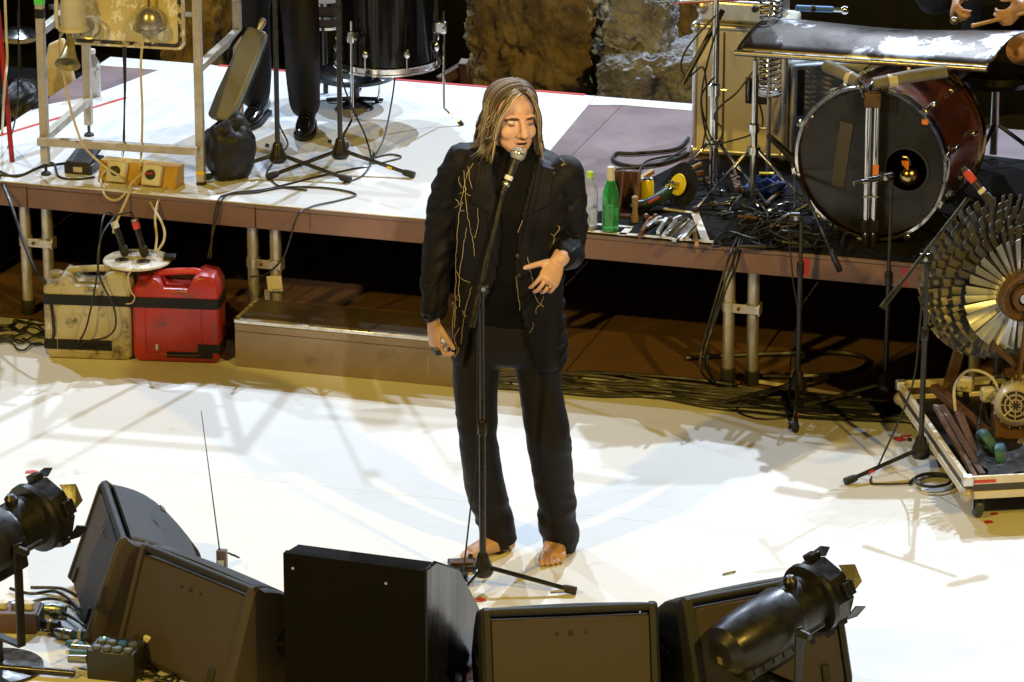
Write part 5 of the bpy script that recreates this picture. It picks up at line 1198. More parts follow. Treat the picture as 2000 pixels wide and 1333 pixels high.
cable('thin cable hanging from the boom of the stand by the leg pair', [Q(1550, 330, 2.05), Q(1552, 400, 1.75), Q(1541, 440, 1.72), Q(1548, 540, 1.70), Q(1558, 620, 1.70), Q(1545, 700, 1.70), P(1540, 790, .01)], .0035)

# ------------------------------------------------------------------ turbine rotor on its stand
TY = 1.10
hub = Q(1992, 575, TY)
ta = V((-.30, .95, .06)).normalized()      # axis, pointing back from the front row
fx = V((ta.y, -ta.x, 0)).normalized(); fz = fx.cross(ta).normalized()
if fz.z < 0: fz = -fz
t = thing('turbine_rotor', 'bladed steel turbine rotor on a rusty stand at the right edge', 'turbine rotor', V((hub.x, hub.y, 0)))
hb = V((0, 0, hub.z))
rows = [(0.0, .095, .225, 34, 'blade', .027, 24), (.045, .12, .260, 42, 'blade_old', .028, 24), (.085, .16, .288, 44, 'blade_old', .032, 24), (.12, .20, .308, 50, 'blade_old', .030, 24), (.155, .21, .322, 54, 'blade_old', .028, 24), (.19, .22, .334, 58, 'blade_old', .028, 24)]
for ri, (dz, r0, r1, n_, m, w, tw_) in enumerate(rows):
    # one blade mesh per row, shared
    bl_ = MB(); secs = []
    for k in range(5):
        f = k / 4; r = r0 + (r1 - r0) * f; an = R(tw_ + 14 * f); ww = w * (.55 + .75 * f)
        c_, s_ = math.cos(an), math.sin(an); th = .0011
        ring = []
        for (a_, b_) in ((-1, -.2), (0, 1), (1, -.2), (0, -.5)):
            q = a_ * ww / 2; h_ = b_ * th + (.06 * ww * (1 - a_ * a_))
            ring.append(V((q * c_ - h_ * s_, q * s_ + h_ * c_, r)))
        secs.append(ring)
    bl_.loft(secs); me = bl_.mesh('blade', X[m], True, 25)
    for k in range(n_):
        an = 2 * math.pi * (k + .37 * ri) / n_
        an += rs.uniform(-.02, .02); rad = fx * math.cos(an) + fz * math.sin(an); rad = (rad + ta * rs.uniform(-.035, .035)).normalized(); tan = ta.cross(rad).normalized(); tq = Quaternion(rad, rs.uniform(-.22, .22)); tan = tq @ tan
        o = bpy.data.objects.new('blade', me); link(o); o.parent = t
        Mx = Matrix((tan, rad.cross(tan), rad)).transposed().to_4x4(); Mx.translation = hb + ta * dz
        o.matrix_local = Mx
    MB().lathe([(r0 - .02, -.012), (r0 + .004, -.014), (r0 + .004, .014), (r0 - .02, .012)], hb + ta * dz, ta, 48, closed=True).build('rotor_disc', X['rust'] if ri else X['steel'], t)
    MB().lathe([(r0 - .021, -.004), (r0 - .021, .004), (.02, .006), (.02, -.006)], hb + ta * dz, ta, 40, closed=True).build('disc_web', X['rust'], t)
MB().lathe([(.085, -.05), (.095, -.045), (.098, -.01), (.06, .0), (.055, -.03)], hb, ta, 32, closed=True).build('bearing_ring', X['rust'], t)
MB().lathe([(.03, -.06), (.05, -.055), (.05, 0), (.03, 0)], hb, ta, 24, closed=True).build('hub_sleeve', X['rust'], t)
for k in range(10):
    an = 2 * math.pi * k / 10; c = hb + (fx * math.cos(an) + fz * math.sin(an)) * .072 - ta * .03
    MB().cyl(c, c - ta * .012, .007, n=6).build('bolt', X['rust'], t)
MB().cyl(hb - ta * .05, hb + ta * .34, .020, n=14).build('shaft', X['steel'], t)
MB().beam(hb - ta * .075 + V((0, 0, -.04)), V((-.03, -.10, .0)), .045, .012, up=(1, 0, 0)).build('front_leg', X['rust'], t, bevel=.002)
for dx in (-.16, .16): MB().beam(hb + ta * .33, hb + ta * .33 + V((dx, .0, -hub.z)), .05, .04).build('rear_leg', X['rust'], t, bevel=.003)
aa = Q(1873, 608, TY + .02) - V((hub.x, hub.y, 0)); ab = Q(1985, 715, TY - .04) - V((hub.x, hub.y, 0))
MB().beam(aa, ab, .018, .022).build('diagonal_strut', X['rust'], t, bevel=.002); MB().lathe([(.008, -.004), (.016, -.004), (.016, .004), (.008, .004)], aa, (0, -1, 0), 16, closed=True).build('eye_ring', X['rust'], t)
MB().beam(aa, hb + ta * .33 + V((-.10, 0, -.25)), .018, .018).build('side_strut', X['rust'], t)
MB().bx(-.20, .22, -.10, .46, .0, .02).build('base_frame', X['rust'], t, bevel=.003)
ry = TY + .05
t.location.z = 0
# electric motor below it
mc = Q(1984, 792, .86)
t = thing('electric_motor', 'grey electric motor with round grille at the right edge', 'motor', V((mc.x, mc.y, 0)))
ma = V((-.15, -.95, .25)).normalized(); mh = V((0, 0, mc.z))
MB().lathe([(.06, -.02), (.078, .0), (.084, .02), (.084, .20), (.06, .22)], mh, -ma, 28).build('motor_body', X['enamel'], t)
for r in (.02, .038, .056): MB().lathe([(r, 0), (r + .006, 0), (r + .006, .004), (r, .004)], mh + ma * .018, ma, 26, closed=True).build('grille_ring', X['alu_old'], t)
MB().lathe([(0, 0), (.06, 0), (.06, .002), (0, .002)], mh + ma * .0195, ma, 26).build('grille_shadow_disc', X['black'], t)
mx_ = ma.cross(V((0,0,1))).normalized(); mu = mx_.cross(ma)
for k in range(8):
    a = 2*math.pi*k/8; MB().cyl(mh + ma*.024 + (mx_*math.cos(a) + mu*math.sin(a))*.012, mh + ma*.024 + (mx_*math.cos(a) + mu*math.sin(a))*.06, .003, n=5).build('grille_spoke', X['alu_old'], t)
for k in range(14):
    a = 2*math.pi*k/14; e = mx_*math.cos(a) + mu*math.sin(a); MB().beam(mh - ma*.03 + e*.087, mh - ma*.18 + e*.087, .004, .012, up=e).build('cooling_fin', X['enamel'], t)
MB().bx(-.07, .07, .02, .20, .0, mc.z - .075).build('mounting_block', X['rust'], t, bevel=.004)

# ------------------------------------------------------------------ open tool case on casters
zt = .182
n0 = P(1892, 930, zt); f0 = P(1762, 745, zt)
dv = f0 - n0; Lc = V((dv.x, dv.y, 0)).length
ey_ = V((dv.x, dv.y, 0)).normalized(); an = math.atan2(ey_.y, ey_.x) - math.pi / 2
t = thing('open_tool_case', 'open shallow flight case tray full of tools on caster wheels', 'tool case', V((n0.x, n0.y, 0)), an)
Wc = .62; z0, z1 = .094, zt
MB().bx(.0, Wc, .0, Lc, z0, z0 + .012).build('tray_bottom', X['gaffer'], t)
def wall(x0, x1, y0, y1, axis):
    w = MB().bx(x0, x1, y0, y1, z0 + .0125, z1 - .02).build('tray_wall', X['gaffer_brown'], t, bevel=.002)
    if axis == 'x':
        for z in (z0 + .016, z1 - .014): MB().bx(x0 - .003, x1 + .003, y0 - .004, y1 + .003, z - .017, z + .014).build('edge_trim', X['case_cream'], w, bevel=.004)
    else:
        for z in (z0 + .016, z1 - .014): MB().bx(x0 - .004, x1 + .003, y0 + .012, y1 - .012, z - .0165, z + .0135).build('edge_trim', X['case_cream'], w, bevel=.004)
wall(.0, Wc, -.012, .0, 'x'); wall(.0, Wc, Lc, Lc + .012, 'x'); wall(-.012, .0, -.012, Lc + .012, 'y'); wall(Wc, Wc + .012, -.012, Lc + .012, 'y')
for (x, y) in ((-.004, -.004), (Wc, -.004), (-.004, Lc), (Wc, Lc)):
    MB().ball((x, y, z0 + .015), .028, 12, 8).build('corner_ball', X['alu_old'], t); MB().bx(x - .02, x + .02, y - .02, y + .02, z1 - .035, z1 + .003).build('corner_cap', X['alu'], t, bevel=.005)
MB().bx(.01, .10, -.0175, -.0162, z1 - .024, z1 - .012).build('red_tape_piece', X['red_tape'], t, smooth=False)
for (x, y) in ((.05, .05), (Wc - .05, .05), (.05, Lc - .05), (Wc - .05, Lc - .05)):
    b = MB(); b.bx(x - .035, x + .035, y - .03, y + .03, .086, .0935); b.bx(x - .022, x - .018, y - .018, y + .018, .03, .087); b.bx(x + .018, x + .022, y - .018, y + .018, .03, .087)
    cb = b.build('caster', X['steel'], t, bevel=.002)
    MB().lathe([(.012, -.014), (.036, -.014), (.04, -.010), (.04, .010), (.036, .014), (.012, .014)], (x, y, .04), (1, 0, 0), 22).build('wheel', mat('dark_teal_tyre', (.03,.05,.055), .5), cb)
MTC = PM[t]
def inc(x, y, z): return MTC @ V((x, y, z))
for k, (a, b_, w, h, m) in enumerate(((inc(.09, .14, z0 + .03), inc(.06, .66, z0 + .12), .028, .022, 'wood_dark'), (P(1824, 756, .23), P(1928, 846, .15), .038, .030, 'wood_dark'), (P(1872, 806, .21), P(1906, 892, .13), .030, .024, 'rust'), (inc(.04, .05, z0 + .06), inc(.03, .64, z0 + .13), .018, .020, 'rust'))):
    o = MB().beam(a, b_, w, h).build('timber_bar', X[m], bevel=.003); tag(o, ['dark timber bar inside the tool case, leaning on the left wall', 'brown timber bar crossing the middle of the tool case', 'short rusty bar at the near left of the tool case', 'thin rusty bar along the tool case wall'][k], 'bar', 'bars in the tool case')
c = P(1930, 868, z0 + .075)
t2 = thing('caster_wheel', 'loose blue rubber caster wheel lying in the tool case', 'wheel', c)
MB().lathe([(.034, -.018), (.058, -.018), (.064, -.008), (.064, .008), (.058, .018), (.034, .018)], (0,0,0), (.85, .3, .45), 28, closed=True).build('tyre', X['blue_rubber'], t2); MB().lathe([(0, -.02), (.034, -.016), (.034, .016), (0, .02)], (0,0,0), (.85,.3,.45), 22).build('hub', X['gold'], t2)
c = P(1956, 893, z0 + .06); t2 = thing('caster_wheel', 'second blue caster wheel in the tool case, nearer the camera', 'wheel', c)
MB().lathe([(.03, -.016), (.05, -.016), (.055, 0), (.05, .016), (.03, .016)], (0,0,0), (.95, -.2, .2), 26, closed=True).build('tyre', X['blue_rubber'], t2); MB().lathe([(0, -.018), (.03, -.014), (.03, .014), (0, .018)], (0,0,0), (.95,-.2,.2), 22).build('hub', X['steel'], t2)
for k, (a, w) in enumerate(((P(1886, 752, z0 + .12), .06), (P(1930, 772, z0 + .16), .055))):
    t2 = thing('mains_plug', ['white mains socket at the back of the tool case', 'white mains plug standing above the tool case, nearer the motor'][k], 'plug', a, R(-20 + 30 * k))
    MB().bx(-w/2, w/2, -.025, .025, -.025, .03).build('plug_body', X['white_plastic'], t2, bevel=.008); MB().cyl((0, 0, -.025), (.01, .0, -.07), .012, n=10).build('strain_relief', X['black'], t2)
    for dx in (-.01, .01): MB().cyl((dx, -.025, .0), (dx, -.042, .0), .003, n=6).build('pin', X['steel'], t2)
cable('pale cable arching over the back of the tool case', [inc(.10, .60, z0 + .12), inc(.11, .66, z0 + .20), inc(.18, .72, z0 + .24), inc(.26, .68, z0 + .22), inc(.28, .60, z0 + .15)], .006, 'sticker', name='lead')
cable('black cable curling inside the tool case', [inc(.28, .58, z0 + .1), inc(.33, .66, z0 + .2), inc(.28, .72, z0 + .2), inc(.2, .6, z0 + .12), inc(.15, .4, z0 + .04), inc(.2, .25, z0 + .03)], .006)
cable('black cable from the upper mains plug into the tool case', [P(1932, 800, z0 + .10), P(1938, 830, z0 + .05), inc(.38, .3, z0 + .03), inc(.30, .3, z0 + .03)], .008)
c = inc(.34, .36, z0 + .05); t2 = thing('tin_can', 'small silver tin lying in the tool case', 'tin', c)
MB().lathe([(0, -.06), (.028, -.06), (.030, -.055), (.030, .055), (.028, .06), (0, .06)], (0,0,0), (.5,-.8,.1), 18).build('can', X['alu'], t2); MB().lathe([(.0305, -.02), (.031, -.02), (.031, .02), (.0305, .02)], (0,0,0), (.5,-.8,.1), 18, closed=True).build('paper_label', X['sticker'], t2)
b = MB(); c = inc(.50, .30, z0 + .09); b.add(*lump(c, (.09, .22, .10), 6.6, .5, 6)); tag(b.build('grey_rag', X['canvas'], angle=80), 'crumpled pale rag at the right of the tool case', 'rag')
b = MB(); c = inc(.20, .30, z0 + .035); b.add(*lump(c, (.16, .22, .03), 1.6, .4, 5)); tag(b.build('dark_cloth', X['bag'], angle=80), 'dark cloth at the bottom of the tool case', 'cloth')

# ------------------------------------------------------------------ small things in the front left corner
t = thing('radio_pack', 'small brown radio unit with a long thin whip antenna', 'radio', P(434, 1112), R(-12))
MB().bx(-.018, .018, -.015, .015, 0, .075).build('case', X['brownbox'], t, bevel=.004); MB().bx(-.012, .012, -.0165, -.0155, .012, .04).build('front_label', X['sticker'], t)
at = Q(393, 803, P(434, 1112).y) - P(434, 1112)
at = Matrix.Rotation(R(12), 3, 'Z') @ at
MB().tube([(-.008, 0, .072), (at - V((0, 0, 0))) * .5 + V((-.004, 0, .036)), at], [.0028, .002, .0013], 6).build('antenna', X['stand'], t)
t = thing('channel_box', 'black junction box with round dials at lower left', 'junction box', P(228, 1318), R(-14))
MB().bx(-.085, .085, -.06, .07, 0, .105).build('box', X['black'], t, bevel=.005)
for k in range(8):
    x, y = -.055 + (k % 4) * .037, -.035 + (k // 4) * .05
    MB().lathe([(.017, 0), (.017, .008), (.012, .012), (0, .012)], (x, y, .105), n=16).build('dial', mat('grey_dial', (.10,.115,.14), .4) if k != 6 else X['blue_plastic'], t)
MB().ball((-.06, .055, .107), .004, 8, 6).build('indicator_light', X['green_led'], t)
for k in range(3):
    MB().cyl((-.09, -.03 + k * .04, .06), (-.16 - .01 * k, -.02 + k * .045, .05), .015, n=12).build('connector', X['steel'] if k != 1 else X['blue_rubber'], t)
t = thing('power_adapter', 'white plug adapter box in front of the brown wedge', 'adapter', P(305, 1268, .06), R(-20))
MB().bx(-.035, .035, -.03, .03, -.06, .055).build('adapter_body', X['white_plastic'], t, bevel=.006); MB().cyl((.0, 0, .055), (.012, .0, .075), .008, n=10).build('cable_entry', X['white_plastic'], t); MB().bx(-.03, -.01, -.01, .01, .055, .066).build('pin_block', X['steel'], t)
cable('thin cream lead falling from the plug adapter', [Q(314, 1222, -.88), Q(335, 1240, -.88), Q(360, 1262, -.92), Q(385, 1300, -.98), P(395, 1335, .01)], .0035, 'cream_cable', name='lead', group='cream leads')
cable('second thin lead from the plug adapter', [Q(312, 1224, -.88), Q(340, 1235, -.88), Q(338, 1275, -.95), P(350, 1312, .01), P(375, 1330, .01)], .003, 'cream_cable', name='lead', group='cream leads')
cable('cream lead draped over the black side of the brown wedge', [Q(552, 1178, -.72), Q(530, 1210, -.78), Q(505, 1255, -.86), Q(480, 1308, -.95), P(455, 1345, .01)], .0045, 'cream_cable', name='lead', group='cream leads')
t = thing('distro_box', 'brown power box with sockets behind the left lamp yoke', 'power box', P(35, 1228), R(-4))
MB().bx(-.09, .075, -.05, .07, 0, .075).build('box', X['brownbox'], t, bevel=.005); MB().bx(.0755, .083, -.045, .065, .01, .07).build('end_plate', X['black'], t)
for k in range(3): MB().lathe([(.018, 0), (.018, .02), (.010, .024), (0, .024)], (-.05 + k * .045, .01, .075), n=14).build('socket', X['white_plastic'] if k != 1 else X['steel'], t)
t = thing('torch', 'pale teal metal connector barrel on the floor left of the wedges', 'connector', P(105, 1190, .02), R(-14))
MB().lathe([(.012, -.05), (.017, -.045), (.019, .03), (.014, .045), (0, .046)], (0,0,0), (1,0,0), 16).build('barrel', X['teal'], t); MB().lathe([(.0195, -.01), (.0205, -.01), (.0205, .012), (.0195, .012)], (0,0,0), (1,0,0), 16, closed=True).build('ring', X['steel'], t)
for k, (x, y, a, m) in enumerate(((100, 1222, -25, 'black'), (128, 1238, -30, 'steel'), (150, 1262, -35, 'blue_rubber'), (158, 1240, -15, 'blue_rubber'))):
    p = P(x, y, .022); t = thing('cable_connector', ['black cable connector beside the brown power box', 'silver cable connector in the row by the junction box', 'blue cable connector next to the junction box, nearer camera', 'blue cable connector next to the junction box, farther one'][k], 'connector', p, R(a), 'cable connectors')
    MB().lathe([(.010, -.045), (.016, -.03), (.018, -.01), (.020, .0), (.020, .03), (0, .031)], (0,0,0), (1,0,0), 16).build('barrel', X[m], t); MB().lathe([(.0185, -.008), (.0215, -.006), (.0215, .004), (.0185, .006)], (0,0,0), (1,0,0), 16, closed=True).build('collar', X['brass'] if k < 2 else X['white_plastic'], t)
for k, pts in enumerate((((20, 1150), (60, 1160), (110, 1156), (150, 1185), (175, 1215)), ((40, 1185), (90, 1170), (140, 1180), (170, 1225)), ((-10, 1195), (50, 1200), (110, 1195), (150, 1212), (185, 1240)), ((60, 1148), (120, 1150), (150, 1165)), ((80, 1210), (120, 1225), (160, 1245), (182, 1262)), ((275, 1320), (310, 1325), (360, 1318), (400, 1335)), ((330, 1345), (345, 1315), (380, 1310), (400, 1345)), ((255, 1345), (268, 1322), (300, 1318), (350, 1345)), ((500, 1345), (520, 1320), (552, 1325)))):
    cable(['black cable arching behind the power box, farthest', 'black cable over the teal connector', 'black cable from the left edge to the junction box', 'short cable behind the teal connector', 'cable joining the connectors to the junction box', 'cable snaking right of the junction box', 'looped cable at the bottom edge under the brown wedge', 'cable curling at the junction box foot', 'cable end beside the big black box'][k], [P(x, y, .012 + .01 * (j % 2)) for j, (x, y) in enumerate(pts)], .006)
o = MB().tube([P(-20, 1302, .02), P(146, 1316, .02)], [.014, .013], 12).build('stand_leg', X['stand']); tag(o, 'black round stand leg lying on the floor at the bottom left', 'stand leg')
cable('black cable by the base of the left lamp', [P(-10, 1345, .01), P(6, 1335, .01), P(8, 1310, .01), P(2, 1290, .01)], .005)
# ------------------------------------------------------------------ people
def fuse(mb, voxel, it=3):
    me = mb.mesh('tmp', X['skin'], False)
    o = link(bpy.data.objects.new('tmp', me))
    r = o.modifiers.new('r', 'REMESH'); r.mode = 'VOXEL'; r.voxel_size = voxel
    s = o.modifiers.new('s', 'SMOOTH'); s.factor = .5; s.iterations = it
    dg = bpy.context.evaluated_depsgraph_get()
    m2 = bpy.data.meshes.new_from_object(o.evaluated_get(dg))
    bpy.data.objects.remove(o); bpy.data.meshes.remove(me)
    return m2
def finish(me, name, mats, parent, fold=None, drop=None, solid=0):
    """me in world space; fold(p, n) -> displacement along normal; drop(p, n) -> delete"""
    iv = PM[parent].inverted()
    b = bmesh.new(); b.from_mesh(me)
    b.normal_update()
    if fold:
        ds = [(v, fold(v.co, v.normal)) for v in b.verts]
        for v, d in ds: v.co = v.co + v.normal * d
    if drop:
        b.normal_update()
        bmesh.ops.delete(b, geom=[f for f in b.faces if drop(f.calc_center_median(), f.normal)], context='FACES')
    wm = bpy.data.meshes.new(name)
    for v in b.verts: v.co = iv @ v.co
    b.to_mesh(wm); b.free(); bpy.data.meshes.remove(me)
    wm.materials.clear()
    for m in (mats if isinstance(mats, list) else [mats]): wm.materials.append(m)
    wm.polygons.foreach_set('use_smooth', [True] * len(wm.polygons)); wm.polygons.foreach_set('material_index', [0] * len(wm.polygons))
    o = link(bpy.data.objects.new(name, wm)); o.parent = parent; PM[o] = PM[parent]
    if solid: s = o.modifiers.new('s', 'SOLIDIFY'); s.thickness = solid; s.offset = -1
    return o
def limb(b, pts, rad, n=16, k=5):
    b.tube(pts, rad, n, k); pts = [V(p) for p in pts]
    b.ball(pts[0], rad[0] * .98, n, 10); b.ball(pts[-1], rad[-1] * .98, n, 10)
def ortho(d, s):
    d = V(d).normalized(); s = V(s); s = (s - d * s.dot(d)).normalized(); return d, s
def hand(b, w, d, thumb, back, curl=(.35, .45, .35), size=1.0, tcurl=.2, spread=.10, tdir=None):
    """w wrist; d towards the fingers; thumb: side the thumb leaves; back: out of the back of the hand. returns fingertips, knuckles"""
    d, th = ortho(d, thumb); bk = d.cross(th)
    if bk.dot(V(back)) < 0: bk = -bk
    w = V(w); S = size; tips = []; mids = []
    secs = []
    for f, hw, ht in ((-.04, .024, .019), (.0, .028, .019), (.035, .039, .017), (.07, .042, .0145), (.092, .039, .011)):
        c = w + d * f * S; ring = []
        for k in range(16):
            a = 2 * math.pi * k / 16; ring.append(c + th * (hw * S * math.cos(a)) + bk * (ht * S * math.sin(a)))
        secs.append(ring)
    b.loft(secs)
    L_ = (.074, .082, .076, .060)
    for i in range(4):
        off = (.030, .010, -.0105, -.0295)[i]; dd = (d + th * (off * spread / .03)).normalized()
        p = w + d * (.084 - .004 * abs(i - 1)) * S + th * off * S
        c = curl[i] if isinstance(curl[0], (tuple, list)) else curl
        pts = [p - dd * .012 * S, p]; bb = bk
        ax = dd.cross(bk).normalized()
        for k, fr in enumerate((.46, .30, .24)):
            q = Quaternion(ax, -c[k]); dd = q @ dd
            p = p + dd * (L_[i] * S * fr); pts.append(p.copy())
        b.tube(pts, [.0088*S, .0086*S, .0078*S, .0074*S, .0058*S], 10, 4); b.ball(pts[-1], .0058*S, 10, 7)
        tips.append((pts[-1], dd, bk)); mids.append((pts[1], pts[2]))
    td = (d * .62 + th * .72 - bk * .12).normalized() if tdir is None else V(tdir).normalized()
    p = w + d * .022 * S + th * .028 * S
    p1 = p + td * .038 * S; t2 = (td * (1 - tcurl) + d * tcurl - bk * tcurl * .6).normalized(); p2 = p1 + t2 * .030 * S; p3 = p2 + t2 * .022 * S
    b.tube([p, p1, p2, p3], [.014*S, .0108*S, .0098*S, .0075*S], 10, 4); b.ball(p3, .0075*S, 10, 7); tips.append((p3, t2, th))
    return tips, mids, bk
def foot(b, heel, toe, ankle, inner, S=1.0):
    """bare foot: heel and big toe on the floor; inner: side of the big toe"""
    heel, toe = V(heel), V(toe); d = (toe - heel); d.z = 0; L_ = d.length; d.normalize(); s = V((0, 0, 1)).cross(d); s = s if s.dot(V(inner)) > 0 else -s
    up = V((0, 0, 1))
    secs = []
    for f, hw, top, bot, sh in ((0.0, .018, .045, .012, 0), (.06, .030, .062, .003, 0), (.20, .034, .078, .002, 0), (.38, .036, .078, .004, .0), (.55, .041, .062, .004, -.002), (.70, .046, .044, .002, -.004), (.80, .045, .033, .002, -.006)):
        c = heel + d * (f * L_) + s * sh; ring = []
        for k in range(16):
            a = 2 * math.pi * k / 16; x = math.cos(a); y = math.sin(a)
            ring.append(c + s * (hw * x) + up * (bot + (top - bot) * (.5 + .5 * y)))
        secs.append(ring)
    b.loft(secs)
    for i in range(5):
        o = (.034, .0135, -.004, -.020, -.034)[i]; l = (1.0, .985, .95, .90, .84)[i]; r = (.0135, .0092, .0088, .0084, .0080)[i]
        p0 = heel + d * (.74 * L_) + s * o * .95 + up * (r + .010); p1 = heel + d * ((l - .08) * L_) + s * o + up * (r + .006); p2 = heel + d * (l * L_) + s * (o - .002) + up * (r + .001)
        b.tube([p0, p1, p2], [r * 1.05, r, r * .9], 10, 4); b.ball(p2, r * .95, 10, 7)
    a = V(ankle); limb(b, [heel + d * (.26 * L_) + up * .05, a, a + V((0, 0, .10))], [.036, .034, .042])

# ---- the singer
base = V((0.02, .06, 0))
SG = thing('person', 'barefoot singer in black suit with shoulder-length hair, eyes closed, at the microphone', 'person', base)
J = dict(sl=Q(912, 330, .07), el=Q(861, 455, .10), wl=Q(847, 614, .02), sr=Q(1094, 352, .06), er=Q(1112, 488, .08), wr=Q(1098, 502, -.14),
         hl=Q(948, 690, .07), hr=Q(1048, 694, .06), kl=Q(932, 858, .03), kr=Q(1070, 858, .02), al=Q(972, 1046, .11), ar=Q(1092, 1052, .11))
b = MB()
# head
hc = Q(1003, 233, .045)
fw = V((.34, -.93, .09)).normalized(); up = V((.045, 0, 1)); up = (up - fw * up.dot(fw)).normalized(); rx = up.cross(fw).normalized()
HM = Matrix((rx, fw, up)).transposed()
def H(x, d, u): return hc + rx * x + fw * d + up * u
def eb(c, r): b.ball(H(*c), r, 20, 14, rot=HM)
eb((0, -.018, .038), (.075, .096, .083)); eb((0, .022, -.028), (.061, .064, .085)); eb((0, .034, -.078), (.050, .047, .040)); eb((0, .068, -.106), (.026, .018, .018))
for s in (-1, 1):
    eb((s*.038, .050, -.036), (.027, .026, .028)); eb((s*.036, .022, -.070), (.024, .034, .028)); eb((s*.033, .0665, .001), (.0165, .0145, .0125)); eb((s*.0755, -.004, -.012), (.011, .020, .032)); eb((s*.0165, .0985, -.0415), (.0105, .0115, .0095))
    b.tube([H(s*.012, .088, .020), H(s*.036, .085, .024), H(s*.056, .068, .015)], [.0085, .0085, .006], 10, 5)
b.tube([H(0, .088, .020), H(0, .100, -.008), H(0, .114, -.034)], [.0115, .0125, .0155], 12, 5); eb((0, .1150, -.040), (.0155, .014, .012))
b.tube([H(-.023, .079, -.067), H(-.008, .0905, -.0635), H(.008, .0905, -.0635), H(.023, .079, -.067)], [.003, .0065, .0065, .003], 10, 5)
b.tube([H(-.020, .078, -.0805), H(0, .089, -.0825), H(.020, .078, -.0805)], [.003, .0075, .003], 10, 5)
nb = (J['sl'] + J['sr']) / 2 + V((0, .02, .075))
limb(b, [H(0, -.030, -.05), H(0, -.030, -.10), nb + V((0, 0, .03)), nb + V((0, .01, -.06))], [.056, .054, .060, .075], 18)
# inner limbs and trunk under the clothes
limb(b, [J['sl'], J['el'], J['wl']], [.046, .038, .027]); limb(b, [J['sr'], J['er'], J['wr'], J['wr'] + V((-.018, -.03, -.008))], [.046, .038, .031, .027])
limb(b, [nb + V((0, 0, -.05)), (J['hl'] + J['hr']) / 2 + V((0, 0, .2)), (J['hl'] + J['hr']) / 2], [.08, .06, .04]); limb(b, [J['sl'], nb + V((0, 0, -.06)), J['sr']], [.05, .06, .05])
limb(b, [(J['hl'] + J['hr']) / 2, J['hl'], J['kl'], J['al']], [.04, .045, .045, .036]); limb(b, [(J['hl'] + J['hr']) / 2, J['hr'], J['kr'], J['ar']], [.04, .045, .045, .036])
# hands
dl = V((.04, -.22, -1)); tl_, ml_, bkl = hand(b, J['wl'] + V((0, 0, -.018)), dl, (.45, -.9, .1), (-.85, -.45, .1), ((.45, .75, .5), (.55, .9, .5), (.6, .95, .5), (.6, .95, .5)), 1.08, .5, .06, tdir=(.62, -.42, -.72))
dr = V((-.34, -.66, -.56)); tr_, mr_, bkr = hand(b, J['wr'] + V((-.018, -.03, -.008)), dr, (-.75, -.05, .60), (.05, -.75, .55), ((.45, .7, .5), (.55, .8, .5), (.62, .85, .5), (.70, .9, .5)), 1.0, .1, .12, tdir=(-.90, -.38, -.05))
# feet
hL, tL = P(1003, 1074), P(899, 1094)
foot(b, hL, tL, J['al'], (0, -1, 0)); hR = P(1096, 1070); tR = P(1076, 1108)
d_ = V((-.10, -1, 0)).normalized(); hR = tR - d_ * .24
foot(b, hR, tR, J['ar'], (-1, 0, 0))
bme = fuse(b, .0034, 3)
bm_ = bmesh.new(); bm_.from_mesh(bme)
fv = [v for v in bm_.verts if (v.co - hc).length < .15 and v.co.z > hc.z - .14]
for _ in range(7): bmesh.ops.smooth_vert(bm_, verts=fv, factor=.5, use_axis_x=True, use_axis_y=True, use_axis_z=True)
bm_.to_mesh(bme); bm_.free()
body = finish(bme, 'body', [X['skin']], SG)
# face details
def HP(x, d, u): return H(x, d, u)
for s in (-1, 1):
    MB().tube([HP(s*.013, .0945, .0165), HP(s*.034, .0925, .0185), HP(s*.055, .0765, .0145)], [.0020, .0034, .0016], 8, 6, flat=.7).build('eyebrow', X['hair_d'], SG, True)
    MB().tube([HP(s*.0185, .0765, -.005), HP(s*.033, .0805, -.0085), HP(s*.0475, .0735, -.0045)], [.0010, .0019, .0010], 8, 6).build('eyelash_line', X['hair_d'], SG, True)
    eb_ = MB().ball(HP(s*.033, .0683, .0015), (.0155, .0133, .0105), 16, 10, rot=HM).build('eyelid', X['glitter'] if s < 0 else X['lid'], SG, True)
MB().tube([HP(-.021, .0815, -.0675), HP(-.008, .0930, -.0655), HP(.008, .0930, -.0655), HP(.021, .0815, -.0675)], [.0015, .0038, .0038, .0015], 10, 5, flat=.8).build('upper_lip', X['lip'], SG, True)
MB().tube([HP(-.018, .0805, -.0795), HP(0, .0920, -.0815), HP(.018, .0805, -.0795)], [.0015, .0046, .0015], 10, 5, flat=.8).build('lower_lip', X['lip'], SG, True)
MB().tube([HP(-.020, .0838, -.0728), HP(0, .0940, -.0725), HP(.020, .0838, -.0728)], [.0012, .0026, .0012], 8, 5).build('mouth_opening', X['shirt'], SG, True)
for (p, d0, n0) in (tl_[4], tr_[4], tr_[0], tr_[1], tr_[2], tr_[3]):
    q = n0 - d0 * n0.dot(d0); q.normalize(); MB().ball(p + q * .0045 - d0 * .004, (.0042, .0042, .0042), 8, 6).build('fingernail', X['nail'], SG, True)
r0, r1 = mr_[2]; MB().lathe([(.0095, -.003), (.0112, -.003), (.0112, .003), (.0095, .003)], r0.lerp(r1, .5), (r1 - r0), 18, closed=True).build('finger_ring', X['gold'], SG, True)
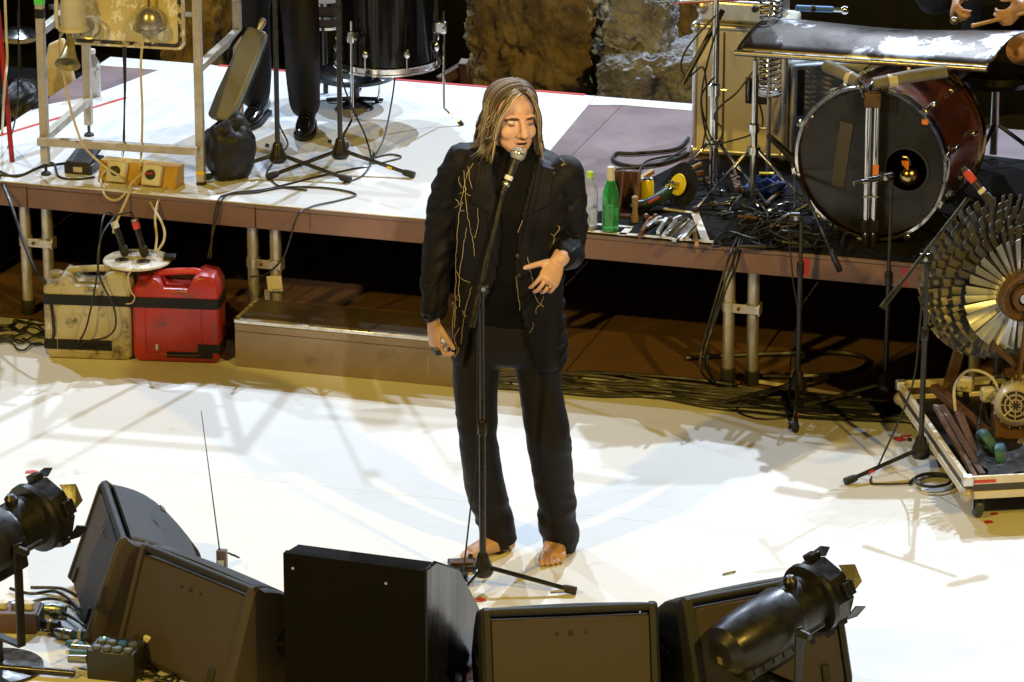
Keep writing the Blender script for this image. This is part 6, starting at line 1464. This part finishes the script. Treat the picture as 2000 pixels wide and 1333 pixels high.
# hair
rh = random.Random(4)
cap = MB(); cap.ball(H(0, -.036, .040), (.0805, .0905, .0905), 28, 18, rot=HM); hair_cap = cap.build('scalp_hair', X['hair_d'], SG, True)
hb_ = MB()
dn = V((0, 0, -1))
for lock in range(92):
    s = -1 if lock % 2 else 1
    q = rh.random(); L0 = rh.uniform(.105, .190); w1 = rh.uniform(-.002, .018) + (.010 if s < 0 else 0); w2 = rh.uniform(-.014, .026) + (.020 if s < 0 else -.004)
    fwd = rh.uniform(-.014, .014) + .012 * (1 - q); flip = rh.random() < .14; lift0 = rh.uniform(.0, .010)
    c = rh.random(); tone = 2 if c < .42 else (1 if c < .80 else 0)
    for i in range(24):
        qq = min(1, max(0, q + rh.uniform(-.05, .05))); d0 = .062 - .155 * qq
        back = max(0, (qq - .45) / .55); amax = R(96 + 8 * rh.random()); lift = lift0 + rh.uniform(0, .004)
        pts = []
        for k in range(6):
            f = k / 5; a = amax * f
            ddv = d0 - (.018 + .03 * (1 - qq)) * f * (1 if qq < .75 else .5) - back * .05 * math.sin(a)
            e = max(0.05, 1 - ((d0 + .022) / .112) ** 2) ** .5
            xx = s * (.0845 * math.sin(a)) * (e * .75 + .25) + .014 * (1 - f)
            uu = .036 + .092 * math.cos(a) * (e * .70 + .30) - .004 * (1 - e)
            pts.append(H(xx * (1 - back * .35 * f), ddv, uu) + (rx * s * math.sin(a) + up * math.cos(a)) * lift)
        p = pts[-1].copy(); ln = L0 * rh.uniform(.88, 1.05); out = rx * s; j = V((rh.uniform(-.004, .004), rh.uniform(-.004, .004), 0))
        pts += [p + dn * ln * .33 + out * w1 * .6 + fw * fwd * .3 + j, p + dn * ln * .68 + out * w1 + fw * fwd + j * 1.3, p + dn * ln * (.92 if flip else 1) + out * (w2 + (.030 if flip else 0)) + fw * fwd * 1.2 + j * .6]
        c = rh.random(); hb_.mi = tone if c < .7 else rh.choice((0, 1, 2) if qq < .5 else (0, 1, 1))
        r_ = rh.uniform(.0010, .0021)
        cp_ = crom(pts, 2); lo_ = hb_.mi; sp_ = rh.randint(7, 11); hb_.mi = rh.choice((0, 1, 1)); hb_.tube(cp_[:sp_ + 1], [r_ * .8, r_], 4, flat=.6); hb_.mi = lo_; hb_.tube(cp_[sp_:], [r_, r_ * 1.05, r_, r_ * .8, .0004], 4, flat=.6)
for lock in range(30):                                      # locks falling from the parting over the temples
    s = -1 if lock % 2 else 1; G0 = rh.random(); W0 = rh.uniform(-.006, .006); ln0 = rh.uniform(.02, .105); o0 = rh.uniform(-.008, .016) + (.012 if s < 0 else 0); lf0 = rh.uniform(0, .009); fz0 = rh.uniform(-.012, .014)
    c = rh.random(); tone = 2 if c < .5 else (1 if c < .75 else 0)
    for i in range(20):
        g_ = min(1, max(0, G0 + rh.uniform(-.09, .09))); w_ = W0 + rh.uniform(-.002, .002); lf = lf0 + rh.uniform(0, .003)
        pts = [H(.015 + s*.002, .030 + .035*g_, .122 - .022*g_), H(.007 + s*(.026 + .012*(1-g_)) + w_, .052 + .036*g_ + lf*.3, .104 - .014*g_ + lf*.5), H(s*(.052 + .010*(1-g_)) + w_, .056 + .030*g_ + lf*.5, .062 - .006*g_), H(s*(.070 + .006*(1-g_) + lf*.4) + w_, .044 + .028*g_ + lf*.3, .012), H(s*(.078 + lf*.5) + w_, .030 + .024*g_, -.04)]
        p = pts[-1]; ln = ln0 * rh.uniform(.85, 1.08); j = V((rh.uniform(-.003, .003), rh.uniform(-.003, .003), 0))
        pts += [p + dn * ln * .6 + rx * s * o0 * .5 + j, p + dn * ln + rx * s * o0 + fw * fz0 + j * .5]
        hb_.mi = tone if rh.random() < .75 else rh.choice((0, 1, 2)); r_ = rh.uniform(.0010, .0021)
        cp_ = crom(pts, 3); lo_ = hb_.mi; sp_ = rh.randint(2, 6); hb_.mi = rh.choice((0, 1)); hb_.tube(cp_[:sp_ + 1], [r_ * .7, r_], 4, flat=.6); hb_.mi = lo_; hb_.tube(cp_[sp_:], [r_, r_, r_ * .8, .0004], 4, flat=.6)
for i in range(60):                                         # flyaway hairs
    s = rh.choice((-1, -1, 1)); p = H(s * rh.uniform(.07, .09), rh.uniform(-.07, .03), rh.uniform(-.09, .03))
    hb_.mi = rh.choice((0, 1, 2)); hb_.tube([p, p + rx * s * rh.uniform(.01, .03) + dn * rh.uniform(.02, .05), p + rx * s * rh.uniform(.02, .055) + dn * rh.uniform(.04, .09)], [.0009, .0007, .0003], 3, 3)
hair = hb_.build('hair', [X['hair_d'], X['hair_m'], X['hair_b']], SG, True, angle=80)

# clothes
def ring_px(y, xl, xr, Y, dh, tilt=0, n=28, ex=2.5):
    a, c = Q(xl, y - tilt, Y), Q(xr, y + tilt, Y); m = (a + c) / 2; hx = (c - a) / 2; out = []
    for k in range(n):
        t_ = 2 * math.pi * k / n; ct_, st_ = math.cos(t_), math.sin(t_)
        out.append(m + hx * (abs(ct_) ** (2/ex) * (1 if ct_ >= 0 else -1)) + V((0, dh * abs(st_) ** (2/ex) * (1 if st_ >= 0 else -1), 0)))
    return out
rows = [(706, 882, 1102, .06, .125, 6), (684, 880, 1104, .06, .132, 5), (620, 888, 1102, .06, .128, 5), (545, 893, 1097, .06, .122, 7), (470, 886, 1103, .06, .128, 9), (400, 884, 1110, .06, .130, 11), (345, 886, 1116, .065, .118, 14), (318, 892, 1114, .07, .098, 16), (300, 905, 1104, .08, .078, 15), (290, 935, 1070, .085, .062, 9)]
def tors(k, dy=0): 
    out = []
    for (y, xl, xr, Y, dh, tl) in rows:
        mid_ = (xl + xr) / 2; out.append(ring_px(y + dy, mid_ + (xl - mid_) * k, mid_ + (xr - mid_) * k, Y, dh * k, tl))
    return out
def sleeve(bb, pts, rad):
    limb(bb, pts, rad, 20, 6)
SLL = [Q(901, 316, .07), Q(876, 380, .09), Q(860, 455, .10), Q(853, 535, .075), Q(847, 608, .025)]
SRR = [Q(1102, 340, .06), Q(1112, 405, .08), Q(1112, 482, .085), Q(1106, 494, -.02), Q(1099, 501, -.125)]
jb = MB(); jb.loft(tors(1.0)); jb.box(Q(918, 300, .075), (.085, .085, .050), Quaternion((0, 1, 0), R(5))); jb.box(Q(1094, 336, .07), (.085, .085, .050), Quaternion((0, 1, 0), R(20))); sleeve(jb, SLL, [.062, .058, .051, .048, .040]); sleeve(jb, SRR, [.066, .058, .056, .052, .043])
J_open = [(962, 300), (1050, 300), (1012, 455), (1005, 560), (1030, 660), (1056, 770), (895, 770), (915, 650), (968, 545), (978, 455)]
def inpoly(x, y, poly):
    r = False; n_ = len(poly)
    for i in range(n_):
        x0, y0 = poly[i]; x1, y1 = poly[(i+1) % n_]
        if (y0 > y) != (y1 > y) and x < (x1 - x0) * (y - y0) / (y1 - y0) + x0: r = not r
    return r
def to_px(p):
    d = p - cam.location; dep = d.y * _c - d.z * _s; u = d.y * _s + d.z * _c
    return 1000 + 8100 * d.x / dep, 666.5 - 8100 * u / dep
def folds(amp, fr, seed, dirv=(0, 0, 1)):
    dv_ = V(dirv).normalized()
    def f(p, n):
        q = p - dv_ * (p.dot(dv_) * .45)
        a = 1 - abs(mnoise.noise(V((q.x * fr, q.y * fr, q.z * fr * 1.0 + seed)))) * 2
        c = mnoise.noise(V((p.x * fr * .45 + seed, p.y * fr * .45, p.z * fr * .5)))
        return amp * (.55 * a * abs(a) + .8 * c)
    return f
def jfold(p, n):
    # sleeves wrinkle across the elbow, the body hangs in long soft folds
    px_, py_ = to_px(p)
    arm = (px_ < 882 or (px_ > 1092 and py_ > 380))
    if arm:
        w = mnoise.noise(V((p.x * 9, p.y * 9, p.z * 26 + p.x * 14))); v = 1 - 2 * abs(mnoise.noise(V((p.x * 7 + 3, p.y * 7, p.z * 19 - p.x * 16))))
        return .004 * w + .011 * max(v, 0) ** 1.5
    return .008 * mnoise.noise(V((p.x * 8, p.y * 8, p.z * 2.6))) + .006 * (1 - 2 * abs(mnoise.noise(V((p.x * 7 + 5, p.y * 6, p.z * 5)))))
def jdrop(p, n):
    x, y = to_px(p)
    if n.z < -.55 and y > 700: return True
    if (p - SLL[-1]).length < .043 and n.dot((SLL[-1] - SLL[-2]).normalized()) > .72: return True
    if (p - SRR[-1]).length < .046 and n.dot((SRR[-1] - SRR[-2]).normalized()) > .72: return True
    return p.y < .06 and inpoly(x, y, J_open)
jk = finish(fuse(jb, .0075, 3), 'jacket', [X['suit']], SG, jfold, jdrop, .005)
sb_ = MB(); sb_.loft(tors(.90, 4)[2:]); sb_.tube([nb + V((0, -.01, -.02)), nb + V((0, -.012, .035)), nb + V((0, -.014, .05))], [.078, .070, .068], 18)
sh = finish(fuse(sb_, .009, 4), 'shirt', [X['shirt']], SG, folds(.007, 8, 4.4))
for y in (395, 440, 490, 540):
    pass
tb_ = MB(); tb_.loft([ring_px(y, xl, xr, .06, dh, 2) for y, xl, xr, dh in ((708, 930, 1058, .07), (695, 905, 1082, .10), (660, 898, 1094, .112), (600, 900, 1090, .108))])
TLL = [Q(932, 690, .06), Q(928, 760, .045), Q(933, 850, .03), Q(946, 940, .06), Q(963, 1005, .09), Q(974, 1052, .10)]
TRR = [Q(1048, 690, .06), Q(1058, 770, .035), Q(1071, 850, .015), Q(1080, 940, .05), Q(1089, 1010, .085), Q(1095, 1053, .10)]
limb(tb_, TLL, [.088, .084, .070, .070, .060, .058], 22, 6); limb(tb_, TRR, [.084, .074, .079, .069, .063, .057], 22, 6)
def tfold(p, n):
    low = max(0, min(1, (.42 - p.z) / .3)); kn = math.exp(-((p.z - .5) / .12) ** 2)
    a = mnoise.noise(V((p.x * 11, p.y * 8, p.z * 2.4 + 2)))
    c = 1 - 2 * abs(mnoise.noise(V((p.x * 7 + 9, p.y * 7, p.z * 17 + p.x * 9))))
    return .010 * a + (.012 * low ** 2 + .006 * kn) * max(c, -.1)
def tdrop(p, n): return p.z < .125 and n.z < -.6
tr = finish(fuse(tb_, .0075, 3), 'trousers', [X['trouser']], SG, tfold, tdrop, .004)
for T_ in (TLL, TRR):
    e = T_[-1]; dd_ = (T_[-1] - T_[-2]).normalized()
    MB().lathe([(.058, -.036), (.064, -.034), (.066, .0), (.066, .012), (.059, .014)], e, dd_, 28, closed=True).build('turn_up', X['trouser'], SG, True)
# things laid on the jacket: found by casting a line from the viewer's side onto the cloth
jme = jk.data; jv = [PM[SG] @ v.co for v in jme.vertices]; bvh = BVHTree.FromPolygons(jv, [tuple(p.vertices) for p in jme.polygons])
def cloth_pt(px_, py_, off=.003):
    d = _ray(px_, py_).normalized(); h = bvh.ray_cast(cam.location, d)
    if h[0] is None: return None
    n_ = h[1] if h[1].dot(d) < 0 else -h[1]
    return h[0] + n_ * off
def px_line(pts, step=5):
    out = []; pts = [V((x, y, 0)) for x, y in pts]
    for p in crom(pts, 8): out.append(p)
    return out
rt = random.Random(17)
def thread(pts, r=.0009, m='thread', nm='loose_thread', jit=2.0):
    run = []
    for p in px_line(pts):
        c = cloth_pt(p.x + rt.uniform(-jit, jit) * .5, p.y + rt.uniform(-jit, jit) * .3, .0035 + .002 * rt.random())
        if c is not None and (not run or (c - run[-1]).length < .05): run.append(c)
    if len(run) > 3: MB().tube(run, r * rt.uniform(.8, 1.2), 5).build(nm, X[m], SG, True)
for pts in (((925, 320), (912, 345), (905, 380), (897, 430), (894, 480), (892, 560), (890, 640)), ((915, 325), (925, 380), (940, 400)), ((908, 335), (912, 400), (918, 440), (925, 470), (928, 500)), ((940, 338), (935, 400), (934, 440), (928, 465)), ((913, 378), (930, 390), (942, 402)), ((913, 445), (905, 500), (898, 550), (900, 600)), ((893, 530), (905, 545), (920, 552)), ((922, 560), (912, 600), (905, 640), (902, 670)), ((900, 640), (890, 660), (895, 690)), ((888, 600), (886, 650), (880, 690)),
            ((1042, 360), (1045, 400), (1035, 440), (1025, 470), (1020, 500)), ((1060, 330), (1052, 350), (1050, 380)), ((1040, 400), (1030, 420), (1028, 460), (1030, 500), (1038, 540), (1045, 580), (1062, 600)), ((1062, 565), (1058, 590), (1048, 600), (1046, 612)), ((1072, 330), (1074, 360), (1070, 400)), ((1095, 312), (1102, 318), (1097, 325), (1106, 322)), ((1007, 540), (1015, 600), (1020, 650), (1035, 690), (1045, 712)), ((1020, 430), (1005, 470), (998, 500)), ((905, 395), (900, 410), (908, 412)), ((938, 330), (944, 345), (950, 340)), ((1035, 690), (1042, 705), (1050, 712), (1044, 718)), ((1005, 590), (1025, 592), (1045, 598)), ((1050, 345), (1056, 352), (1048, 358), (1058, 362)), ((885, 590), (893, 600), (889, 612))):
    thread(pts)
for k in range(12):
    x, y = rt.choice(((rt.uniform(890, 945), rt.uniform(320, 680)), (rt.uniform(1035, 1090), rt.uniform(330, 690))))
    thread(((x, y), (x + rt.uniform(-7, 7), y + rt.uniform(4, 12)), (x + rt.uniform(-9, 9), y + rt.uniform(10, 22))), .0008, jit=1)
# front edges, lapels and pocket flap
thread([(1012, 455), (1005, 560), (1030, 660), (1052, 722)][0:4], .0022, 'suit', 'front_edge', 0); thread([(978, 455), (968, 545), (918, 650), (905, 722)], .0022, 'suit', 'front_edge', 0)
def patch(quad, nm, off=.007, nu=10, nv=14, m='suit'):
    vs = []; ok = []; 
    for j in range(nv + 1):
        for i in range(nu + 1):
            u, v = i / nu, j / nv
            x = (quad[0][0]*(1-u) + quad[1][0]*u)*(1-v) + (quad[3][0]*(1-u) + quad[2][0]*u)*v; y = (quad[0][1]*(1-u) + quad[1][1]*u)*(1-v) + (quad[3][1]*(1-u) + quad[2][1]*u)*v
            c = cloth_pt(x, y, off); ok.append(c is not None and c.y < .12); vs.append(c if c is not None else V((0, 0, 0)))
    fs = []
    for j in range(nv):
        for i in range(nu):
            a = j*(nu+1)+i; q = (a, a+1, a+nu+2, a+nu+1)
            if all(ok[z_] for z_ in q): fs.append(q)
    if fs:
        me_b = MB(); me_b.add(vs, fs); o = me_b.build(nm, X[m], SG, True, angle=80)
        bm_ = bmesh.new(); bm_.from_mesh(o.data); bmesh.ops.delete(bm_, geom=[v for v in bm_.verts if not v.link_faces], context='VERTS'); bm_.to_mesh(o.data); bm_.free()
        s_ = o.modifiers.new('s', 'SOLIDIFY'); s_.thickness = .005
patch([(935, 312), (960, 308), (976, 520), (968, 535)], 'lapel'); patch([(935, 312), (948, 330), (958, 420), (918, 395)], 'lapel'); patch([(1052, 308), (1078, 320), (1022, 530), (1012, 500)], 'lapel'); patch([(1058, 322), (1082, 330), (1072, 400), (1040, 420)], 'lapel')
patch([(1050, 560), (1095, 556), (1094, 574), (1052, 580)], 'pocket_flap', .006)
for (x, y) in ((1003, 500), (1006, 540)):
    c = cloth_pt(x + 8, y, .003)
    if c is not None: MB().lathe([(.008, 0), (.008, .003), (0, .004)], c, (0, -1, .2), 12).build('button', X['black'], SG, True)
# object held in the lowered hand
hp = J['wl'] + V((.012, -.035, -.125))
t = thing('harmonica', 'small black and brass box held in the singer\'s lowered hand', 'hand prop', hp)
MB().box((0, 0, 0), (.026, .050, .022), Quaternion((0, 0, 1), R(25))).build('case', X['black'], t, bevel=.004); MB().box((0, -.002, .0125), (.022, .046, .003), Quaternion((0, 0, 1), R(25))).build('cover', X['brass'], t)
cable('thin pale thread hanging from the singer\'s lowered hand', [hp + V((-.03, -.02, -.01)), hp + V((-.032, -.025, -.05)), hp + V((-.028, -.03, -.09))], .0008, 'thread', name='thread', cat='thread', group='threads')

# ---- the bass player standing at the back left (legs in view)
fR = P(592, 275, DECK + .006); fLp = P(480, 255, DECK + .006)
base = V(((fR.x + fLp.x) / 2, fR.y + .15, DECK + .006))
BP = thing('person', 'musician in black trousers and shiny shoes standing behind the microphone stands', 'person', base)
hip = base + V((0.02, .12, .90)); kn1 = fR + V((-.01, .14, .50)); kn2 = fLp + V((.03, .14, .50)); an1 = fR + V((0, .20, .10)); an2 = fLp + V((.03, .20, .10))
def figure(root, hip, legs, arms, head, yaw=0):
    b = MB(); ch = hip + V((0, .0, .42)); nk = hip + V((0, 0, .58))
    limb(b, [hip, ch, nk], [.12, .13, .06]); b.ball(head + V((0, -.01, 0)), (.075, .095, .115), 18, 12); b.ball(head + V((0, -.06, -.05)), (.05, .05, .06), 14, 10); b.tube([head + V((0, -.09, .01)), head + V((0, -.115, -.03))], [.01, .013], 8)
    limb(b, [nk, head + V((0, .02, -.08))], [.055, .055])
    for (k, a) in legs: limb(b, [hip, k, a], [.085, .06, .04])
    for (s_, e_, w_, d_, th_, bk_) in arms:
        limb(b, [s_, e_, w_], [.05, .042, .028]); hand(b, w_, d_, th_, bk_, (.8, 1.0, .7), 1.05, .5)
    finish(fuse(b, .007, 2), 'body', [X['skin']], root)
    j = MB(); limb(j, [hip + V((0, 0, -.05)), hip + V((0, 0, .2)), ch, nk + V((0, 0, -.05))], [.16, .15, .165, .10], 20)
    for (s_, e_, w_, d_, th_, bk_) in arms: limb(j, [s_, e_, e_.lerp(w_, .88)], [.07, .06, .045])
    finish(fuse(j, .012, 3), 'jacket', [X['suit']], root, folds(.006, 7, 2.2))
    tz = MB()
    for (k, a) in legs: limb(tz, [hip + V(((k.x - hip.x) * .6, 0, -.06)), k, k.lerp(a, .6), a + V((0, 0, .01))], [.10, .078, .074, .066], 20)
    finish(fuse(tz, .010, 3), 'trousers', [X['trouser']], root, folds(.007, 8, 6.1))
    hr_ = MB(); hr_.ball(head + V((0, .02, .03)), (.082, .095, .105), 18, 12); hr_.build('hair', X['hair_d'], root, True)
def shoe(root, toe, d, z):
    d = V(d).normalized(); s_ = V((-d.y, d.x, 0)); o = V((toe.x, toe.y, z))
    secs = []
    for f, hw, top in ((0, .012, .03), (.02, .030, .045), (.06, .040, .055), (.11, .043, .070), (.16, .038, .092), (.22, .036, .10), (.265, .034, .09), (.285, .018, .07)):
        c = o - d * f; ring = []
        for k in range(16):
            a = 2 * math.pi * k / 16; ring.append(c + s_ * (hw * math.cos(a)) + V((0, 0, .014 + (top - .014) * (.5 + .5 * math.sin(a)))))
        secs.append(ring)
    p = MB().loft(secs).build('shoe', X['leather'], root, True, angle=60)
    sl = [[o - d * f + s_ * hw + V((0, 0, .0)), o - d * f - s_ * hw] for f, hw in ((-.006, .012), (.02, .036), (.07, .047), (.12, .047), (.20, .04), (.28, .034), (.292, .018))]
    poly = [(q[0].x, q[0].y) for q in sl] + [(q[1].x, q[1].y) for q in reversed(sl)]
    MB().prism(poly, (0, 0, z), (1,0,0), (0,1,0), (0,0,1), .001, .016).build('sole', X['rubber'], p, True)
    for k in range(3):
        c = o - d * (.105 + .02 * k) + V((0, 0, .071 + .011 * k)); MB().tube([c - s_ * .018, c + V((0, 0, .006)), c + s_ * .018], .0025, 6, 3).build('lace', X['cable'], p, True)
arm0 = hip + V((-.22, .02, .52)); arm1 = hip + V((.22, .02, .52))
figure(BP, hip, [(kn1, an1), (kn2, an2)], [(arm0, arm0 + V((-.06, -.02, -.28)), arm0 + V((.10, -.22, -.34)), V((.6, -.5, -.2)), V((0, -.3, 1)), V((-.3, -.8, .3))), (arm1, arm1 + V((.08, 0, -.28)), arm1 + V((-.02, -.22, -.40)), V((-.6, -.4, -.3)), V((0, -.3, 1)), V((.3, -.8, .3)))], hip + V((0, -.03, .78)))
shoe(BP, fR + V((0, -.005, 0)), (-.05, -1, 0), DECK + .006); shoe(BP, fLp, (-.25, -1, 0), DECK + .006)

# ---- the drummer seated behind the metal sheet (hands in view)
w1 = Q(1872, -4, 2.62); w2 = Q(1992, 12, 2.55)
seat = V((2.05, 3.05, DECK + .48))
DP = thing('person', 'seated drummer in black with mallet in hand behind the metal sheet', 'person', V((seat.x, seat.y, DECK + .008)))
k1 = seat + V((-.28, -.40, .02)); k2 = seat + V((.28, -.40, .02))
s1 = seat + V((-.21, 0, .54)); s2 = seat + V((.21, 0, .54))
figure(DP, seat + V((0, 0, .04)), [(k1, k1 + V((-.02, -.05, -.40))), (k2, k2 + V((.02, -.05, -.40)))], [(s1, s1.lerp(w1, .5) + V((-.10, .05, -.16)), w1, V((-.25, -.85, -.35)), V((.35, -.2, .9)), V((-.7, -.3, .6))), (s2, s2.lerp(w2, .5) + V((.14, .05, -.14)), w2, V((-.5, -.7, -.3)), V((-.2, -.3, .9)), V((.5, -.5, .6)))], seat + V((-.02, -.06, .84)))
shoe(DP, k1 + V((-.03, -.24, 0)), (-.1, -1, 0), DECK + .01); shoe(DP, k2 + V((.03, -.24, 0)), (.1, -1, 0), DECK + .01)
t = thing('drum_throne', 'round black throne under the seated drummer', 'stool', V((seat.x, seat.y, DECK + .008)))
MB().lathe([(0, .33), (.15, .335), (.165, .36), (.15, .385), (0, .39)], n=28).build('seat', X['leather'], t); MB().cyl((0, 0, .02), (0, 0, .33), .018, n=12).build('column', X['chrome'], t)
for k in range(3): a = R(120 * k); MB().cyl((0, 0, .16), (.2 * math.cos(a), .2 * math.sin(a), .01), .010, n=8).build('leg', X['chrome'], t)
for k, (w_, d_) in enumerate(((w1, V((-.12, -.75, -.30))), (w2, V((-.85, -.35, -.12))))):
    d_ = d_.normalized(); c = w_ + V((-.02, -.075, -.035)) if k == 0 else w_ + V((-.05, -.06, -.03))
    t = thing('mallet', ['steel ball headed mallet in the drummer\'s hand', 'pale drumstick in the drummer\'s other hand at the right edge'][k], 'mallet', c)
    MB().cyl(-d_ * .16, d_ * (.06 if k == 0 else .16), .008, n=10).build('shaft', X['wood_light'] if k else X['stand'], t); MB().ball(d_ * (.07 if k == 0 else .165), .017 if k == 0 else .010, 14, 10).build('head', X['steel'] if k == 0 else X['wood_light'], t)
